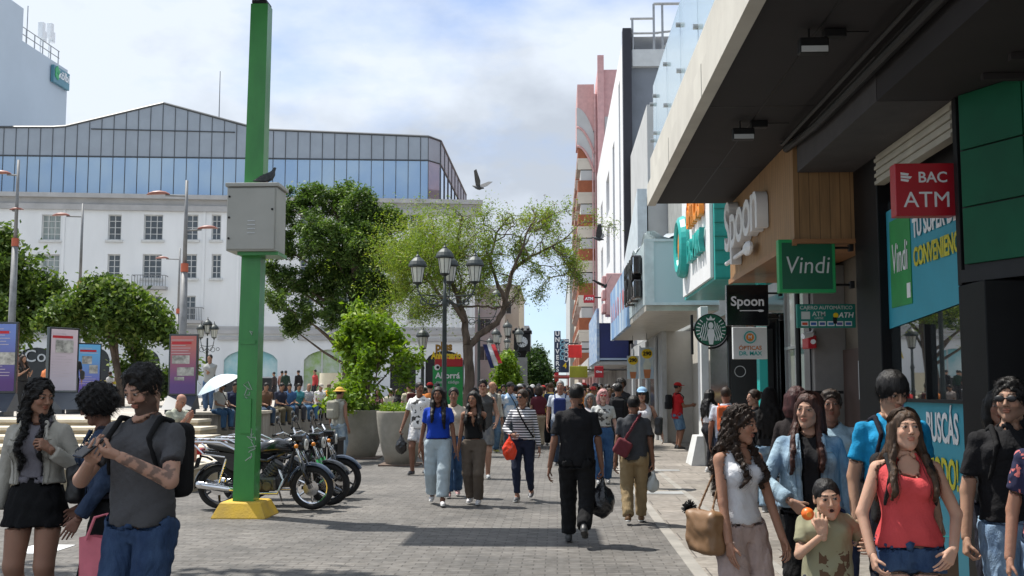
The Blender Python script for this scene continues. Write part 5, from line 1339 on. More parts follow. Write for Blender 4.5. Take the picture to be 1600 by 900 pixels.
    for x_ in (-.8, -.9): k.tube([(x_, -.14, .93), (x_, .14, .93)], .009, 6)
    k.tube([(-.98, -.12, .93), (-.8, -.12, .76), (-.5, -.12, .72)], .012, 6); k.tube([(-.98, .12, .93), (-.8, .12, .76), (-.5, .12, .72)], .012, 6)
    B(k, 'rear_rack', chrome)
    k = MB()
    for s_ in (-1, 1):
        k.tube([(-.60, s_ * .13, Rw + .03), (-.48, s_ * .13, .70)], .016, 8)
        pts = [(-.585 + .1 * t + .0, s_ * .13 + .03 * math.cos(t * 50), Rw + .09 + .24 * t + .03 * .3 * math.sin(t * 50)) for t in np.linspace(0, 1, 60)]; k.tube(pts, .006, 4)
    B(k, 'shock_absorber', chrome)
    # handlebar, mirrors, headlight, plate, tail light
    k = MB(); k.tube([(.28, -.38, 1.06), (.34, -.24, 1.07), (.42, -.08, .99), (.42, .08, .99), (.34, .24, 1.07), (.28, .38, 1.06)], .013, 8); k.disc((.44, 0, .97), .05, (-.5, 0, .86), .05, 16)
    hb = B(k, 'handlebar', chrome)
    k = MB(); k.tube([(.26, -.42, 1.05), (.31, -.28, 1.07)], .02, 8); k.tube([(.26, .42, 1.05), (.31, .28, 1.07)], .02, 8)
    for s_ in (-1, 1): k.tube([(.36, s_ * .26, 1.06), (.42, s_ * .42, 1.05)], .007, 6)
    B(k, 'grip', seatm, hb)
    for s_ in (-1, 1):
        k = MB(); k.tube([(.33, s_ * .22, 1.07), (.31, s_ * .27, 1.16), (.30, s_ * .31, 1.22)], .007, 6); k.ball((.30, s_ * .34, 1.25), .062, 12, (.28, 1.15, .85)); B(k, 'mirror', bikeblk, hb, True)
    k = MB(); k.ball((.52, 0, .88), .09, 16, (.9, 1, 1)); hl = B(k, 'headlight', bikeblk, o, True)
    k = MB(); k.disc((.585, 0, .88), .075, (1, 0, 0), .02, 20); B(k, 'lens', mat('lensm', (.7, .7, .66), .1), hl)
    k = MB(); k.bbox(.40, .56, -.11, .11, .93, 1.02, .02); B(k, 'gauge_cover', bikeblk, o)
    for s_ in (-1, 1):
        k = MB(); k.tube([(.5, s_ * .08, .88), (.5, s_ * .17, .88)], .008, 6); k.ball((.5, s_ * .19, .88), .03, 10); B(k, 'indicator', M['orange'], o, True)
    k = MB(); k.bbox(-.92, -.84, -.07, .07, .74, .82, .015); B(k, 'tail_light', mat('tail', (.4, .01, .01), .2), o)
    k = MB(); k.add([(-.95, -.09, .55), (-.95, .09, .55), (-.90, .09, .70), (-.90, -.09, .70), (-.955, -.09, .55), (-.955, .09, .55), (-.905, .09, .70), (-.905, -.09, .70)], [(0, 1, 2, 3), (7, 6, 5, 4), (0, 3, 7, 4), (1, 5, 6, 2)]); k.tube([(-.9, 0, .72), (-.8, 0, .7), (-.72, 0, .66)], .015, 6); B(k, 'number_plate', bikeblk, o)
    k = MB(); k.tube([(-.1, -.13, .30), (-.05, -.24, .30)], .012, 6); k.tube([(-.1, .13, .30), (-.05, .24, .30)], .012, 6); B(k, 'foot_peg', seatm, o)
    k = MB()
    for s_ in (-1, 1): k.tube([(.35, s_ * .2, 1.05), (.48, s_ * .12, .95), (.44, s_ * .05, .75)], .006, 5)
    k.tube([(.40, -.18, 1.04), (.60, -.12, .7), (.66, -.09, .36)], .006, 5); B(k, 'cable', seatm, o)
    o.rotation_euler = (R(5), 0, rot)
    return o
g = gp(398, 803); motorcycle(float(g[0]) - .02, float(g[1]) + .55, R(-3), 'nearest dark motorcycle with chrome fork and rear rack behind the green pole', None)
g = gp(398, 803); motorcycle(float(g[0]) + .10, float(g[1]) + 1.15, R(-6), 'second motorcycle with a green fork and dark fender tucked behind the nearest one', bikeblk, gfork=True)
g = gp(398, 803); motorcycle(float(g[0]) + .05, float(g[1]) + 2.1, R(4), 'third dark blue motorcycle farthest back, only its seat and mirrors showing', bikeblue)

# ================================================================== PLANTERS
potm = mat('pot', (.30, .28, .235), .85, c2=(.22, .205, .17), scale=3, bump=.15)
soilm = mat('soil', (.05, .035, .025), .95)
def planter(px, D, wpx, ytop, label):
    x, y = xy(px, D); r = wpx / 2 / 1700 * D; h = zat(ytop, D - r)
    o = root('planter', (x, y, 0), label, 'planter', 'tall round concrete planters')
    k = MB(); k.lathe((x, y, 0), [(r * .55, 0), (r * .60, .02), (r * .78, h * .28), (r * .92, h * .6), (r * .985, h * .85), (r, h * .97), (r * .99, h), (r * .92, h), (r * .90, h * .96), (r * .90, h * .90)], 48)
    k.build('pot', potm, o, smooth=True)
    MB().disc((x, y, h * .90), r * .91, (0, 0, 1), .02, 40).build('soil', soilm, o)
    MB().box(x - r * .8, x + r * .8, y - r * .8, y + r * .8, -.003, .03).build('slab', mat('pslab', (.14, .10, .08), .9), o)
    return x, y, h, r
PL1 = planter(564, 26.0, 76, 641, 'round concrete planter with a leafy shrub tree, left of the pair')
PL2 = planter(627, 23.6, 76, 643, 'round concrete planter with low plants, half hidden by the man in white')
# manhole plates on the pavement
for px, py, w, d_, lb in ((1030, 770, .75, .4, 'pale metal cover plate in the pavement ahead of the man in cargo trousers'), (1042, 735, .5, .3, 'smaller pale cover plate in the pavement near the woman in the blue cap')):
    g = gp(px, py); tag(MB().bbox(g[0] - w / 2, g[0] + w / 2, g[1] - d_ / 2, g[1] + d_ / 2, -.004, .006, .003).build('cover_plate', mat('plate', (.42, .43, .43), .5, metal=.4)), lb, 'cover plate')
g = gp(60, 858); k = MB(); k.box(g[0] - .18, g[0] + .25, g[1] - .3, g[1] + .3, -.003, .003); tag(k.build('paper_sheet', M['white']), 'pale sheet of litter lying flat behind the woman in the cream jacket', 'litter')

# ================================================================== TREES
def leaf_mat(name, c1, c2, c3=None):
    if name in MATS: return MATS[name]
    m, nt, b = _nt(name); L = nt.links; N = nt.nodes
    g = N.new('ShaderNodeNewGeometry'); n = N.new('ShaderNodeTexNoise'); n.inputs['Scale'].default_value = 2.2; n.inputs['Detail'].default_value = 3
    L.new(g.outputs['Position'], n.inputs['Vector'])
    w = N.new('ShaderNodeTexWhiteNoise'); at = N.new('ShaderNodeAttribute'); at.attribute_name = 'rnd'
    ad = N.new('ShaderNodeMath'); ad.operation = 'MULTIPLY_ADD'; ad.inputs[1].default_value = .35; L.new(at.outputs['Fac'], ad.inputs[0]); 
    s_ = N.new('ShaderNodeMath'); s_.operation = 'MULTIPLY'; s_.inputs[1].default_value = .75; L.new(n.outputs['Fac'], s_.inputs[0]); L.new(s_.outputs[0], ad.inputs[2])
    r_ = N.new('ShaderNodeValToRGB'); e = r_.color_ramp.elements; e[0].position = .3; e[0].color = c1 + (1,); e[1].position = .62; e[1].color = c2 + (1,)
    if c3: q = e.new(.8); q.color = c3 + (1,)
    L.new(ad.outputs[0], r_.inputs['Fac']); L.new(r_.outputs[0], b.inputs['Base Color']); b.inputs['Roughness'].default_value = .55; b.inputs['Specular IOR Level'].default_value = .3
    tr = N.new('ShaderNodeBsdfTranslucent'); mx = N.new('ShaderNodeMixShader'); mx.inputs[0].default_value = .28
    mu = N.new('ShaderNodeMixRGB'); mu.blend_type = 'MULTIPLY'; mu.inputs[0].default_value = 1; mu.inputs[2].default_value = (1.6, 1.7, .8, 1); L.new(r_.outputs[0], mu.inputs[1]); L.new(mu.outputs[0], tr.inputs['Color'])
    out = [x for x in N if x.type == 'OUTPUT_MATERIAL'][0]
    L.new(b.outputs[0], mx.inputs[1]); L.new(tr.outputs[0], mx.inputs[2]); L.new(mx.outputs[0], out.inputs['Surface'])
    MATS[name] = m; return m
def leaves(centres, per, spread, size, m, parent, name='crown', aspect=.5, seed=1, droop=0.0, up=.3, fold=True):
    """leaf faces gathered round twig ends"""
    r_ = np.random.default_rng(seed); C = np.repeat(np.array(centres, float), per, axis=0); n = len(C)
    off = r_.normal(size=(n, 3)) * spread; off[:, 2] -= np.abs(r_.normal(size=n)) * droop; P = C + off
    nrm_ = r_.normal(size=(n, 3)); nrm_[:, 2] = np.abs(nrm_[:, 2]) + up; nrm_ /= np.linalg.norm(nrm_, axis=1)[:, None]
    t = r_.normal(size=(n, 3)); t -= nrm_ * (t * nrm_).sum(1)[:, None]; t /= np.linalg.norm(t, axis=1)[:, None]; bb = np.cross(nrm_, t)
    s_ = size * r_.uniform(.6, 1.35, n)[:, None]
    a = P - t * s_ * .5; c = P + t * s_ * .5; b1 = P + bb * s_ * aspect * .5 + nrm_ * s_ * .08; d1 = P - bb * s_ * aspect * .5 + nrm_ * s_ * .08
    V = np.stack([a, b1, c, d1], 1).reshape(-1, 3)
    me = bpy.data.meshes.new(name); me.vertices.add(4 * n); me.vertices.foreach_set('co', V.astype(np.float32).ravel())
    me.loops.add(4 * n); me.loops.foreach_set('vertex_index', np.arange(4 * n, dtype=np.int32)); me.polygons.add(n)
    me.polygons.foreach_set('loop_start', np.arange(0, 4 * n, 4, dtype=np.int32)); me.polygons.foreach_set('loop_total', np.full(n, 4, np.int32))
    at = me.attributes.new('rnd', 'FLOAT', 'FACE'); at.data.foreach_set('value', r_.random(n).astype(np.float32)); me.update(); me.validate()
    return link(name, me, m, parent)
def grow(base, dirv, length, rad, depth, r_, out, tips, gravity=0.0, spread=.6, kids=(2, 3), wob=.12, shrink=.72):
    p = np.array(base, float); d = np.array(dirv, float); d /= np.linalg.norm(d); pts = [p.copy()]; n = 5
    for i in range(n):
        d = d + r_.normal(size=3) * wob; d[2] += gravity * .2; d /= np.linalg.norm(d); p = p + d * length / n; pts.append(p.copy())
        if depth <= 1: tips.append(p.copy())
    out.tube(pts, list(np.linspace(rad, rad * .6, n + 1)), 7 if depth > 1 else 5)
    if depth <= 0: tips.append(p); return
    for _ in range(r_.integers(kids[0], kids[1] + 1)):
        nd = d + r_.normal(size=3) * spread; nd[2] += .12
        grow(p, nd, length * shrink * r_.uniform(.8, 1.15), rad * .6, depth - 1, r_, out, tips, gravity, spread, kids, wob, shrink)
def tree(x, y, z0, trunk_h, trunk_r, L0, depth, seed, lm, label, per, spread, size, squash=(1, 1, 1), centre=None, extra=None, kids=(2, 3), sp=.65, group=None, nlimbs=4, droop=0, cat='tree', aspect=.5, name='tree', fill=0):
    o = root(name, (x, y, z0), label, cat, group); r_ = np.random.default_rng(seed); k = MB(); tips = []
    k.tube([(x, y, z0), (x + r_.normal() * .05, y, z0 + trunk_h * .5), (x + r_.normal() * .08, y, z0 + trunk_h)], [trunk_r * 1.25, trunk_r, trunk_r * .85], 12)
    for i in range(nlimbs):
        a_ = 2 * math.pi * (i + r_.random() * .6) / nlimbs; grow((x, y, z0 + trunk_h * (.85 + .12 * r_.random())), (math.cos(a_) * sp * 1.3, math.sin(a_) * sp * 1.3, .55 + .5 * r_.random()), L0, trunk_r * .6, depth, r_, k, tips, spread=sp, kids=kids)
    grow((x, y, z0 + trunk_h), (0, 0, 1), L0 * 1.1, trunk_r * .7, depth, r_, k, tips, spread=sp, kids=kids)
    T = np.array(tips)
    if centre is not None:     # fit the crown to its measured size
        c, ext = np.array(centre[0]), np.array(centre[1]); lo, hi = T.min(0), T.max(0); b0 = np.array([x, y, z0 + trunk_h])
        mid = (lo + hi) / 2; S = ext / np.maximum((hi - lo) / 2, .01)
        def fit(P):
            w = np.clip((P[:, 2] - b0[2] * .0 - (z0 + trunk_h * .8)) / max(.3, trunk_h * .3), 0, 1)[:, None]
            return P * (1 - w) + ((P - mid) * S + c) * w
        V = fit(np.array(k.v)); k.v = [tuple(v) for v in V]; T = fit(T)
    k.build('trunk', M['bark'], o, smooth=True)
    if fill:
        c, ext = np.array(centre[0]), np.array(centre[1]); U = r_.normal(size=(fill, 3)); U /= np.linalg.norm(U, axis=1)[:, None]; T = np.vstack([T, c + U * ext * r_.uniform(.55, .98, fill)[:, None]])
    leaves(T, per, spread, size, lm, o, seed=seed + 5, droop=droop, aspect=aspect)
    return o
Lf_dark = leaf_mat('leafdark', (.010, .028, .008), (.035, .075, .015), (.075, .13, .025))
Lf_darker = leaf_mat('leafcyp', (.035, .07, .018), (.09, .155, .035), (.17, .23, .055))
Lf_mid = leaf_mat('leafmid', (.03, .06, .012), (.09, .15, .028), (.20, .25, .05))
Lf_lit = leaf_mat('leaflit', (.06, .12, .012), (.16, .26, .02), (.28, .36, .03))
Lf_mim = leaf_mat('leafmim', (.09, .15, .02), (.20, .28, .03), (.33, .35, .05))
Lf_rust = leaf_mat('leafrust', (.06, .035, .02), (.14, .09, .05), (.17, .15, .04))
def ctr(px0, px1, py0, py1, D, depth_):
    a = cd(px0, py1, D); b = cd(px1, py0, D); return ((a + b) / 2, np.array([(b[0] - a[0]) / 2, depth_, (b[2] - a[2]) / 2]))
# A. the big dark tree: clumps
x, y = xy(548, 46)
tA = root('tree', (x, y, PZ - .9), 'large dense dark green tree rising behind the planters', 'tree')
k = MB(); r_ = np.random.default_rng(21); k.tube([(x, y, 0), (x - .1, y, 2.2), (x + .15, y, 4.2), (x + .1, y, 6.5), (x, y, 8.5)], [.36, .28, .22, .14, .05], 12); T = []
cl = [(460, 330, 40), (510, 312, 36), (560, 318, 34), (600, 345, 30), (625, 350, 18), (440, 385, 34), (500, 370, 46), (560, 385, 46), (610, 400, 36), (448, 440, 34), (505, 440, 46), (570, 445, 42), (615, 455, 26), (430, 470, 20), (470, 490, 30), (530, 492, 34), (585, 480, 30), (480, 300, 16), (545, 300, 16), (640, 380, 14), (425, 420, 14), (455, 512, 18), (560, 350, 30), (535, 415, 40)]
for i, (px, py, rpx) in enumerate(cl):
    dd = 46 + r_.uniform(-1.6, 1.6); c = cd(px, py, dd); rr_ = rpx / 1700 * dd
    k.tube([(x, y, max(2.5, c[2] - 2.2)), (x * .5 + c[0] * .5, y * .5 + c[1] * .5 + .5, c[2] - 1.0), tuple(c)], [.08, .05, .02], 6)
    for _ in range(int(46 * (rpx / 30) ** 2)):
        u = r_.normal(size=3); u /= np.linalg.norm(u); T.append(c + u * rr_ * r_.uniform(.45, 1.0) * (1 + .22 * math.sin(5 * u[0] + i) * math.sin(6 * u[2] + 2 * i)) * np.array([1, 1.1, .8]))
k.build('trunk', M['bark'], tA, smooth=True); leaves(T, 62, .11, .15, Lf_darker, tA, seed=4, up=.6)
# B. branching feathery tree
Db = 32; x, y = xy(734, Db)
tB = root('tree', (x, y, 0), 'open feathery tree with a forked brown trunk, yellow green left side and sparse right branches', 'tree')
k = MB(); TL = []; TR = []; r_ = np.random.default_rng(5)
def limb(pxs_, rads, dof=0.0, tips=None, twigs=0, seed=0, tl=1.0):
    pts = [cd(px, py, Db + dof * i / len(pxs_)) for i, (px, py) in enumerate(pxs_)]
    # smooth
    fine = []
    for i in range(len(pts) - 1):
        for t in (0, .33, .66): fine.append(pts[i] * (1 - t) + pts[i + 1] * t + r_.normal(size=3) * .02)
    fine.append(pts[-1]); rr_ = np.interp(np.linspace(0, 1, len(fine)), np.linspace(0, 1, len(rads)), rads); k.tube(fine, list(rr_), 9)
    if tips is not None:
        for _ in range(twigs):
            i = r_.integers(max(1, len(fine) // 3), len(fine)); d = fine[i] - fine[i - 1]; d = d / np.linalg.norm(d) + r_.normal(size=3) * .8; d[2] += .1
            grow(fine[i], d, tl * r_.uniform(.5, 1.1), .022, 2, r_, k, tips, spread=.7, kids=(1, 3), wob=.25)
limb([(738, 696), (736, 650), (733, 610), (734, 575), (731, 540)], [.25, .20, .16, .145, .15])
limb([(731, 540), (727, 500), (716, 465), (700, 430), (690, 400)], [.12, .10, .08, .05, .03], .8, TL, 14)
limb([(727, 505), (712, 480), (690, 462), (668, 440), (650, 415)], [.07, .06, .05, .03, .02], -1.2, TL, 12)
limb([(731, 545), (748, 522), (775, 505), (788, 480), (792, 450), (800, 425), (830, 400), (862, 385), (890, 372)], [.11, .10, .09, .085, .07, .06, .045, .03, .02], 1.0, TR, 16, tl=.8)
limb([(790, 470), (775, 435), (765, 400), (775, 365), (790, 345)], [.07, .05, .04, .03, .015], 0, TR, 10, tl=.8)
limb([(800, 430), (812, 395), (825, 360), (842, 335)], [.05, .035, .025, .012], -.8, TR, 8, tl=.7)
limb([(716, 465), (735, 440), (750, 415), (770, 390)], [.05, .04, .03, .015], 1.4, TR, 7, tl=.7)
limb([(722, 480), (745, 478), (770, 482), (786, 478)], [.035, .03, .03, .02], .3)
limb([(700, 435), (712, 400), (716, 365), (722, 335)], [.05, .04, .025, .015], .2, TL, 10)
limb([(862, 385), (880, 400), (890, 425)], [.02, .015, .01], .2, TR, 6, tl=.6)
ztop_ = zat(312, Db); k.v = [(a_, b_2, c_ if c_ < ztop_ - .5 else ztop_ - .5 + (c_ - ztop_ + .5) * .25) for a_, b_2, c_ in k.v]
k.build('trunk', M['bark'], tB, smooth=True)
for _ in range(430):     # yellow green plumes on the left side
    px = r_.normal(662, 40); py = r_.normal(385, 44); TL.append(cd(min(740, px), py, Db + r_.uniform(-2, 2)))
zcap = lambda D_: zat(312, D_)
TL = [t for t in TL if t[2] < zcap(Db) - .15 * abs(math.sin(3 * t[0]))]; TR = [t for t in TR if t[2] < zat(318, Db)]
leaves(TL, 26, .17, .085, Lf_mim, tB, seed=8, droop=.12, aspect=.3)
leaves(TR, 9, .10, .085, Lf_mim, tB, name='sparse_crown', seed=9, droop=.06, aspect=.35)
leaves([t for i, t in enumerate(TR) if i % 2 == 0], 5, .10, .075, Lf_rust, tB, name='dry_leaves', seed=10, droop=.15, aspect=.3)
leaves([t for i, t in enumerate(TL) if i % 5 == 0], 6, .16, .09, Lf_rust, tB, name='dry_leaves', seed=12, droop=.2, aspect=.3)
# trees on the square
c = ctr(-60, 82, 365, 560, 44, 2.4); x, y = xy(-8, 44); tree(x, y, PZ, 2.2, .2, 1.6, 3, 31, Lf_mid, 'dark leafy tree at the left frame edge behind the purple board', 26, .22, .26, centre=c, fill=120, name='tree')
c = ctr(98, 262, 448, 540, 42, 2.1); x, y = xy(188, 42); tree(x, y, PZ, 1.5, .15, 1.5, 3, 33, Lf_mid, 'wide low spreading tree before the white building', 28, .2, .24, centre=c, fill=150, kids=(2, 4))
# shrub tree in the planter
x, y, h, r0_ = PL1
c = ctr(528, 655, 478, 628, 26.0, .9); tree(x + .15, y, h * .9, .5, .05, .8, 3, 41, Lf_lit, 'bright green leafy shrub tree growing in the left planter', 10, .11, .15, centre=c, fill=40, kids=(2, 3), cat='shrub', name='shrub_tree', nlimbs=6)
# low plants
for (x, y, h, r0_), nm in ((PL1, 'left'), (PL2, 'right')):
    rr2 = np.random.default_rng(int(h * 1000)); P = []
    for _ in range(90): a_ = rr2.uniform(0, 6.28); q = r0_ * .85 * rr2.uniform(0, 1) ** .5; P.append((x + q * math.cos(a_), y + q * math.sin(a_), h * .95 + rr2.uniform(0, .16)))
    ro = root('low_plants', (x, y, h * .9), 'low green edging plants filling the top of the %s planter' % nm, 'plant'); leaves(P, 22, .05, .06, Lf_lit if nm == 'right' else Lf_mid, ro, name='foliage', seed=3)
# far bushes
c = ctr(764, 808, 552, 640, 45, .9); x, y = xy(785, 45); tree(x, y, 0, .8, .06, .9, 3, 51, Lf_lit, 'upright bright green bush left of the clock column', 16, .12, .14, centre=c, fill=60, cat='shrub', name='shrub_tree')
c = ctr(800, 858, 545, 603, 62, 1.6); x, y = xy(838, 62); tree(x, y, 0, 1.9, .14, 1.2, 3, 52, Lf_dark, 'round clipped dark green tree right of the clock column', 30, .14, .16, centre=c, fill=240)
c = ctr(790, 830, 548, 600, 66, 1.5); x, y = xy(812, 66); tree(x, y, 0, 1.9, .14, 1.2, 3, 53, Lf_dark, 'round dark tree directly behind the clock column', 26, .14, .16, centre=c, fill=160)
# the tree standing left of the camera whose shade falls on the foreground
c = (np.array([-6.3, 9.2, 9.8]), np.array([2.7, 2.1, 1.6])); tree(-10.4, 8.6, 0, 7.0, .28, 2.2, 3, 61, Lf_mid, 'tall tree just outside the left frame edge shading the foreground paving', 26, .26, .26, centre=c, fill=130)
# ================================================================== PEOPLE: smooth solids grown from a posed skeleton
class Field:
    def __init__(s, lo, hi, h):
        s.h = h; s.lo = np.array(lo, np.float32); n = np.ceil((np.array(hi) - np.array(lo)) / h).astype(int) + 2
        s.n = n; s.F = np.full(n, 0.2, np.float32); s.C = None
        s.ax = [s.lo[i] + h * np.arange(n[i], dtype=np.float32) for i in range(3)]
    def sl(s, lo, hi):
        a = np.maximum(0, np.floor((np.array(lo) - s.lo) / s.h).astype(int)); b = np.minimum(s.n, np.ceil((np.array(hi) - s.lo) / s.h).astype(int) + 1)
        if (b <= a).any(): return None
        return tuple(slice(int(p), int(q)) for p, q in zip(a, b))
    def xyz(s, S): return s.ax[0][S[0]][:, None, None], s.ax[1][S[1]][None, :, None], s.ax[2][S[2]][None, None, :]
    def put(s, S, d, k=0.0, sub=False):
        F = s.F[S]
        if sub: d = -d; 
        if k > 0:
            if sub:
                hh = np.clip(.5 - .5 * (F - d) / k, 0, 1); s.F[S] = F * (1 - hh) + d * hh + k * hh * (1 - hh)
            else:
                hh = np.clip(.5 + .5 * (F - d) / k, 0, 1); s.F[S] = F * (1 - hh) + d * hh - k * hh * (1 - hh)
        else: s.F[S] = np.maximum(F, d) if sub else np.minimum(F, d)
    def cap(s, a, b, ra, rb, k=.0, cut=False, flat=None, sub=False, cuta=False):
        a = np.array(a, np.float32); b = np.array(b, np.float32); m = max(ra, rb) + k + s.h * 2 + .01
        S = s.sl(np.minimum(a, b) - m, np.maximum(a, b) + m)
        if S is None: return
        X, Y, Z = s.xyz(S); ba = b - a; L2 = float(ba @ ba) + 1e-9; px, py, pz = X - a[0], Y - a[1], Z - a[2]
        tt = (px * ba[0] + py * ba[1] + pz * ba[2]) / L2; t = np.clip(tt, 0, 1)
        dx, dy, dz = px - t * ba[0], py - t * ba[1], pz - t * ba[2]
        if flat is not None:
            u, f = flat; u = np.array(u, np.float32); q = dx * u[0] + dy * u[1] + dz * u[2]; e = (1 / f - 1) * q; dx = dx + u[0] * e; dy = dy + u[1] * e; dz = dz + u[2] * e
        d = np.sqrt(dx * dx + dy * dy + dz * dz) - (ra + (rb - ra) * t)
        if flat is not None: d = d * (.5 + .5 * f)
        if cut: d = np.maximum(d, (tt - 1) * math.sqrt(L2))
        if cuta: d = np.maximum(d, -tt * math.sqrt(L2))
        s.put(S, d, k, sub)
    def chain(s, pts, rs, k=0.0):
        for i in range(len(pts) - 1): s.cap(pts[i], pts[i + 1], rs[i], rs[i + 1], k)
    def ell(s, c, r, M3=None, k=0.0, sub=False, p=2):
        c = np.array(c, np.float32); r = np.array(r, np.float32); m = float(r.max()) * 1.05 + k + s.h * 2
        S = s.sl(c - m, c + m)
        if S is None: return
        X, Y, Z = s.xyz(S); x, y, z = X - c[0], Y - c[1], Z - c[2]
        if M3 is not None:
            x, y, z = (x * M3[0, 0] + y * M3[1, 0] + z * M3[2, 0]), (x * M3[0, 1] + y * M3[1, 1] + z * M3[2, 1]), (x * M3[0, 2] + y * M3[1, 2] + z * M3[2, 2])
        if p == 2: q = np.sqrt((x / r[0]) ** 2 + (y / r[1]) ** 2 + (z / r[2]) ** 2)
        else: q = (np.abs(x / r[0]) ** p + np.abs(y / r[1]) ** p + np.abs(z / r[2]) ** p) ** (1 / p)
        d = (q - 1) * float(r.min()) if p != 2 else (q - 1) * q / np.maximum(np.sqrt((x / r[0] ** 2) ** 2 + (y / r[1] ** 2) ** 2 + (z / r[2] ** 2) ** 2), 1e-5) * 1.0 / np.maximum(q, 1e-5) * 1.0 * q
        s.put(S, d.astype(np.float32), k, sub)
    def box(s, c, r, M3=None, rd=.01, k=0.0, taper=0.0, sub=False):
        c = np.array(c, np.float32); r = np.array(r, np.float32); m = float(np.linalg.norm(r)) + k + s.h * 2
        S = s.sl(c - m, c + m)
        if S is None: return
        X, Y, Z = s.xyz(S); x, y, z = X - c[0], Y - c[1], Z - c[2]
        if M3 is not None:
            x, y, z = (x * M3[0, 0] + y * M3[1, 0] + z * M3[2, 0]), (x * M3[0, 1] + y * M3[1, 1] + z * M3[2, 1]), (x * M3[0, 2] + y * M3[1, 2] + z * M3[2, 2])
        g = 1 - taper * np.clip((z / r[2]) * .5 + .5, 0, 1)
        qx, qy, qz = np.abs(x) - (r[0] * g - rd), np.abs(y) - (r[1] * g - rd), np.abs(z) - (r[2] - rd)
        d = np.sqrt(np.maximum(qx, 0) ** 2 + np.maximum(qy, 0) ** 2 + np.maximum(qz, 0) ** 2) + np.minimum(np.maximum(np.maximum(qx, qy), qz), 0) - rd
        s.put(S, d.astype(np.float32), k, sub)
    def loft(s, secs, O, T, k=0.0, off=0.0, e=2.3, zmin=None, zmax=None):
        """secs: (z, rx, ry, y0) in the torso frame, O origin, T 3x3 columns = frame axes"""
        secs = sorted(secs); zz = np.array([q[0] for q in secs]); pts = [np.array(O) + T @ np.array([sx * q[1], q[3] + sy * q[2], q[0]]) for q in secs for sx in (-1, 1) for sy in (-1, 1)]
        m = .05 + off + k + s.h * 2; S = s.sl(np.min(pts, 0) - m, np.max(pts, 0) + m)
        if S is None: return
        X, Y, Z = s.xyz(S); x, y, z = X - O[0], Y - O[1], Z - O[2]
        lx = x * T[0, 0] + y * T[1, 0] + z * T[2, 0]; ly = x * T[0, 1] + y * T[1, 1] + z * T[2, 1]; lz = x * T[0, 2] + y * T[1, 2] + z * T[2, 2]
        zz2 = np.linspace(zz[0], zz[-1], 60); sm = lambda i: np.convolve(np.pad(np.interp(zz2, zz, [q[i] for q in secs]), 3, 'edge'), np.ones(7) / 7, 'valid')
        rx = np.interp(lz, zz2, sm(1)) + off; ry = np.interp(lz, zz2, sm(2)) + off; y0 = np.interp(lz, zz2, sm(3)); ly = ly - y0
        q = ((np.abs(lx) / rx) ** e + (np.abs(ly) / ry) ** e) ** (1 / e)
        rad = np.sqrt(lx * lx + ly * ly); d = rad - rad / np.maximum(q, 1e-4)
        d = np.where(q < .3, -np.minimum(rx, ry) * .7, d)
        a = zmin if zmin is not None else zz[0] - off; b = zmax if zmax is not None else zz[-1] + off
        d = np.maximum(d, np.maximum(a - lz, lz - b))
        s.put(S, d.astype(np.float32), k)
    def clip(s, p, n):
        """drop everything on the n side of the plane through p"""
        X, Y, Z = s.xyz((slice(None),) * 3); s.F = np.maximum(s.F, (X - p[0]) * n[0] + (Y - p[1]) * n[1] + (Z - p[2]) * n[2]).astype(np.float32)
    def wrinkle(s, amp, freq, seed=0, zs=1.0):
        r_ = np.random.default_rng(seed); X, Y, Z = s.xyz((slice(None),) * 3); w = 0
        for i in range(5):
            d = r_.normal(size=3) * freq * (1 + .5 * i); d[2] *= zs; ph = r_.uniform(0, 6.28)
            w = w + np.sin(X * d[0] + Y * d[1] + Z * d[2] + ph + 1.6 * np.sin(X * d[1] * .5 + Y * d[2] * .4 + Z * d[0] * .5 + ph)) / (1 + .5 * i)
        near = np.abs(s.F) < .05; s.F = np.where(near, s.F + amp * w * .5, s.F).astype(np.float32)
    def surf(s):
        F = s.F; F[0], F[-1] = .1, .1; F[:, 0], F[:, -1] = .1, .1; F[:, :, 0], F[:, :, -1] = .1, .1
        ins = F < 0; nx, ny, nz = F.shape
        cnt = np.zeros((nx - 1, ny - 1, nz - 1), np.int8)
        c8 = [(i, j, k) for i in (0, 1) for j in (0, 1) for k in (0, 1)]
        for i, j, k in c8: cnt += ins[i:nx - 1 + i, j:ny - 1 + j, k:nz - 1 + k]
        act = (cnt > 0) & (cnt < 8); I, J, K = np.nonzero(act)
        if len(I) == 0: return np.zeros((0, 3)), np.zeros((0, 4), int)
        idx = np.full(act.shape, -1, np.int32); idx[I, J, K] = np.arange(len(I)); P = np.zeros((len(I), 3)); N_ = np.zeros(len(I))
        v = {c: F[I + c[0], J + c[1], K + c[2]] for c in c8}
        for a in c8:
            for ax in range(3):
                if a[ax] == 0:
                    b = list(a); b[ax] = 1; b = tuple(b); va, vb = v[a], v[b]; m = (va < 0) != (vb < 0)
                    t = np.where(m, va / np.where(m, va - vb, 1), 0)
                    for q in range(3): P[:, q] += np.where(m, a[q] + (t if q == ax else 0), 0)
                    N_ += m
        P = P / N_[:, None]; V = s.lo + s.h * (np.stack([I, J, K], 1) + P); fs = []
        for ax in range(3):
            sa = [slice(1, -1)] * 3; sa[ax] = slice(0, -1); sb = list(sa); sb[ax] = slice(1, None)
            A, B = ins[tuple(sa)], ins[tuple(sb)]; m = A != B; i3 = list(np.nonzero(m)); o = [1, 1, 1]; o[ax] = 0
            g = [i3[q] + o[q] for q in range(3)]; u, w = (ax + 1) % 3, (ax + 2) % 3
            def at(du, dw):
                h_ = [g[0].copy(), g[1].copy(), g[2].copy()]; h_[u] -= du; h_[w] -= dw; return idx[h_[0], h_[1], h_[2]]
            q4 = np.stack([at(1, 1), at(0, 1), at(0, 0), at(1, 0)], 1); fl = ~A[tuple(i3)]
            q4[fl] = q4[fl][:, ::-1]; fs.append(q4)
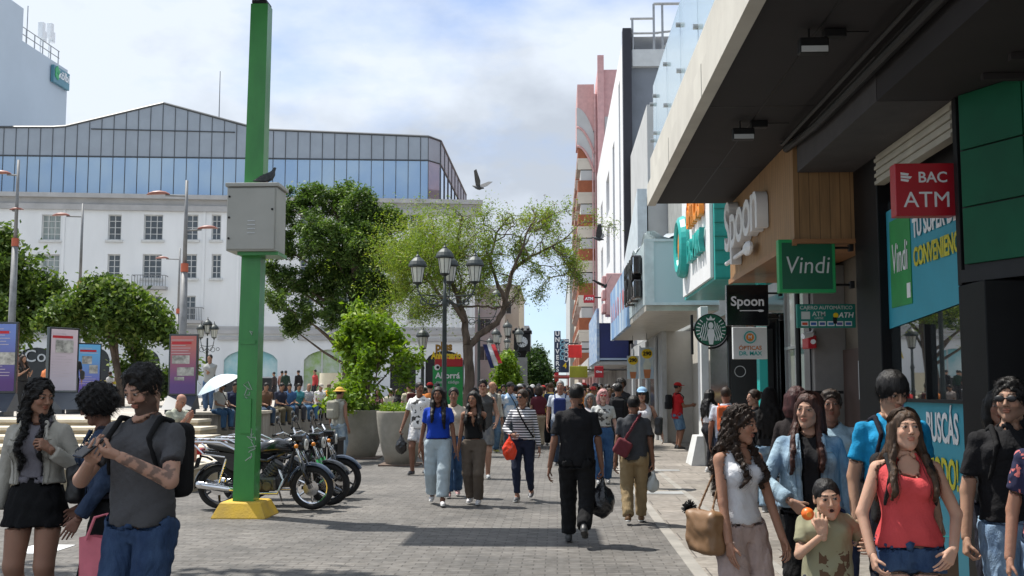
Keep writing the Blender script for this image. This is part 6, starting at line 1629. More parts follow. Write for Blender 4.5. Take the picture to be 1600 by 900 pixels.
        Fc = np.concatenate(fs); Fc = Fc[(Fc >= 0).all(1)]
        # one light smoothing pass
        e = np.concatenate([Fc[:, [0, 1]], Fc[:, [1, 2]], Fc[:, [2, 3]], Fc[:, [3, 0]]]); acc = np.zeros_like(V); n_ = np.zeros(len(V))
        np.add.at(acc, e[:, 0], V[e[:, 1]]); np.add.at(acc, e[:, 1], V[e[:, 0]]); np.add.at(n_, e[:, 0], 1); np.add.at(n_, e[:, 1], 1)
        V = V * .55 + acc / np.maximum(n_, 1)[:, None] * .45
        return V, Fc

def mesh_np(name, V, Fc, mats, parent, colr=None, objc=None):
    me = bpy.data.meshes.new(name); n, m = len(V), len(Fc); me.vertices.add(n); me.vertices.foreach_set('co', np.asarray(V, np.float32).ravel())
    me.loops.add(4 * m); me.loops.foreach_set('vertex_index', np.asarray(Fc, np.int32).ravel()); me.polygons.add(m)
    me.polygons.foreach_set('loop_start', np.arange(0, 4 * m, 4, dtype=np.int32)); me.polygons.foreach_set('loop_total', np.full(m, 4, np.int32))
    me.polygons.foreach_set('use_smooth', [True] * m)
    if colr is not None:
        at = me.color_attributes.new('Col', 'FLOAT_COLOR', 'POINT'); c4 = np.ones((n, 4), np.float32); c4[:, :3] = colr; at.data.foreach_set('color', c4.ravel())
    me.update(); me.materials.append(mats); o = bpy.data.objects.new(name, me); col.objects.link(o); o.parent = parent
    if objc is not None: o.color = tuple(objc) + (1,)
    return o

SKIN = mat('skin', (1, 1, 1), .62, var=.08, scale=11, coords='obj', objcol=True, attr='Col', spec=.28, bump=.15, bscale=160)
MATS['skin'].node_tree.nodes['Principled BSDF'].inputs['Subsurface Weight'].default_value = .12
MATS['skin'].node_tree.nodes['Principled BSDF'].inputs['Subsurface Scale'].default_value = .01
CLOTH = mat('cloth', (.96, .96, .96), .88, var=.07, scale=9, coords='obj', objcol=True, bump=.35, bscale=90, spec=.25)
def folds(m, sc=5.5, st=.55):
    nt = m.node_tree; N, L = nt.nodes, nt.links; b = N['Principled BSDF']; t = N.new('ShaderNodeTexCoord'); mp_ = N.new('ShaderNodeMapping'); mp_.inputs['Scale'].default_value = (1, 1, .55); mp_.inputs['Rotation'].default_value = (.3, .5, .4); L.new(t.outputs['Object'], mp_.inputs[0])
    n = N.new('ShaderNodeTexNoise'); n.inputs['Scale'].default_value = sc; n.inputs['Detail'].default_value = 2.5; n.inputs['Distortion'].default_value = 1.6; L.new(mp_.outputs[0], n.inputs['Vector'])
    q = N.new('ShaderNodeBump'); q.inputs['Strength'].default_value = st; q.inputs['Distance'].default_value = .05; L.new(n.outputs['Fac'], q.inputs['Height'])
    old = [l for l in L if l.to_socket == b.inputs['Normal']]
    if old: L.new(q.outputs[0], old[0].from_node.inputs['Normal'])
    else: L.new(q.outputs[0], b.inputs['Normal'])
folds(CLOTH, 6, .42)
DENIM = mat('denim', (1.25, 1.2, 1.12), .9, c2=(.55, .60, .68), scale=6, coords='obj', objcol=True, bump=.5, bscale=120, spec=.2, stretch=(1.6, 1.6, .8))
folds(DENIM, 7, .6)
LEATH = mat('leather', (1, 1, 1), .45, var=.1, scale=12, coords='obj', objcol=True, spec=.5)
RUB = mat('rubber', (1, 1, 1), .6, var=.06, scale=20, coords='obj', objcol=True)
HAIR = mat('hair', (1.25, 1.2, 1.15), .5, c2=(.6, .6, .6), scale=60, coords='obj', objcol=True, stretch=(1, 1, .12), bump=.6, bscale=130, spec=.3, thr=(.4, .6))
PLAS = mat('plasticbag', (1, 1, 1), .22, var=.1, scale=6, coords='obj', objcol=True, bump=1.0, bscale=26, spec=.6)
def stripe_mat():
    m, nt, b = _nt('striped'); L = nt.links; N = nt.nodes; t = N.new('ShaderNodeTexCoord'); s_ = N.new('ShaderNodeSeparateXYZ'); L.new(t.outputs['Object'], s_.inputs[0])
    a_ = N.new('ShaderNodeMath'); a_.operation = 'MULTIPLY'; a_.inputs[1].default_value = 27; L.new(s_.outputs['Z'], a_.inputs[0]); f = N.new('ShaderNodeMath'); f.operation = 'FRACT'; L.new(a_.outputs[0], f.inputs[0])
    r_ = N.new('ShaderNodeValToRGB'); r_.color_ramp.interpolation = 'CONSTANT'; r_.color_ramp.elements[0].color = (.72, .72, .74, 1); r_.color_ramp.elements[1].position = .5; r_.color_ramp.elements[1].color = (.025, .025, .04, 1)
    L.new(f.outputs[0], r_.inputs['Fac']); L.new(r_.outputs[0], b.inputs['Base Color']); b.inputs['Roughness'].default_value = .9; return m
STRIPE = stripe_mat(); folds(STRIPE)
def print_mat(name, base, ink, scale=18, thr=.52, z0=.0, z1=9, x0=-.13, x1=.13):
    """a printed motif on the chest, in object space"""
    m, nt, b = _nt(name); L = nt.links; N = nt.nodes; t = N.new('ShaderNodeTexCoord'); s_ = N.new('ShaderNodeSeparateXYZ'); L.new(t.outputs['Object'], s_.inputs[0])
    def rng_(sock, a, bb):
        q = N.new('ShaderNodeMath'); q.operation = 'GREATER_THAN'; q.inputs[1].default_value = a; L.new(sock, q.inputs[0]); w = N.new('ShaderNodeMath'); w.operation = 'LESS_THAN'; w.inputs[1].default_value = bb; L.new(sock, w.inputs[0])
        e = N.new('ShaderNodeMath'); e.operation = 'MULTIPLY'; L.new(q.outputs[0], e.inputs[0]); L.new(w.outputs[0], e.inputs[1]); return e.outputs[0]
    n = N.new('ShaderNodeTexNoise'); n.inputs['Scale'].default_value = scale; n.inputs['Detail'].default_value = 3; L.new(t.outputs['Object'], n.inputs['Vector'])
    g = N.new('ShaderNodeMath'); g.operation = 'GREATER_THAN'; g.inputs[1].default_value = thr; L.new(n.outputs['Fac'], g.inputs[0]); cur = g.outputs[0]
    for sock, a, bb in ((s_.outputs['X'], x0, x1), (s_.outputs['Z'], z0, z1), (s_.outputs['Y'], -2, 0.0)):
        e = N.new('ShaderNodeMath'); e.operation = 'MULTIPLY'; L.new(cur, e.inputs[0]); L.new(rng_(sock, a, bb), e.inputs[1]); cur = e.outputs[0]
    mx = N.new('ShaderNodeMixRGB'); mx.inputs[1].default_value = base + (1,); mx.inputs[2].default_value = ink + (1,); L.new(cur, mx.inputs[0]); L.new(mx.outputs[0], b.inputs['Base Color']); b.inputs['Roughness'].default_value = .9; folds(m); return m

def rotm(yaw=0, pitch=0, roll=0):
    """turn (to its own left +), nod (down +), tilt"""
    return np.array(Matrix.Rotation(yaw, 3, 'Z') @ Matrix.Rotation(pitch, 3, 'X') @ Matrix.Rotation(roll, 3, 'Y'))
def ik(a, c, l1, l2, pole):
    a, c, pole = np.array(a, float), np.array(c, float), np.array(pole, float); d = c - a; L = np.linalg.norm(d); mx_ = (l1 + l2) * .999
    if L > mx_: c = a + d / L * mx_; d = c - a; L = mx_
    u = d / L; x = (l1 * l1 - l2 * l2 + L * L) / (2 * L); h = math.sqrt(max(0, l1 * l1 - x * x)); p = pole - u * pole.dot(u); p /= (np.linalg.norm(p) + 1e-9)
    return a + u * x + p * h, c

def hand_into(f, w, d, n, s, sc=1.0, curl=.35, spreadf=.05, h=.004):
    """w wrist, d pointing direction, n palm normal, s=+1 the body's left hand (thumb side = cross)"""
    d = np.array(d, float); d /= np.linalg.norm(d); n = np.array(n, float); n -= d * n.dot(d); n /= np.linalg.norm(n); sd = np.cross(n, d) * s; L = .19 * sc     # sd: towards the thumb
    kn = []
    for i, (o, ll) in enumerate(((.034, .092), (.012, .096), (-.010, .091), (-.030, .083))):
        p = w + d * ll * sc * .98 + sd * o * sc; kn.append(p); f.cap(w + sd * o * .55 * sc + d * .012 * sc, p, .0145 * sc, .0125 * sc, .008)
    f.cap(w - d * .02 * sc, w + d * .03 * sc, .022 * sc, .021 * sc, .01, flat=(n, .75))
    f.cap(w + sd * .018 * sc + d * .02 * sc + n * .006, w + sd * .034 * sc + d * .05 * sc + n * .008, .016 * sc, .014 * sc, .01)
    seg = ((.044, .026, .021), (.049, .030, .022), (.045, .028, .021), (.035, .021, .018))
    for i, p in enumerate(kn):
        q = p.copy(); a_ = curl * (.7 + .12 * i); dd = d + sd * (spreadf * (1.1 - .75 * i)); dd /= np.linalg.norm(dd)
        r0_ = (.0088, .0092, .0088, .0078)[i] * sc
        for j, l in enumerate(seg[i]):
            ang = a_ * (j + 1); v = dd * math.cos(ang) + n * math.sin(ang); q2 = q + v * l * sc; f.cap(q, q2, r0_ * (1 - .08 * j), r0_ * (.93 - .09 * j), .0 if j or True else .003); q = q2
    q = w + sd * .034 * sc + d * .05 * sc + n * .008
    for j, l in enumerate((.034, .028)):
        v = d * (.78) + sd * (.62 - .45 * j) + n * (.3 + .5 * curl); v /= np.linalg.norm(v); q2 = q + v * l * sc; f.cap(q, q2, (.0112 - .001 * j) * sc, (.0100 - .0015 * j) * sc); q = q2

def head_into(f, c, T, s, male, beard=0, child=False, mouth=0):
    """head centre c, frame T (columns x=its left, y=back, z=up), s scale"""
    P = lambda x, y, z: c + T @ (np.array([x, y, z]) * s)
    E = lambda x, y, z, rx, ry, rz, k=.01, sub=False: f.ell(P(x, y, z), (rx * s, ry * s, rz * s), T, k, sub)
    E(0, .014, .032, .074, .094, .084)
    E(0, -.022, -.028, .060 if male else .057, .064, .080, .03)
    jw = .050 if male else .042
    f.cap(P(-jw, .0, -.062), P(0, -.058, -.096), .022 * s, .021 * s, .025); f.cap(P(jw, .0, -.062), P(0, -.058, -.096), .022 * s, .021 * s, .025)
    E(0, -.068, -.092, .018, .014, .014, .012)
    E(-.036, -.062, -.022, .020, .018, .018, .02); E(.036, -.062, -.022, .020, .018, .018, .02)
    f.cap(P(-.030, -.078, .030), P(.030, -.078, .030), .011 * s, .011 * s, .012)                # brow
    for q in (-1, 1): E(q * .031, -.100, .010, .017, .015, .011, .008, True)
    f.cap(P(0, -.086, .020), P(0, -.106, -.020), .0075 * s, .0105 * s, .008); E(0, -.106, -.024, .011, .011, .009, .004)
    for q in (-1, 1): E(q * .012, -.095, -.028, .008, .010, .007, .004)
    for q in (-1, 1): E(q * .031, -.0795, .011, .0155, .0135, .0115, .002)                        # eyeballs under lids
    E(0, -.088, -.0515, .024, .0095, .0055, .004); E(0, -.0865, -.062, .020, .0105, .0065, .004)
    if mouth: E(0, -.096, -.057, .014, .012, .010, .002, True)
    for q in (-1, 1):
        E(q * .075, .012, .002, .010, .017, .031, .006); E(q * .082, .008, .004, .006, .009, .018, .003, True)
def head_colour(V, c, T, s, tone_lip, brow, hairc, skin, beard=0, eyes=True, mouth=0, female=False):
    L = ((V - c) @ T) / s; x, y, z = L[:, 0], L[:, 1], L[:, 2]; C = np.ones((len(V), 3)); ax_ = np.abs(x); front = y < -.055
    sk = np.array(skin)
    def put(m, c_, a=1.0): C[m] = C[m] * (1 - a) + (np.array(c_) / sk) * a
    if beard:
        m = front & (z < -.035) & (ax_ < .065) | ((y < .0) & (z < -.05) & (ax_ > .035)) | ((y > -.06) & (y < .0) & (z < .0) & (ax_ > .052))
        put(m, np.array(hairc) * 1.3, beard)
    put(front & (np.hypot(x / .024, (z + .0505) / .0062) < 1) & (y < -.082), tone_lip); put(front & (np.hypot(x / .020, (z + .0625) / .0075) < 1) & (y < -.082), tone_lip)
    if mouth: put(front & (np.hypot(x / .015, (z + .057) / .010) < 1), (.03, .008, .008))
    else: put(front & (ax_ < .022) & (np.abs(z + .0565) < .0016), np.array(tone_lip) * .4)
    bz = .0315 + .004 * np.cos((ax_ - .032) * 60); put(front & (ax_ > .012) & (ax_ < .050) & (np.abs(z - bz) < .0042), brow, .9)
    if eyes:
        e = np.hypot((ax_ - .031) / .0150, (z - .0115) / .0068); put(front & (e < 1.32) & (z > .0135), (.02, .014, .012), .85); put(front & (e < .86) & (z < .0165), (.30, .28, .265)); put(front & (np.hypot(ax_ - .031, z - .0112) < .0072), (.02, .011, .008))
    put(front & (np.hypot(ax_ - .007, (z + .0325) / .8) < .0036), sk * .25)
    put(front & (np.hypot(ax_ - .042, (z + .02)) < .018), sk * np.array([1.1, .86, .84]), .35)
    return C

def strands(paths, r0_, V0, F0):
    """thin tapering hair strands (n, m, 3) added to a hair mesh"""
    A = np.asarray(paths); n, m, _ = A.shape; t = np.gradient(A, axis=1); t /= np.maximum(np.linalg.norm(t, axis=2, keepdims=True), 1e-9); u = np.cross(t, [.3, .5, .8]); u /= np.maximum(np.linalg.norm(u, axis=2, keepdims=True), 1e-9); w = np.cross(t, u)
    rr_ = r0_ * np.linspace(1, .25, m)[None, :, None]; ring = np.stack([A + rr_ * (math.cos(a_) * u + math.sin(a_) * w) for a_ in (0, 2.094, 4.189)], 2); V = ring.reshape(-1, 3); i, j, k = np.meshgrid(np.arange(n), np.arange(m - 1), np.arange(3), indexing='ij'); b = (i * m + j) * 3; k2 = (k + 1) % 3
    Fq = np.stack([b + k, b + k2, b + 3 + k2, b + 3 + k], -1).reshape(-1, 4); return np.concatenate([V0, V]), np.concatenate([F0, Fq + len(V0)])
HEAD_OUT = {}
LOWER = ('jeans', 'trousers', 'leggings', 'wide_trousers', 'shorts', 'skirt')
def sample(f, V):
    I = np.clip(np.round((V - f.lo) / f.h).astype(int), 0, f.n - 1); out = ((V < f.lo - f.h) | (V > f.lo + f.h * f.n)).any(1); r_ = f.F[I[:, 0], I[:, 1], I[:, 2]].copy(); r_[out] = .2; return r_
def normals(V, Fc):
    n = np.cross(V[Fc[:, 2]] - V[Fc[:, 0]], V[Fc[:, 3]] - V[Fc[:, 1]]); N_ = np.zeros_like(V)
    for i in range(4): np.add.at(N_, Fc[:, i], n)
    return N_ / np.maximum(np.linalg.norm(N_, axis=1), 1e-9)[:, None]
def flush_layers(layers):
    """pull each layer in under the ones worn over it"""
    for L in layers:
        V, Fc = L[1], L[2]
        for _ in range(5):
            N_ = normals(V, Fc); m = np.zeros(len(V), bool)
            for O_ in layers:
                if O_[8] > L[8]: m |= sample(O_[7], V) < .012
            V = V - N_ * (m * .007)[:, None]
        mesh_np(L[0], V, Fc, L[3], L[4], L[5], L[6])
def person(name_label, x, y, z0=0.0, rot=0.0, H=1.65, male=True, w=1.0, skin=(.30, .16, .10), hair=('short', (.012, .010, .009)), top=('tee', (.1, .1, .1)), bottom=('jeans', (.05, .08, .16)), shoes=(.5, .5, .5),
           lh=None, rh=None, lf=None, rf=None, head=(0, 0, 0), lean=0.0, turn=0.0, pelvis=None, q='near', beard=0, curl=(.35, .35), glasses=None, cap=None, group=None, bag=None, lip=None, lpole=None, rpole=None, child=False,
           hn=(None, None), hd=(None, None), tattoo=None, bust=1.0, mouth=0, wr=1.0, under=None, name='person', nofeet=False, tuck=False, brow=None, topm=None, botm=None):
    """local frame: faces -Y, its left is +X. q: near / mid / far detail"""
    h, hh, hhd = {'near': (.0095, .0042, .0045), 'mid': (.0155, .008, .009), 'far': (.026, .014, .0), 'tiny': (.04, .022, .0)}[q]
    o = root(name, (x, y, z0), name_label, 'person', group); o.empty_display_size = .3
    K = H
    wm = w
    hs = (H / 1.70) ** (.55 if not child else .28) * (1.0 if male else .965)
    # --- skeleton
    pel = np.array(pelvis if pelvis is not None else (0, 0, .535 * K)); T = rotm(turn, lean); up = T[:, 2]; sw = (.105 if male else .094) * K * (.5 + .5 * wm)
    Bp = lambda u, v, z: pel + T @ np.array([u, v, (z - .535) * K])
    if child: sw *= .96
    neck = Bp(0, .008, .835); hc = Bp(0, -.012 * K, .835) + np.array([0, 0, .095 * K if not child else .12 * K]) * .985
    top_z = H
    hc = Bp(0, -.012, .82); hc = hc + T @ np.array([0, -.005, (.18 * K) - .108 * hs])
    Th = T @ rotm(head[0], head[1], head[2]); hcc = hc + Th @ np.array([0, -.01, -.0])
    sh = {1: Bp(sw, .004, .801), -1: Bp(-sw, .004, .801)}; hip = {1: pel + T @ np.array([.050 * K, 0, -.012 * K]), -1: pel + T @ np.array([-.050 * K, 0, -.012 * K])}
    la, lb = .172 * K, .155 * K; ll1, ll2 = .245 * K, .245 * K
    hands = {1: lh, -1: rh}; el, wr_, kn, an = {}, {}, {}, {}
    for s in (1, -1):
        t = hands[s]; t = np.array(t, float) if t is not None else np.array([s * (.150 * K * (.5 + .5 * wm)), -.03, .485 * K])
        if t.shape == (3,) and hands[s] is not None: t = t * K
        pole = (lpole if s == 1 else rpole); pole = pole if pole is not None else (s * .35, 1, -.25)
        el[s], wr_[s] = ik(sh[s], t, la, lb, pole)
    feet = {1: lf, -1: rf}
    for s in (1, -1):
        t = feet[s]; t = np.array(t, float) * K if t is not None else np.array([s * .055 * K, .0, .045 * K])
        kn[s], an[s] = ik(hip[s], t, ll1, ll2, (s * .12, -1, 0.15))
    # --- torso sections (z/K, rx, ry, y)
    fm = 0 if male else 1
    secs = [(.490, .074, .060, .004), (.53, .098 + .004 * fm, .068, .004), (.575, .094, .064, .0), (.63, .083 - .008 * fm, .058, 0), (.68, .086 - .007 * fm, .060, 0), (.74, .098 - .008 * fm, .066, -.002), (.785, .100 - .008 * fm, .060, .002), (.815, .080, .045, .006), (.835, .046, .036, .008), (.85, .034, .034, .006)]
    secs = [((z - .535) * K, rx * K * wm, ry * K * wm, yy * K) for z, rx, ry, yy in secs]
    for i in (-1, -2): secs[i] = (secs[i][0], secs[i][1] / wm, secs[i][2] / wm, secs[i][3])
    allp = [pel, hcc] + list(sh.values()) + list(el.values()) + list(wr_.values()) + list(kn.values()) + list(an.values()); lo = np.min(allp, 0) - .28; hi = np.max(allp, 0) + .28
    ar = (.0285 if male else .0245) * K * (.6 + .4 * wm) / 1.0 * (.9 if child else 1); fr_ = ar * .80; wr = wr
    lr = (.050 if male else .050) * K * (.45 + .55 * wm)
    def torso(f, off=0, k=.02, **kw):
        f.loft(secs, pel, T, k, off, **kw)
        for s in (1, -1):
            f.cap(Bp(s * .03 * K, .006, .815), sh[s] - T @ np.array([s * .008 * K, 0, .008 * K]), .033 * K + off, .030 * K + off, .025)
            if male: f.ell(Bp(s * .047 * K, -.045 * K * wm, .765), (.052 * K, .026 * K + off, .036 * K), T, .03)
            else: f.ell(Bp(s * .044 * K * wm ** .5, -.054 * K * wm, .742), (.040 * K * bust + off * .7, .040 * K * bust + off * .7, .040 * K * bust + off * .5), T, .025)
    def glutes(f, off=0):
        for s in (1, -1): f.ell(pel + T @ np.array([s * .045 * K * wm, .038 * K, -.025 * K]), (.050 * K * wm + off, .045 * K * wm + off, .052 * K + off), T, .03)
    def arm(f, s, off=0, k=.02, frac=2.0, loose=0.0, cut=True):
        """frac 0..1 upper arm, 1..2 forearm"""
        a, b, c = sh[s], el[s], wr_[s]
        if frac <= 1: m = a + (b - a) * frac; f.cap(a, m, ar + off, ar * (1 - .15 * frac) + off + loose, k, cut=cut)
        else:
            f.cap(a, b, ar + off, ar * .84 + off, k); m = b + (c - b) * (frac - 1)
            f.cap(b, m, fr_ + off, fr_ + (.0165 * K - fr_) * (frac - 1) + off + loose, .012, cut=cut)
    def leg(f, s, off=0, k=.02, frac=2.0, wide=None, cut=True):
        a, b, c = hip[s], kn[s], an[s]; r0, r1, r2 = (lr * 1.12 + off, lr * .74 + off, lr * .46 + off) if wide is None else (lr * 1.12 + off, wide[0], wide[1])
        a2 = a + np.array([s * .006 * K, 0, 0])
        if frac <= 1: f.cap(a2, a + (b - a) * frac, r0, r0 + (r1 - r0) * frac, k, cut=cut)
        else:
            f.cap(a2, b, r0, r1, k)
            m = b + (c - b) * (frac - 1); f.cap(b, m, r1 * .98, r1 * .98 + (r2 - r1 * .98) * (frac - 1), .02, cut=cut)
            if wide is None and frac > 1.4 and (off > 0 or bottom[0] in ('skirt', 'shorts', 'leggings')): f.ell(b + (c - b) * .30 + T @ np.array([0, .010 * K, 0]), (lr * .58 + off, lr * .60 + off, .085 * K), None, .03)
    # --- body (one continuous skin surface)
    f = Field(lo, hi, h); torso(f); glutes(f)
    if not nofeet:
        for s in (1, -1):
            leg(f, s, cut=False); tip = an[s] + np.array([s * .012, -.09, -.03]); f.cap(an[s] + np.array([0, .02, -.025]), tip, .028 * hs, .022 * hs, .02)
    for s in (1, -1): arm(f, s, cut=False)
    nb = Bp(0, .006, .825); f.cap(nb, hcc + Th @ np.array([0, .028, -.055]) * hs, (.034 if male else .029) * K, (.032 if male else .0275) * K * .98, .025)
    det = q in ('near', 'mid')
    if not det:
        head_into(f, hcc, Th, hs, male)
        for s in (1, -1): f.cap(wr_[s], wr_[s] + (wr_[s] - el[s]) / np.linalg.norm(wr_[s] - el[s]) * .13 * hs, .022, .024, .01, flat=((1, 0, 0), .6))
    V, Fc = f.surf(); Cs = [np.ones((len(V), 3))]; layers = []; fbody = f
    if tattoo: 
        s = tattoo; ax_ = wr_[s] - el[s]; t = ((V - el[s]) @ ax_) / (ax_ @ ax_); dist = np.linalg.norm(V - (el[s] + np.clip(t, 0, 1)[:, None] * ax_), axis=1)
        ink = np.sin(V[:, 0] * 110 + 2 * np.sin(V[:, 2] * 80)) + np.sin(V[:, 2] * 95 + 2 * np.sin(V[:, 1] * 90)) + np.sin(V[:, 1] * 130); m = (t > .02) & (t < .95) & (dist < .07) & (ink > -.2); Cs[0][m] = (.45, .50, .55)
    Vs, Fs = [V], [Fc]; nv = len(V)
    if det:
        f2 = Field(hcc - .155 * hs, hcc + .155 * hs, hh); head_into(f2, hcc, Th, hs, male, mouth=mouth); f2.cap(nb, hcc + Th @ np.array([0, .028, -.055]) * hs, (.034 if male else .029) * K, (.0325 if male else .028) * K * .98, .02)
        V2, F2 = f2.surf(); C2 = head_colour(V2, hcc, Th, hs, lip or tuple(np.array(skin) * np.array([.92, .64, .62])), brow or tuple(np.array(hair[1]) * 1.2 + .004), hair[1], skin, beard, eyes=glasses is None, mouth=mouth)
        Vs.append(V2); Fs.append(F2 + nv); Cs.append(C2); nv += len(V2)
        for i, s in enumerate((1, -1)):
            d = hd[i] if hd[i] is not None else wr_[s] - el[s]; n = hn[i] if hn[i] is not None else (-s, 0, 0)
            f2 = Field(wr_[s] - .2 * hs, wr_[s] + .2 * hs, hhd); hand_into(f2, wr_[s], d, n, s, hs * (.97 if male else .92), curl[i]); V2, F2 = f2.surf()
            Vs.append(V2); Fs.append(F2 + nv); Cs.append(np.ones((len(V2), 3))); nv += len(V2)
    layers.append(['body', np.concatenate(Vs), np.concatenate(Fs), SKIN, o, np.concatenate(Cs), skin, None, 0])
    # --- garments
    def garment(nm, build, m_, c_, hres=None, wrk=(.004, 26), seed=1, colr=None):
        f = Field(lo, hi, hres or h); build(f)
        if wrk and q != 'tiny': f.wrinkle(wrk[0] * wr, wrk[1], seed)
        V, Fc = f.surf(); layers.append([nm, V, Fc, m_, o, None, c_, f, 3 if nm == 'jacket' and under else 2 if nm == 'top' or nm not in LOWER else (2.5 if tuck else 1)])
    kind, bc = bottom[0], bottom[1]
    def bott(f):
        ztop = .60 if tuck or under else min(.60, (top[2] if len(top) > 2 else (.50 if male else .54)) + .006)
        if kind == 'skirt':
            L = bottom[2] if len(bottom) > 2 else .40
            s2 = [((z - .535) * K, rx * K * wm, ry * K * wm, .004) for z, rx, ry in ((L, .118, .085), (.47, .112, .080), (.53, .104, .074), (.58, .090, .066), (.625, .080, .060))]
            f.loft(s2, pel, T, 0, .006, zmin=(L - .535) * K, zmax=(.62 - .535) * K); return
        f.loft(secs, pel, T, 0, .010, zmin=(.48 - .535) * K, zmax=(ztop - .535) * K); glutes(f, .006)
        for s in (1, -1):
            if kind in ('jeans', 'pants'): leg(f, s, .011, .02, 1.99, wide=(lr * .90 + .010, lr * .74 + .012))
            elif kind == 'leggings': leg(f, s, .007, .02, 1.9)
            elif kind == 'wide': leg(f, s, .014, .02, 1.98, wide=(lr * 1.12 + .012, lr * 1.15 + .018))
            elif kind == 'joggers': leg(f, s, .014, .02, 1.90, wide=(lr * 1.0 + .012, lr * .92 + .010))
            elif kind == 'shorts': leg(f, s, .014, .02, bottom[2] if len(bottom) > 2 else .62, wide=(lr * 1.08 + .014, 0))
    BM = {'jeans': DENIM, 'shorts': DENIM}.get(kind, CLOTH); BM = botm or (bottom[3] if len(bottom) > 3 else BM)
    garment({'jeans': 'jeans', 'pants': 'trousers', 'leggings': 'leggings', 'wide': 'wide_trousers', 'joggers': 'trousers', 'shorts': 'shorts', 'skirt': 'skirt'}[kind], bott, BM, bc, wrk=(.007 if q == 'near' else .005, 22), seed=3)
    tk, tcx = top[0], top[1]
    loose = {'tee': .014, 'polo': .015, 'long': .012, 'tank': .008, 'sleeveless': .012, 'jacket': .022, 'cami': .006, 'hoodie': .022}[tk]
    zh = (top[2] if len(top) > 2 else (.50 if male else .54))
    if tuck: zh = .60
    def shirt(f, lo_=loose, hem=zh, sl=None, kd=tk):
        S2 = list(secs)
        if tk in ('tee', 'polo', 'jacket', 'long', 'hoodie', 'sleeveless') and not tuck:      # hangs straight from the chest
            S2 = [(z, max(rx, (.094 if male else .084 if tk != 'jacket' else .09) * K * wm) if z > (hem - .545) * K and z < .2 * K else rx, ry + (.004 if z < .15 * K else 0), yy) for z, rx, ry, yy in S2]
        f.loft(S2, pel, T, 0, lo_, zmin=(hem - .535) * K)
        for s in (1, -1):
            if kd not in ('tank', 'cami'): f.cap(Bp(s * .03 * K, .006, .815), sh[s] - T @ np.array([s * .014 * K, 0, .010 * K]), .033 * K + lo_ * .6, .028 * K + lo_ * .5, .016)
            if male: f.ell(Bp(s * .047 * K, -.045 * K * wm, .765), (.052 * K, .026 * K + lo_, .036 * K), T, .03)
            else: f.ell(Bp(s * .044 * K * wm ** .5, -.054 * K * wm, .742), (.042 * K * bust + lo_ * .8, .040 * K * bust + lo_ * .8, .042 * K * bust + lo_ * .6), T, .03)
            if kd not in ('tank', 'cami', 'sleeveless'):
                fr2 = sl if sl is not None else {'tee': .62, 'polo': .68, 'long': 1.93, 'jacket': 1.9, 'hoodie': 1.9}[kd]
                arm(f, s, lo_ * .6, .012, fr2, loose=.005 if fr2 < 1 else (.002 if kd != 'jacket' else .006))
        if kd in ('tank', 'cami'):
            for s in (1, -1): f.cap(sh[s] + T @ np.array([s * .028 * K, 0, .03 * K]), sh[s] + T @ np.array([s * .030 * K, 0, -.035 * K]), .042 * K, .036 * K, .0, sub=True) if kd == 'tank' else None
            f.ell(Bp(0, -.075 * K, .822), (.060 * K, .075 * K, .052 * K if kd == 'tank' else .03 * K), T, .006, True); f.ell(Bp(0, .075 * K, .83), (.055 * K, .06 * K, .04 * K), T, .006, True)
            if kd == 'cami': f.clip(Bp(0, 0, .782), up)
        else:
            dp = .030 if tk in ('tee', 'jacket', 'long', 'hoodie') else .024
            f.ell(Bp(0, -.030 * K, .862 if tk != 'sleeveless' else .855), (.040 * K, .055 * K, dp * K + .008), T, .006, True)
            f.ell(Bp(0, -.0 * K, .875), (.046 * K, .046 * K, .036 * K), T, .004, True)
            if len(top) > 3 and top[3] == 'v': f.cap(Bp(0, -.10 * K, .835), Bp(0, -.12 * K, .775), .035 * K, .006, .004, sub=True)
        if tk == 'polo': f.cap(Bp(0, .006 * K, .842), Bp(0, .002 * K, .856), .052 * K, .047 * K, .004); f.cap(Bp(0, .0, .838), Bp(0, -.0, .90), .041 * K, .041 * K, .0, sub=True); f.cap(Bp(0, -.06 * K, .862), Bp(0, -.09 * K, .80), .016 * K, .006, .0, sub=True)
    if under:      # open jacket over another top
        uk, uc = under[:2]
        def und(f): shirt(f, .009, under[2] if len(under) > 2 else .56, .12, 'sleeveless')
        garment('top', und, CLOTH, uc, wrk=(.003, 26), seed=5)
        ow = under[3] if len(under) > 3 else .044
        def jk(f):
            shirt(f, .026)
            f.box(Bp(0, -.16 * K, .66), (ow * K, .155 * K, .26 * K), T, .01, .004, taper=-.15, sub=True)
            for s in (1, -1): f.cap(Bp(s * .048 * K, -.045 * K * wm, .838), Bp(s * (ow + .022) * K, -.088 * K * wm, .775), .020, .012, .006, flat=(T[:, 1], .6)); 
            f.cap(Bp(-.04 * K, .03 * K, .838), Bp(.04 * K, .03 * K, .838), .020, .020, .01)
        garment('jacket', jk, topm or CLOTH, tcx, wrk=(.007, 20), seed=7)
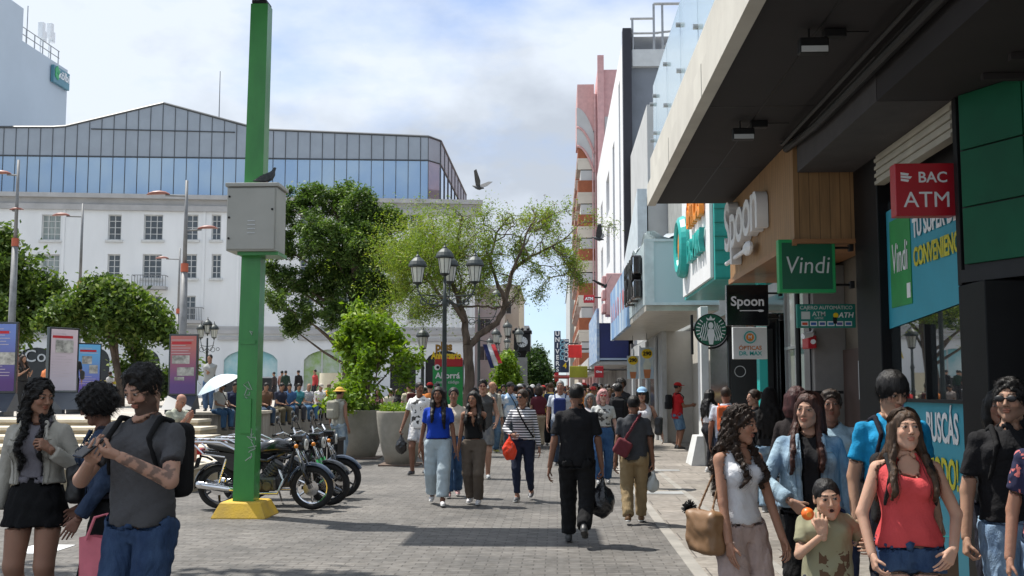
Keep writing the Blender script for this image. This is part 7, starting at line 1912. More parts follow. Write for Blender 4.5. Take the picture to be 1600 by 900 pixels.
        if q == 'near':
            fj = layers[-1][7]
            def front(u, z):
                p_ = Bp(u, -.32, z)
                for _ in range(80):
                    if sample(fj, p_[None])[0] < .004: return p_ - T[:, 1] * .002
                    p_ = p_ + T[:, 1] * .004
                return None
            k = MB()
            for s in (1, -1):
                g_ = [[front((s * (ow + .010) + s * .034 * i / 4) * K, .752 - .028 * j / 2) for j in range(3)] for i in range(5)]
                if all(p_ is not None for r2 in g_ for p_ in r2):
                    vs_ = [tuple(p_) for r2 in g_ for p_ in r2] + [tuple(p_ - T[:, 1] * .004) for r2 in g_ for p_ in r2]; n = 15
                    k.add(vs_, [(n + i * 3 + j, n + (i + 1) * 3 + j, n + (i + 1) * 3 + j + 1, n + i * 3 + j + 1) for i in range(4) for j in range(2)] + [(i * 3 + 2, (i + 1) * 3 + 2, n + (i + 1) * 3 + 2, n + i * 3 + 2) for i in range(4)])
                for (u0, z0_, u1, z1_) in ((ow + .008, .82, ow + .008, .60), (ow + .012, .772, .080, .775), (ow + .03, .72, ow + .022, .60)):
                    pts = [front(s * (u0 + (u1 - u0) * t) * K, z0_ + (z1_ - z0_) * t) for t in np.linspace(0, 1, 14)]; pts = [p_ for p_ in pts if p_ is not None]
                    if len(pts) > 3: k.tube(pts, .0028, 4)
            if k.v: so = local_build(k, 'pocket_flap', topm or CLOTH, o); so.color = tuple(np.array(tcx) * .72) + (1,)
    else:
        nm = {'tee': 't_shirt', 'polo': 'polo_shirt', 'long': 'long_sleeved_top', 'tank': 'tank_top', 'sleeveless': 'sleeveless_top', 'jacket': 'jacket', 'cami': 'camisole', 'hoodie': 'hoodie'}[tk]
        garment(nm, shirt, topm or CLOTH, tcx, wrk=(.008 if q == 'near' else .006, 21), seed=int(H * 1000) % 97)
        if tk == 'cami' and det:
            k = MB()
            for s in (1, -1): k.tube([Bp(s * .055 * K, -.085 * K, .778), Bp(s * .06 * K, -.062 * K, .82), Bp(s * .058 * K, -.0, .848), Bp(s * .05 * K, .05 * K, .80)], .005, 6)
            so = local_build(k, 'strap', CLOTH, o); so.color = tuple(tcx) + (1,)
    flush_layers(layers)
    # --- shoes
    if not nofeet:
        for s in (1, -1):
            dn = an[s] - kn[s]; dn /= np.linalg.norm(dn); fw = np.array([s * .12, -1, 0.0]); pt = 0
            if feet[s] is not None and len(feet[s]) > 3: pass
            tilt = max(0, an[s][2] - .05 * K) if pelvis is None else 0
            R_ = np.array(Matrix.Rotation(min(1.0, tilt * 3.2) * (1 if an[s][1] > 0 else -.6), 3, 'X'))
            Pp = lambda a_, b_, c_: an[s] + R_ @ (np.array([s * .12 * -b_ * 0 + a_, b_, c_]) * hs)
            f = Field(an[s] - .24, an[s] + .24, max(h * .8, .007)); zb_ = -.045 * K / hs
            f.cap(Pp(0, .035, zb_ + .034), Pp(s * .008, -.09, zb_ + .030), .036 * hs, .036 * hs, .02); f.cap(Pp(s * .008, -.09, zb_ + .028), Pp(s * .012, -.15, zb_ + .022), .036 * hs, .026 * hs, .02); f.cap(Pp(0, .02, zb_ + .05), Pp(0, .01, .03), .036 * hs, .034 * hs, .02, cut=True)
            pz = an[s] + R_ @ np.array([0, 0, -.045 * K]); f.clip(pz, R_ @ np.array([0, 0, -1.])); V, Fc = f.surf(); so = mesh_np('shoe', V, Fc, LEATH, o, None, shoes)
            if det:
                f = Field(an[s] - .24, an[s] + .24, max(h * .8, .007)); f.cap(Pp(0, .04, zb_ + .012), Pp(s * .010, -.145, zb_ + .012), .040 * hs, .038 * hs, 0, flat=(R_ @ np.array([0, 0, 1.]), .35)); V, Fc = f.surf(); mesh_np('sole', V, Fc, RUB, so, None, (.6, .6, .58) if sum(shoes) > .25 else (.03, .03, .03))
    # --- hair
    hk, hcx = hair
    if hk != 'bald':
        P = lambda x_, y_, z_: hcc + Th @ (np.array([x_, y_, z_]) * hs); hres = {'near': .0052, 'mid': .010, 'far': .016, 'tiny': .026}[q]
        ext = .2 if hk in ('short', 'crop', 'fringe', 'afro', 'bun') else .62
        f = Field(hcc - np.array([.22, .22, ext if ext > .3 else .2]), hcc + np.array([.22, .22, .2]), hres)
        th = {'crop': .005, 'short': .012, 'fringe': .018, 'long': .009, 'curly': .014, 'bun': .010, 'afro': .045, 'bob': .018, 'hijab': .02}[hk]
        f.ell(P(0, .018, .036), ((.076 + th) * hs, (.094 + th) * hs, (.086 + th) * hs), Th)
        # hairline: cut the face out
        if hk == 'fringe': f.ell(P(0, -.11, -.075), (.080 * hs, .10 * hs, .10 * hs), Th, .008, True)
        else: f.ell(P(0, -.122, -.015), (.070 * hs, .088 * hs, .096 * hs), Th, .010, True)
        if hk in ('crop', 'short', 'fringe', 'afro'):
            f.clip(P(0, 0, -.045), Th @ np.array([0, -.55, -.83]) * 1.0) if hk != 'afro' else f.clip(P(0, 0, -.06), Th @ np.array([0, -.3, -.95]))
            if hk == 'crop':
                for s in (1, -1): pass
        if hk == 'short':
            for i in range(9): a_ = -1.2 + i * .3; f.ell(P(.05 * math.sin(a_), -.045 + .02 * abs(math.sin(a_)), .105 - .01 * abs(a_)), (.022 * hs, .03 * hs, .018 * hs), Th, .01)
        if hk == 'bun':
            f.clip(P(0, 0, -.05), Th @ np.array([0, -.4, -.9])); f.ell(P(0, .115, .06), (.036 * hs, .034 * hs, .036 * hs), Th, .01)
        if hk in ('long', 'curly', 'bob', 'hijab'):
            L_ = {'long': .36, 'curly': .38, 'bob': .15, 'hijab': .44}[hk]; r_ = np.random.default_rng(int(H * 997)); nst = 25 if q == 'near' else 13; thin = (.74 if hk != 'curly' else .58) if q == 'near' else 1.2
            def drape(p_, back, r0_):      # keep the strand lying on the body instead of inside it
                for _ in range(14):
                    if sample(fbody, p_[None])[0] > r0_ * .5 + .012: break
                    p_ = p_ + T @ np.array([0, .012 if back else -.012, 0])
                return p_
            guides = []
            for i in range(nst):
                a_ = -2.05 + 4.1 * i / (nst - 1); bx, by2 = .072 * math.sin(a_), .030 + .070 * math.cos(a_); ln = L_ * (.8 + .35 * r_.random()); back = by2 > .006
                p0 = P(bx, by2, .03); p1 = P(bx * 1.15, by2 + .010, -.08); drop = np.array([0, 0, -1.]); rr_ = (.030 if hk != 'curly' else .032) * thin
                out_ = T @ np.array([np.sign(bx) * (.005 + .065 * r_.random()) * abs(math.sin(a_)) ** 2, (.030 if back else -.045), 0]); p2 = p1 + drop * ln * .45 * hs + out_; p3 = p2 + drop * ln * .55 * hs
                f.cap(p0, p1, rr_, rr_, .012); gd = [P(.012 * np.sign(bx), -.01, .122), P(bx * .75, by2 * .6, .108), P(bx * 1.12, by2 * 1.05, .065), p0, p1]
                if hk == 'bob': f.cap(p1, p1 + drop * .05, rr_, rr_ * .7, .012)
                else:
                    n = 12 if q == 'near' else 7; pr = p1
                    for j in range(1, n + 1):
                        t = j / n; pp = (p1 * (1 - t) ** 2 + 2 * t * (1 - t) * p2 + t * t * p3); am = (.011 if hk == 'curly' else .0035) * (.4 + t)
                        pp = pp + T @ np.array([am * math.sin(t * 17 + i * 1.9), am * math.cos(t * 15 + i * 2.3), 0]); pp = drape(pp, back, rr_); f.cap(pr, pp, rr_ * (1 - .5 * (t - 1 / n) ** 2), rr_ * (1 - .5 * t * t), .009 if hk != 'curly' else .010); pr = pp; gd.append(pp)
                guides.append(gd)
            f.ell(P(0, -.135, -.045), (.058 * hs, .075 * hs, .085 * hs), Th, .006, True)
        amp = {'crop': .002, 'short': .007, 'fringe': .004, 'long': .004, 'curly': .012, 'bun': .004, 'afro': .012, 'bob': .006, 'hijab': .003}[hk]
        if q in ('near', 'mid'): f.wrinkle(amp, 75 if hk in ('long', 'fringe', 'bun', 'bob', 'hijab') else 95, 11, zs=.22 if hk in ('long', 'fringe', 'bob') else 1.0)
        V, Fc = f.surf()
        if q == 'near':
            r_ = np.random.default_rng(int(H * 1013)); Pn = []
            if hk in ('long', 'curly'):
                for gd in guides:
                    g_ = np.array(gd); m_n = 34; tt = np.linspace(0, len(g_) - 1, m_n); C0 = np.stack([np.interp(tt, np.arange(len(g_)), g_[:, c_]) for c_ in range(3)], 1)
                    for _ in range(26):
                        o_ = r_.normal(size=3); o_ /= np.linalg.norm(o_); ph = r_.uniform(0, 6.28, 3); q_ = np.linspace(0, 1, m_n)[:, None]; fq = (38 if hk == 'curly' else 9) * r_.uniform(.8, 1.2); am = (.0085 if hk == 'curly' else .003)
                        Pn.append(C0 + o_ * (.016 + .009 * r_.random() + .010 * q_) * np.clip(q_ * 5, .75, 1) + am * np.sin(fq * q_ + ph) * np.clip(q_ * 3, .1, 1))
            else:
                idx_ = r_.integers(0, len(V), 1500 if hk != 'afro' else 2200); N0 = normals(V, Fc)[idx_]; base_ = V[idx_]; ln_ = {'short': .020, 'afro': .024, 'fringe': .030, 'crop': .006, 'bob': .02, 'bun': .02}.get(hk, .02)
                dn_ = Th @ np.array([0, .25, -.6]) if hk != 'fringe' else Th @ np.array([0, -.3, -1.]); tq = np.linspace(0, 1, 6)
                j_ = r_.normal(size=(len(idx_), 3)) * (.5 if hk in ('short', 'afro') else .15)
                for b0, n0, jj in zip(base_, N0, j_):
                    d0 = (n0 * (.55 if hk in ('short', 'afro') else .12) + dn_ * .7 + jj); Pn.append(b0[None] - n0 * .002 + tq[:, None] * d0[None] * ln_ + (tq ** 2)[:, None] * dn_[None] * ln_ * .4 + (.004 * np.sin(tq * 6)[:, None] * jj[None] if hk in ('short', 'afro') else 0))
            V, Fc = strands(np.array(Pn), .0016 if hk in ('long', 'curly') else .0013, V, Fc)
        mesh_np('hair' if hk != 'hijab' else 'headscarf', V, Fc, HAIR if hk != 'hijab' else CLOTH, o, None, hcx)
    P = lambda x_, y_, z_: hcc + Th @ (np.array([x_, y_, z_]) * hs)
    if glasses and q != 'tiny':
        f = Field(hcc - .13, hcc + .13, .004 if q == 'near' else .007)
        for s in (1, -1): f.ell(P(s * .032, -.097, .010), (.027 * hs, .010 * hs, .020 * hs), Th, 0); f.cap(P(s * .056, -.088, .018), P(s * .080, .01, .016), .0045, .0045); 
        f.cap(P(-.01, -.100, .014), P(.01, -.100, .014), .004, .004); V, Fc = f.surf(); mesh_np('sunglasses', V, Fc, RUB if q != 'near' else LEATH, o, None, glasses)
    if cap:
        f = Field(hcc - .22, hcc + .22, {'near': .006, 'mid': .009, 'far': .014, 'tiny': .022}[q]); f.ell(P(0, .012, .050), (.094 * hs, .110 * hs, .092 * hs), Th); f.clip(P(0, 0, .045), Th @ np.array([0, .12, -1.]))
        if len(cap) > 3 and cap[3] == 'brim': f.ell(P(0, .01, .045), (.16 * hs, .17 * hs, .012 * hs), Th, .006)
        else: f.ell(P(0, -.11, .048), (.072 * hs, .075 * hs, .010 * hs), Th, .006)
        V, Fc = f.surf(); mesh_np('cap', V, Fc, CLOTH, o, None, cap[:3])
    if bag:
        for b in (bag if isinstance(bag, list) else [bag]):
            kd, bcx = b[0], b[1]; f = Field(lo - .25, hi + .25, max(h, .010) if det else .02); nm = kd; m_ = CLOTH
            if kd == 'backpack':
                f.box(Bp(0, .125 * K * wm, .715), (.135, .075, .20), T, .05); f.box(Bp(0, .125 * K * wm + .07, .66), (.10, .03, .10), T, .025, .01)
                for s in (1, -1): f.cap(Bp(s * .062 * K, .05 * K, .835), Bp(s * .070 * K, -.02 * K, .848), .017, .017, .0, flat=(T[:, 1], .9)); f.cap(Bp(s * .070 * K, -.02 * K, .848), Bp(s * .072 * K, -.078 * K * wm, .79), .017, .016); f.cap(Bp(s * .072 * K, -.078 * K * wm, .79), Bp(s * .088 * K, -.045 * K * wm, .68), .015, .012)
            elif kd == 'front_backpack':
                f.box(Bp(0, -.14 * K * wm, .70), (.13, .07, .18), T, .05); m_ = CLOTH; nm = 'backpack'
                for s in (1, -1): f.cap(Bp(s * .062 * K, -.06 * K, .80), Bp(s * .070 * K, 0, .85), .017, .017)
            elif kd == 'sling':      # crossbody strap with a pouch: b[2] = side of the pouch, b[3] +1 on the back
                s = b[2]; yb = b[3] if len(b) > 3 else 1
                a0, a1 = Bp(-s * .055 * K, 0.0, .865), Bp(s * .115 * K * wm, yb * .06 * K, .60)
                for j in range(8):
                    t0, t1 = j / 8, (j + 1) / 8; g = lambda t: (a0 * (1 - t) + a1 * t) + T @ np.array([0, yb * (.088 * K * wm) * math.sin(math.pi * min(1, t * 1.0 + .08)) ** .6, 0])
                    f.cap(g(t0), g(t1), .022, .022, 0, flat=(T[:, 1], .45))
                f.box(Bp(s * .09 * K, yb * .115 * K * wm, .60) , (.10, .05, .10), T @ rotm(0, 0, -s * .5), .035, .01); m_ = CLOTH; nm = 'shoulder_bag'
            elif kd == 'strap':       # thin diagonal strap across the chest
                s = b[2]; a0, a1 = Bp(-s * .05 * K, -.02 * K, .86), Bp(s * .105 * K * wm, -.05 * K, .58)
                for j in range(8):
                    t0, t1 = j / 8, (j + 1) / 8; g = lambda t: (a0 * (1 - t) + a1 * t) + T @ np.array([0, -(.078 * K * wm) * math.sin(math.pi * min(1, t + .08)) ** .6, 0]); f.cap(g(t0), g(t1), .016, .016)
                nm = 'bag_strap'
            elif kd == 'plastic':     # filled carrier bag hanging from a hand: side, size, length
                s, sz = b[2], b[3]; p = wr_[s] + np.array([0, -.01, -.09]) if len(b) < 5 else np.array(b[4]) * K
                f.cap(p, p + np.array([0, 0, -.10]), .014, .03, .01); f.ell(p + np.array([0, 0, -.10 - sz * .75]), (sz * .62, sz * .42, sz * .80), None, .05); f.wrinkle(.014, 30, 5); m_ = PLAS; nm = 'carrier_bag'
            elif kd == 'shoulder':    # bag hanging at the hip from one shoulder
                s, sz = b[2], b[3]; c0 = Bp(s * (.13 * K * wm + .05), .03, b[4] if len(b) > 4 else .56); f.box(c0, (.06, sz * .5, sz * .45), T, .045); f.wrinkle(.008, 22, 4)
                f.cap(c0 + T @ np.array([0, .07, sz * .4]), sh[s] + T @ np.array([-s * .03, .015, .035]), .009, .009); f.cap(c0 + T @ np.array([0, -.07, sz * .4]), sh[s] + T @ np.array([-s * .03, -.015, .035]), .009, .009); m_ = LEATH; nm = 'shoulder_bag'
            V, Fc = f.surf(); bo = mesh_np(nm, V, Fc, m_, o, None, bcx)
    o.rotation_euler = (0, 0, rot)
    o['_j'] = 0; del o['_j']
    HEAD_OUT[o.name] = (hcc, Th, hs, wr_, el, sh, Bp)
    return o
def ft(px, py):
    g = gp(px, py); return float(g[0]), float(g[1])
BK = (.010, .009, .009); BR = (.030, .018, .012); LT = (.44, .26, .185); MD = (.34, .19, .125); DK = (.20, .105, .07)
# ------------------------------------------------ foreground, left
x, y = xy(64, 7.3)
person('woman in cropped cream jacket, grey top and short black skirt with long wavy black hair', x, y, 0, R(4), 1.67, False, 1.06, (.31, .165, .11), ('curly', BK), ('jacket', (.40, .38, .33), .60), ('skirt', (.006, .006, .007), .435), (.5, .5, .5),
       lh=(.085, -.10, .735), rh=(-.155, -.02, .49), head=(R(52), R(10), 0), under=('tee', (.17, .16, .18), .612), curl=(1.3, .4), bag=('shoulder', (.012, .012, .013), 1, .30, .60), tuck=True, lpole=(.8, .6, -1))
x, y = xy(176, 7.15)
person('woman in dark denim jacket seen in profile behind the man with a phone', x, y, 0, R(-72), 1.62, False, 1.0, (.20, .10, .07), ('afro', BK), ('jacket', (.035, .055, .10), .60), ('pants', (.006, .006, .007)), (.1, .1, .1),
       lh=(.13, -.10, .50), rh=(-.13, -.12, .52), under=('tee', (.03, .03, .04), .57), lean=R(6), head=(0, R(12), 0), topm=DENIM)
x, y = xy(228, 5.75)
person('bearded man in grey T-shirt and blue jeans looking down at a phone, forearm tattooed', x, y, 0, R(-16), 1.735, True, .98, (.43, .25, .18), ('short', BK), ('tee', (.075, .075, .080), .53, 'v'), ('jeans', (.035, .065, .135)), (.3, .3, .3),
       lh=(.060, -.185, .742), rh=(-.042, -.185, .728), head=(R(-8), R(27), 0), beard=.8, curl=(.9, .8), bag=('backpack', (.010, .010, .011)), tattoo=1, lpole=(.9, .2, -1), rpole=(-.9, .2, -1),
       hn=((-.1, .45, .8), (.2, .4, .85)), hd=((-.85, -.35, .25), (.65, -.6, .3)))
c24, s24 = math.cos(R(-16)), math.sin(R(-16)); lx_, ly_ = -.02, -.40; p = np.array([x + lx_ * c24 - ly_ * s24, y + lx_ * s24 + ly_ * c24, 1.335]); o = root('phone', tuple(map(float, p)), 'black smartphone held in both hands by the bearded man', 'phone')
local_build(MB().bbox(-.038, .038, -.075, .075, -.005, .005, .003), 'case', M['blackgloss'], o); local_build(MB().box(-.034, .034, -.07, .07, .0055, .006), 'screen', M['darkshop'], o); o.rotation_euler = (R(35), R(5), R(-30))
# pink shopping bag
a = cd(122, 900, 6.6); b = cd(204, 829, 6.6); o = root('shopping_bag', (float((a[0] + b[0]) / 2), float(a[1]), .25), 'large pink fabric shopping bag hanging beside the jeans of the man with a phone', 'bag')
k = MB(); y = float(a[1]); vs_ = []
for i in range(9):
    for j in range(7):
        u, v = i / 8, j / 6; vs_.append((a[0] + (b[0] - a[0]) * (u + .04 * (1 - v) * (.5 - u)) , y - .06 * math.sin(math.pi * u) * (1.1 - .5 * v) + .008 * math.sin(9 * u + 4 * v), .22 + .52 * v + .01 * math.sin(7 * u) * v))
for i in range(9):
    for j in range(7):
        u, v = i / 8, j / 6; vs_.append((a[0] + (b[0] - a[0]) * (u + .04 * (1 - v) * (.5 - u)), y + .10 * math.sin(math.pi * u) * (1.1 - .5 * v), .22 + .52 * v + .01 * math.sin(7 * u) * v))
k.add(vs_, [(q * 63 + i * 7 + j, q * 63 + (i + 1) * 7 + j, q * 63 + (i + 1) * 7 + j + 1, q * 63 + i * 7 + j + 1) for q in (0, 1) for i in range(8) for j in range(6)] + [(i * 7, (i + 1) * 7, 63 + (i + 1) * 7, 63 + i * 7) for i in range(8)])
pkm = mat('bagpink', (.62, .16, .20), .8, var=.1, scale=6, bump=.5, bscale=14); k.build('sack', pkm, o, smooth=True)
k = MB(); c_ = (a[0] + b[0]) / 2; k.tube([(c_ - .09, y - .05, .73), (c_ - .05, y - .03, .86), (c_ + .02, y - .02, .88), (c_ + .09, y - .05, .73)], .010, 6); k.build('handle', pkm, o)
# ------------------------------------------------ foreground, right
x, y = xy(1152, 6.6)
person('girl in white tank top and wide dusty pink trousers with long dark curly hair', x, y, 0, R(28), 1.505, False, .93, (.36, .19, .125), ('curly', BR), ('tank', (.66, .67, .70), .55), ('wide', (.43, .33, .30)), (.4, .4, .4),
       lh=(.13, -.11, .47), rh=(-.125, -.10, .45), head=(R(30), R(8), 0), curl=(.5, .3), bag=('shoulder', (.22, .12, .055), -1, .28, .52))
g = cd(1077, 793, 6.75); o = root('pompom', tuple(map(float, g)), 'black fluffy pompom hanging from the tan bag', 'pompom'); k = MB(); r_ = np.random.default_rng(3)
for _ in range(160): u = r_.normal(size=3); u /= np.linalg.norm(u); k.tube([g + u * .01, g + u * .045 * r_.uniform(.8, 1.15)], [.006, .003], 4)
k.build('fluff', M['black'], o)
x, y = xy(1262, 7.0)
person('woman in light blue denim jacket with long reddish brown hair, hand on waist', x, y, 0, R(-8), 1.585, False, 1.12, (.46, .27, .19), ('long', (.055, .022, .016)), ('jacket', (.30, .42, .52), .555), ('pants', (.007, .007, .008)), (.05, .05, .05),
       lh=(.17, -.04, .50), rh=(-.085, -.155, .585), head=(R(-22), R(3), R(4)), under=('tee', (.012, .012, .014), .53, .034), topm=DENIM, rpole=(-1, .35, -.5), curl=(.4, .5), hd=(None, (.75, -.2, -.6)), hn=(None, (.3, .9, .1)))
x, y = xy(1297, 8.3)
person('person in pale blue T-shirt mostly hidden behind the woman in the denim jacket', x, y, 0, R(-10), 1.60, True, 1.1, (.22, .11, .075), ('short', BR), ('tee', (.30, .42, .50)), ('jeans', (.02, .03, .07)), (.2, .2, .2), lh=(.185, -.04, .47), q='mid')
hw = cd(1357, 856, 5.95); x, y = xy(1286, 6.05); K_ = 1.12
person('small boy in printed khaki T-shirt holding an orange ball to his cheek', x, y, 0, R(3), K_, True, 1.12, (.48, .29, .20), ('crop', BK), ('tee', (.25, .24, .15), .47), ('shorts', (.05, .05, .07), .6), (.2, .2, .2),
       lh=((hw[0] - x) / K_, (hw[1] - y) / K_, hw[2] / K_), rh=(-.055, -.125, .755), head=(R(-4), R(4), R(-6)), child=True, mouth=1, rpole=(-.4, -.4, -1), hd=(None, (-.1, .1, 1)), hn=(None, (.3, .9, 0)), curl=(.8, .9),
       topm=print_mat('boyprint', (.25, .24, .15), (.10, .055, .03), 11, .50, .53, .76, -.07, .10))
g = cd(1262, 803, 5.86); o = root('ball', tuple(map(float, g)), 'orange ball held against the cheek of the small boy', 'ball'); k = MB(); k.ball(g, .034, 16); k.build('shell', mat('ballor', (.85, .16, .02), .4), o, smooth=True); k = MB(); k.disc(g + np.array([0, -.03, 0]), .014, (0, 1, 0), .012, 12); k.build('hole', M['orange'], o)
x, y = xy(1392, 6.75)
person('young man in bright blue T-shirt with black fringe behind the woman in coral', x, y, 0, R(6), 1.71, True, 1.0, (.44, .26, .175), ('fringe', BK), ('tee', (.012, .26, .50)), ('jeans', (.02, .02, .03)), (.2, .2, .2), head=(R(4), R(20), 0), bag=('backpack', (.012, .012, .02)))
x, y = xy(1411, 5.9)
person('woman in coral red tank top and denim shorts frowning upwards, brown hair over one shoulder', x, y, 0, R(-3), 1.495, False, 1.12, (.52, .31, .22), ('long', (.060, .036, .022)), ('tank', (.60, .075, .08), .53), ('shorts', (.045, .085, .17), .36), (.3, .3, .3), head=(R(4), R(-8), 0),
       lh=(.115, -.14, .535), rh=(-.150, -.105, .51), lpole=(1, .6, -.4), rpole=(-1, .5, -.3), curl=(.5, .8), bag=('backpack', (.012, .012, .013)), hd=((-.5, -.4, -.7), None), hn=((-.3, .9, 0), None))
x, y = xy(1578, 6.1)
person('man in black polo shirt, pale jeans and dark sunglasses looking left', x, y, 0, R(-6), 1.665, True, 1.06, (.44, .26, .18), ('short', BK), ('polo', (.012, .012, .014), .54), ('jeans', (.25, .36, .50)), (.3, .3, .3), head=(R(-32), 0, 0), glasses=(.01, .01, .012), rh=(-.165, -.03, .485), curl=(.4, 1.2), bag=('backpack', (.010, .010, .011)), beard=.35)
x, y = xy(1560, 7.3)
person('person in dark clothes half hidden behind the man in the black polo shirt', x, y, 0, R(-20), 1.60, False, 1.0, (.24, .12, .08), ('bob', BK), ('long', (.012, .012, .014)), ('jeans', (.02, .02, .03)), (.2, .2, .2), q='mid', rh=(-.15, -.10, .50))
x, y = xy(1648, 5.6)
person('person in navy flowered top cut off by the right frame edge', x, y, 0, R(-15), 1.58, False, 1.1, (.36, .19, .13), ('long', BR), ('tee', (.02, .02, .06)), ('jeans', (.2, .28, .4)), (.3, .3, .3), q='near', topm=print_mat('floral', (.012, .014, .05), (.55, .15, .14), 22, .56, 0, 3, -1, 1))
a = cd(1464, 900, 6.4); b = cd(1492, 860, 6.4); o = root('paper_bag', (float(a[0]), float(a[1]), .35), 'stiff brown and black paper bag beside the denim shorts of the woman in coral', 'bag')
MB().bbox(a[0], b[0], a[1] - .05, a[1] + .05, .3, b[2], .004).build('sack', mat('paperbag', (.16, .10, .06), .7), o); k = MB(); k.tube([(a[0] + .02, a[1], b[2]), (a[0] + .03, a[1], b[2] + .08), (b[0] - .03, a[1], b[2] + .08), (b[0] - .02, a[1], b[2])], .004, 5); k.build('handle', M['teal'], o)
# ------------------------------------------------ middle distance
x, y = ft(902, 850)
person('man seen from behind in black polo shirt and black trousers carrying a full black bag', x, y, 0, R(178), 1.66, True, 1.06, (.20, .10, .065), ('crop', BK), ('polo', (.010, .010, .012), .49), ('pants', (.009, .009, .010)), (.06, .06, .06), lf=(.055, -.10, .05), rf=(-.045, .20, .13), lh=(.175, .02, .47), rh=(-.165, -.02, .44), curl=(.6, 1.1), q='mid', wr=1.5, bag=('plastic', (.012, .012, .014), -1, .22))
x, y = ft(992, 818)
person('man seen from behind in grey T-shirt and khaki trousers with red shoulder bag', x, y, 0, R(176), 1.53, True, .98, (.22, .11, .07), ('crop', BK), ('tee', (.055, .058, .065)), ('pants', (.30, .22, .12)), (.16, .08, .03), lf=(.05, .10, .07), rf=(-.05, -.12, .05), lh=(.155, -.02, .46), rh=(-.155, -.04, .44), q='mid', wr=1.4, bag=[('sling', (.16, .035, .045), 1, 1), ('plastic', (.50, .53, .52), -1, .12)], curl=(.7, 1.0))
x, y = ft(684, 789)
person('young woman in royal blue V-neck T-shirt and pale blue joggers walking forward', x, y, 0, R(4), 1.64, False, 1.04, (.22, .105, .065), ('long', BK), ('tee', (.012, .055, .42), .565, 'v'), ('joggers', (.42, .50, .55)), (.68, .66, .66), lf=(.045, -.13, .055), rf=(-.055, .16, .075), head=(R(-8), 0, 0), lh=(.15, -.08, .48), rh=(-.16, .03, .47), q='mid', group=None)
x, y = ft(740, 789)
person('young woman in black camisole and grey brown trousers, hand at her chin', x, y, 0, R(-6), 1.58, False, .95, (.33, .17, .11), ('long', BK), ('cami', (.010, .010, .011), .585), ('pants', (.12, .095, .075)), (.70, .68, .68), lf=(.04, .02, .055), rf=(-.05, .12, .06), lh=(.015, -.115, .765), rh=(-.145, .02, .475), head=(R(-12), R(4), 0), curl=(1.2, .4), q='mid', hd=((-.3, .1, 1), None))
x, y = ft(708, 776)
person('woman in cream knitted top and blue jeans walking between the two young women', x, y, 0, R(6), 1.63, False, 1.0, (.30, .16, .11), ('bun', BK), ('long', (.55, .48, .40), .56), ('jeans', (.05, .11, .22)), (.65, .38, .36), lf=(.04, .10, .06), rf=(-.04, -.10, .05), q='mid')
x, y = ft(817, 782)
person('woman in navy and white striped top with sunglasses and a red bag', x, y, 0, R(-10), 1.60, False, 1.02, (.34, .18, .12), ('bun', BR), ('long', (1, 1, 1), .555), ('leggings', (.018, .025, .05)), (.12, .12, .13), lf=(.05, .14, .075), rf=(-.03, -.10, .05), head=(R(-22), R(3), 0), glasses=(.01, .01, .012), topm=STRIPE, lh=(.155, .0, .47), rh=(-.065, -.15, .60), curl=(.4, 1.1), q='mid', rpole=(-1, .6, -.3), bag=[('strap', (.012, .012, .013), 1), ('plastic', (.80, .05, .01), -1, .17, (-.085, -.17, .60))])
x, y = ft(655, 741)
person('man in white T-shirt with dark print and white shorts carrying a black bag', x, y, 0, R(-14), 1.74, True, .98, (.20, .10, .065), ('crop', BK), ('tee', (.70, .70, .70), .50), ('shorts', (.62, .62, .64), .72), (.05, .05, .06), lf=(.04, .10, .06), rf=(-.05, -.08, .05), head=(R(40), 0, 0), rh=(-.18, -.08, .50), q='mid', bag=('plastic', (.010, .010, .011), -1, .19), topm=print_mat('tigerprint', (.70, .70, .70), (.04, .04, .04), 13, .54, .95, 1.42, -.13, .13), curl=(.4, 1.))
x, y = ft(754, 747)
person('tall man in sleeveless grey top and sunglasses behind the woman in the black camisole', x, y, 0, R(3), 1.78, True, 1.0, (.42, .24, .17), ('short', BK), ('sleeveless', (.07, .07, .07)), ('shorts', (.20, .20, .20), .8), (.35, .38, .40), glasses=(.08, .01, .01), q='mid', lh=(.14, -.13, .56), rf=(-.05, -.10, .05))
x, y = ft(769, 707)
person('bald man in pale open shirt and blue jeans holding a paper cup', x, y, 0, R(30), 1.80, True, 1.0, (.42, .23, .15), ('bald', BK), ('jacket', (.50, .47, .40), .50), ('jeans', (.10, .17, .25)), (.3, .28, .05), under=('tee', (.20, .20, .20), .52), q='mid', head=(R(40), 0, 0), rh=(-.12, -.14, .58))
x, y = ft(797, 706)
person('man in pale blue and white jersey and dark cap with a strap over his shoulder', x, y, 0, R(20), 1.78, True, 1.05, (.30, .16, .11), ('crop', BK), ('tee', (.28, .42, .58), .49), ('jeans', (.10, .12, .14)), (.1, .1, .1), cap=(.03, .03, .035), head=(R(25), 0, 0), q='mid', bag=('strap', (.01, .01, .012), 1), topm=print_mat('jersey', (.26, .40, .58), (.62, .66, .70), 6, .50, 0, 3, -1, 1))
x, y = ft(786, 702)
person('child sized person in maroon top and blue jeans beside the man in the jersey', x - .15, y + .7, 0, R(10), 1.45, False, .9, (.28, .15, .10), ('long', BK), ('long', (.09, .02, .03)), ('jeans', (.15, .25, .38)), (.6, .6, .6), q='far')
x, y = ft(876, 727)
person('grey haired man in pale shirt with a royal blue backpack worn on his front', x, y, 0, R(-3), 1.79, True, 1.08, (.32, .17, .12), ('crop', (.22, .22, .22)), ('tee', (.48, .52, .58), .50), ('jeans', (.05, .07, .11)), (.1, .1, .1), q='mid', bag=('front_backpack', (.02, .035, .13)), lf=(.05, .10, .05))
x, y = ft(943, 755)
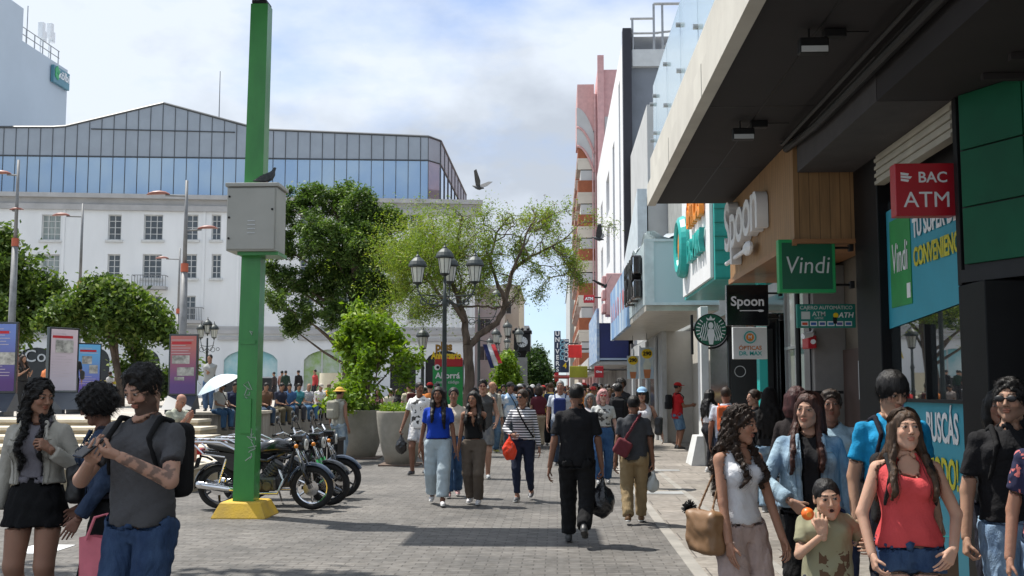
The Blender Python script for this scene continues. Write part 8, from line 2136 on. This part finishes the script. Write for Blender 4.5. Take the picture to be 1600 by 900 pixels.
person('woman with pink hair and red sunglasses in a grey printed T-shirt and blue jeans', x, y, 0, R(2), 1.60, False, 1.02, (.52, .33, .27), ('bob', (.50, .27, .27)), ('tee', (.42, .43, .42), .575), ('jeans', (.04, .10, .22)), (.3, .3, .3), glasses=(.35, .01, .02), q='mid', tuck=True, topm=print_mat('greyprint', (.42, .43, .42), (.06, .06, .06), 16, .50, 1.0, 1.28, -.12, .12), lf=(.05, .08, .05))
x, y = ft(1005, 762)
person('woman in light blue cap, sunglasses and white sleeveless top with a large black bag', x, y, 0, R(-8), 1.63, False, 1.02, (.36, .20, .14), ('bob', BK), ('tank', (.62, .62, .66), .55), ('pants', (.012, .012, .013)), (.5, .5, .5), cap=(.30, .48, .68), glasses=(.01, .01, .012), q='mid', bag=('shoulder', (.012, .012, .013), 1, .34, .62), lh=(.20, -.06, .52))
x, y = xy(922, 20.5)
person('elderly woman with short grey hair in a pale top behind the woman with pink hair', x, y, 0, R(-5), 1.52, False, 1.15, (.30, .17, .12), ('bob', (.16, .16, .16)), ('tee', (.45, .43, .45)), ('pants', (.05, .05, .06)), (.3, .3, .3), q='mid')
x, y = xy(966, 22)
person('man in dark T-shirt with a black backpack walking away behind the woman with pink hair', x, y, 0, R(175), 1.72, True, 1.08, (.24, .12, .08), ('short', BK), ('tee', (.02, .02, .022)), ('pants', (.02, .02, .025)), (.1, .1, .1), q='mid', bag=('backpack', (.012, .012, .014)))
x, y = xy(970, 27)
person('man with a round black afro hairstyle above the dark backpack', x, y, 0, R(20), 1.84, True, 1.0, (.14, .07, .045), ('afro', BK), ('tee', (.03, .03, .035)), ('jeans', (.05, .06, .1)), (.2, .2, .2), q='mid')
x, y = xy(1058, 30)
person('man in red T-shirt and red cap with a black backpack facing the pale shop wall', x, y, 0, R(100), 1.78, True, 1.08, (.28, .14, .09), ('crop', BK), ('tee', (.50, .02, .025), .46), ('shorts', (.14, .24, .36), .95), (.05, .05, .05), cap=(.42, .02, .02), q='mid', bag=('backpack', (.012, .012, .014)), lh=(.05, -.22, .66), rh=(-.05, -.22, .66))
x, y = xy(1108, 21.5)
person('woman in white T-shirt with long black hair beside the black menu board', x, y, 0, R(115), 1.60, False, .98, (.26, .13, .085), ('long', BK), ('tee', (.62, .60, .62), .60), ('leggings', (.015, .015, .02)), (.6, .6, .6), q='mid')
x, y = xy(1134, 16.8)
person('man in pale shirt with an orange and grey backpack seen from behind', x, y, 0, R(170), 1.64, True, 1.05, (.24, .12, .08), ('crop', BR), ('tee', (.48, .52, .60)), ('jeans', (.03, .04, .07)), (.2, .2, .2), q='mid', bag=('backpack', (.55, .12, .04)))
x, y = xy(1180, 15.4)
person('woman with glasses and brown hair in profile looking left, partly hidden', x, y, 0, R(-75), 1.60, False, 1.0, (.42, .24, .17), ('bun', BR), ('long', (.02, .02, .022)), ('jeans', (.22, .32, .42)), (.2, .2, .2), q='mid')
x, y = xy(1202, 14.6)
person('woman with very long straight black hair in black seen from behind', x, y, 0, R(160), 1.62, False, 1.1, (.3, .16, .11), ('hijab', BK), ('long', (.012, .012, .013)), ('jeans', (.22, .32, .42)), (.2, .2, .2), q='mid')
x, y = xy(1244, 9.5)
person('person with dark red hair mostly hidden behind the woman in the denim jacket', x, y, 0, R(150), 1.62, False, .95, (.3, .16, .11), ('bob', (.045, .012, .012)), ('long', (.02, .015, .015)), ('pants', (.02, .02, .022)), (.2, .2, .2), q='mid')
x, y = xy(968, 26); 
# ------------------------------------------------ behind the planters and along the left
x, y = xy(530, 24)
person('man in yellow hat and grey vest standing left of the planters', x, y, 0, R(150), 1.64, True, 1.0, (.28, .15, .10), ('crop', BK), ('sleeveless', (.34, .34, .30)), ('jeans', (.30, .38, .45)), (.2, .2, .2), cap=(.70, .42, .10, 'brim'), q='mid', bag=('backpack', (.30, .29, .24)))
# ------------------------------------------------ seated row on the wall
def sit(px, D, rot, label, top, bottom, hair=('crop', BK), skin=MD, cap=None, H=1.68, male=True, z=None, dz=0, **kw):
    x, y = xy(px, D); zs_ = (PZ if z is None else z) + dz
    return person(label, x, y, zs_ - .50, R(rot), H, male, 1.08, skin, hair, top, bottom, (.05, .05, .05), pelvis=(0, 0, .59), lf=(.07, -.235, .06), rf=(-.07, -.215, .05), lh=(.05, -.20, .41), rh=(-.05, -.20, .41), head=(kw.pop('hy', 0), R(12), 0), cap=cap, q='far', lean=R(9), group='people seated on the stone wall', **kw)
sit(342, 31.2, 58, 'seated man in pale T-shirt, jeans and black cap under the blue umbrella', ('tee', (.50, .50, .48)), ('jeans', (.05, .11, .2)), cap=(.02, .02, .02))
sit(366, 31.7, 30, 'seated man in navy T-shirt beside the man in the pale T-shirt', ('tee', (.03, .04, .08)), ('jeans', (.12, .14, .16)))
sit(392, 33.5, 20, 'seated man in maroon top hidden behind the green pole', ('tee', (.08, .03, .03)), ('pants', (.1, .1, .09)))
sit(437, 35.6, 50, 'seated man in dark navy shirt and olive trousers just right of the green pole', ('tee', (.03, .035, .06)), ('pants', (.13, .11, .07)))
sit(453, 37.2, 10, 'seated smiling man in mid blue polo shirt and jeans', ('polo', (.04, .10, .22)), ('jeans', (.04, .1, .2)))
sit(480, 39.5, 45, 'seated bald man in white T-shirt with dark chest bands and blue jeans', ('tee', (.6, .6, .6)), ('jeans', (.08, .17, .30)), hair=('bald', BK), topm=STRIPE)
sit(499, 41.0, 40, 'seated man in white T-shirt, pale cap and black trousers', ('tee', (.66, .64, .62)), ('pants', (.012, .012, .013)), cap=(.5, .45, .38))
sit(512, 42.0, 35, 'seated person in mustard yellow top and beige trousers', ('tee', (.65, .33, .03)), ('pants', (.40, .35, .27)), hair=('crop', (.1, .06, .04)))
sit(414, 34.6, 35, 'seated man in brown shirt close against the right edge of the green pole', ('tee', (.14, .08, .05)), ('jeans', (.06, .09, .14)))
sit(466, 38.4, 25, 'seated woman in teal top between the blue shirted man and the bald man', ('tee', (.05, .22, .24)), ('pants', (.06, .06, .07)), male=False, hair=('bun', BK))
sit(532, 43.2, 60, 'seated person in pale top and navy trousers under the grey umbrella', ('tee', (.45, .38, .34)), ('pants', (.02, .03, .06)), H=1.62)
x, y = xy(272, 18.6); person('bald man in pale green shirt seated on the steps looking at a phone', x, y, .68 - .47, R(60), 1.68, True, 1.1, (.40, .21, .15), ('bald', BK), ('tee', (.42, .44, .36)), ('shorts', (.05, .07, .12), .9), (.05, .1, .25), pelvis=(0, 0, .56), lf=(.06, -.24, .06), rf=(-.06, -.22, .05), lh=(.03, -.22, .55), rh=(-.03, -.22, .55), head=(0, R(22), 0), lean=R(14), q='mid')
# umbrellas
def umbrella(px, py, D, r_, tilt, rotz, c_, label, L=.8):
    p = cd(px, py, D); o = root('umbrella', tuple(map(float, p)), label, 'umbrella'); n = 8; vs_ = [(0, 0, r_ * .42)]; fs = []
    for q in range(1, 5):
        t = q / 4
        for i in range(24):
            a_ = 2 * math.pi * i / 24; rr_ = r_ * t * (1 - .07 * abs(math.sin(a_ * n / 2)) * t); vs_.append((rr_ * math.cos(a_), rr_ * math.sin(a_), r_ * .42 * (1 - t ** 1.8)))
    for i in range(24): fs.append((0, 1 + i, 1 + (i + 1) % 24))
    for q in range(3):
        for i in range(24): fs.append((1 + q * 24 + i, 1 + (q + 1) * 24 + i, 1 + (q + 1) * 24 + (i + 1) % 24, 1 + q * 24 + (i + 1) % 24))
    k = MB(); k.add(vs_, fs); local_build(k, 'canopy', c_, o, True); k = MB(); k.tube([(0, 0, r_ * .5), (0, 0, -L)], .012, 6); local_build(k, 'shaft', M['black'], o)
    k = MB()
    for i in range(n): a_ = 2 * math.pi * i / n; k.tube([(0, 0, r_ * .38), (r_ * .55 * math.cos(a_), r_ * .55 * math.sin(a_), r_ * .26), (r_ * .98 * math.cos(a_), r_ * .98 * math.sin(a_), .01)], .006, 4)
    local_build(k, 'rib', M['steel'], o); o.rotation_euler = (R(tilt[0]), R(tilt[1]), R(rotz)); return o
umbrella(343, 602, 30.6, .66, (12, -24), 0, mat('umbblue', (.42, .56, .66), .6, c2=(.62, .66, .68), scale=2.5, coords='obj'), 'pale blue patterned umbrella over the seated man in the pale T-shirt')
umbrella(503, 620, 42.4, .58, (10, -30), 0, mat('umbgrey', (.15, .16, .18), .6, coords='obj'), 'dark grey umbrella held low over the seated people on the right of the wall')
# ------------------------------------------------ standing on the square
def stand(px, D, rot, label, top, bottom, H=1.65, male=True, hair=('crop', BK), z0=PZ, skin=MD, q='far', **kw):
    x, y = xy(px, D); return person(label, x, y, z0, R(rot), H, male, 1.0, skin, hair, top, bottom, kw.pop('shoes', (.1, .1, .1)), q=q, **kw)
stand(327, 33.5, 0, 'man in grey T-shirt and jeans standing beside the red information board with folded arms', ('tee', (.35, .36, .35)), ('jeans', (.06, .11, .2)), 1.72, lh=(.0, -.12, .70), rh=(.0, -.13, .68))
stand(34, 32, 60, 'woman in long black dress carrying a child near the dark purple board', ('tank', (.03, .03, .03)), ('wide', (.03, .03, .03)), 1.66, False, ('long', BR), lh=(.06, -.18, .70), rh=(-.06, -.18, .72))
stand(28, 38, 10, 'person in dark top with an orange face mask behind the woman in black', ('tee', (.05, .04, .05)), ('pants', (.04, .04, .05)), 1.85, hair=('afro', BK))
stand(73, 36, 170, 'person in orange top seen from behind below the shop sign', ('tee', (.75, .25, .10)), ('jeans', (.05, .06, .1)), 1.55, False, ('bun', BK))
stand(112, 33, 20, 'man in white cap and black clothes with a shoulder bag beside the pale board', ('tee', (.02, .02, .022)), ('pants', (.02, .02, .022)), 1.82, cap=(.6, .6, .6), bag=('shoulder', (.015, .015, .015), 1, .3, .6))
stand(188, 47, 175, 'woman in navy T-shirt standing with her back turned on the square', ('tee', (.03, .05, .13)), ('pants', (.02, .02, .025)), 1.8, False, ('bun', BK))
stand(171, 46, 160, 'girl in white T-shirt and jeans beside the woman in navy', ('tee', (.62, .6, .6)), ('jeans', (.10, .15, .25)), 1.4, False, ('bun', BR))
stand(214, 52, 170, 'person in peach top behind the man in grey, below the dark arch', ('tee', (.60, .28, .18)), ('jeans', (.08, .08, .1)), 1.7, True)
for i, (px, D, lb, c1) in enumerate(((440, 62, 'person in brown top before the shop window right of the green pole', (.20, .10, .08)), (446, 61, 'person in dark green clothes close beside the one in brown', (.02, .04, .03)), (466, 60, 'person in black with folded arms near the pink shop window', (.015, .015, .018)), (428, 66, 'person in dark clothes at the doorway right of the green pole', (.04, .03, .03)), (492, 58, 'person in red sitting low before the green and pink window', (.4, .05, .05)))):
    stand(px, D, 150 + 40 * i, lb, ('long', c1), ('pants', (.02, .02, .025)), 1.7)
# ------------------------------------------------ the far crowd: a few figures, copied with their parts and recoloured
base = []
for i in range(9):
    ph = [(.05, .12), (-.02, -.12), (.12, .02)][i % 3]; fem = i % 2 == 1
    base.append(person('far', 0, 0, 0, 0, 1.0 * (1.64 if fem else 1.73), not fem, 1.0 + .06 * (i % 3), (1, 1, 1), [('crop', BK), ('long', BK), ('short', BR), ('bun', BK), ('crop', (.2, .2, .2)), ('bob', BR)][i % 6], (['tee', 'tank', 'polo', 'long', 'tee', 'tee'][i % 6], (1, 1, 1)), (['jeans', 'leggings', 'pants', 'jeans', 'shorts', 'pants'][i % 6], (1, 1, 1)), (.2, .2, .2),
        lf=(.05, ph[0], .05), rf=(-.05, ph[1], .055), q='far' if i < 5 else 'tiny', cap=(.3, .3, .3) if i in (4, 8) else None, bag=('backpack', (.03, .03, .04)) if i in (2, 6) else None))
TC = {'white': (.66, .66, .66), 'black': (.015, .015, .017), 'grey': (.22, .22, .22), 'navy': (.02, .03, .08), 'red': (.48, .03, .03), 'blue': (.06, .14, .35), 'light blue': (.32, .45, .58), 'pink': (.60, .28, .30), 'maroon': (.10, .02, .03), 'cream': (.55, .50, .38), 'brown': (.12, .07, .04), 'orange': (.6, .2, .05), 'olive': (.14, .14, .07), 'beige': (.48, .40, .30), 'teal': (.04, .25, .25), 'green': (.05, .16, .06), 'purple': (.10, .06, .20), 'yellow': (.65, .45, .08), 'peach': (.60, .34, .24)}
BC = {'blue': (.06, .12, .22), 'black': (.013, .013, .015), 'grey': (.16, .16, .16), 'beige': (.36, .30, .22), 'navy': (.02, .03, .06), 'white': (.55, .55, .55)}
rc = random.Random(12); used = set(); kind_w = [('man', 0), ('woman', 1)]
PLACE = []
fixed = [(965 - 2, 36), (905, 26), (912, 31), (856, 40), (846, 34), (835, 38), (812, 33), (828, 52), (900, 41), (918, 44), (930, 38), (890, 50), (938, 33), (948, 46), (775, 40), (760, 36), (672, 30), (683, 33), (700, 36), (640, 34), (622, 36), (610, 40), (645, 44), (720, 42), (590, 38), (560, 44), (742, 31), (752, 48)]
for px, D in fixed: PLACE.append((px, D))
for i in range(125):
    D = 30 + 62 * rc.random() ** 1.3; px = rc.uniform(772, 965) if i % 5 else rc.uniform(570, 780)
    if D > 60: px = rc.uniform(800, 920)
    PLACE.append((px, D))
for i in range(38): PLACE.append((rc.uniform(785, 962), rc.uniform(29, 52)))
for n_, (px, D) in enumerate(PLACE):
    x, y = xy(px, D)
    if x > 3.0: x = 2.9 - rc.random() * .4
    for _ in range(200):
        tn = rc.choice(list(TC)); bn = rc.choice(list(BC)); bi = rc.randrange(9) if D < 45 else rc.choice((5, 6, 7, 8, 0, 1)); who = 'woman' if bi % 2 else 'man'; away = rc.random() < .5
        extra = ' with a cap' if bi in (4, 8) else ' with a backpack' if bi in (2, 6) else ''
        lb = 'far %s in %s top and %s %s%s walking %s' % (who, tn, bn, ['jeans', 'leggings', 'trousers', 'jeans', 'shorts', 'trousers'][bi % 6], extra, 'away' if away else 'this way')
        if lb not in used: break
    used.add(lb); c = copy_tree(base[bi]); c['label'] = lb; c['group'] = 'far pedestrians in the street'
    c.location = (x, y, 0); c.rotation_euler = (0, 0, R((180 if away else 0) + rc.uniform(-25, 25))); s_ = rc.uniform(.93, 1.05); c.scale = (s_, s_, s_)
    sk = rc.choice((LT, MD, MD, DK)); hc_ = rc.choice((BK, BK, BR, (.10, .06, .03)))
    for ch in c.children:
        nm = ch.name.split('.')[0]
        if nm == 'body': ch.color = sk + (1,)
        elif nm in ('jeans', 'leggings', 'trousers', 'shorts'): ch.color = BC[bn] + (1,)
        elif nm in ('t_shirt', 'tank_top', 'polo_shirt', 'long_sleeved_top'): ch.color = TC[tn] + (1,)
        elif nm == 'hair': ch.color = hc_ + (1,)
        elif nm == 'backpack': ch.color = rc.choice(((.02, .02, .025), (.10, .03, .03), (.03, .06, .12))) + (1,)
        elif nm == 'cap': ch.color = rc.choice(((.4, .03, .03), (.03, .03, .04), (.5, .5, .5))) + (1,)
for b_ in base:
    for ch in list(b_.children):
        for g_ in list(ch.children): bpy.data.objects.remove(g_)
        bpy.data.objects.remove(ch)
    bpy.data.objects.remove(b_)
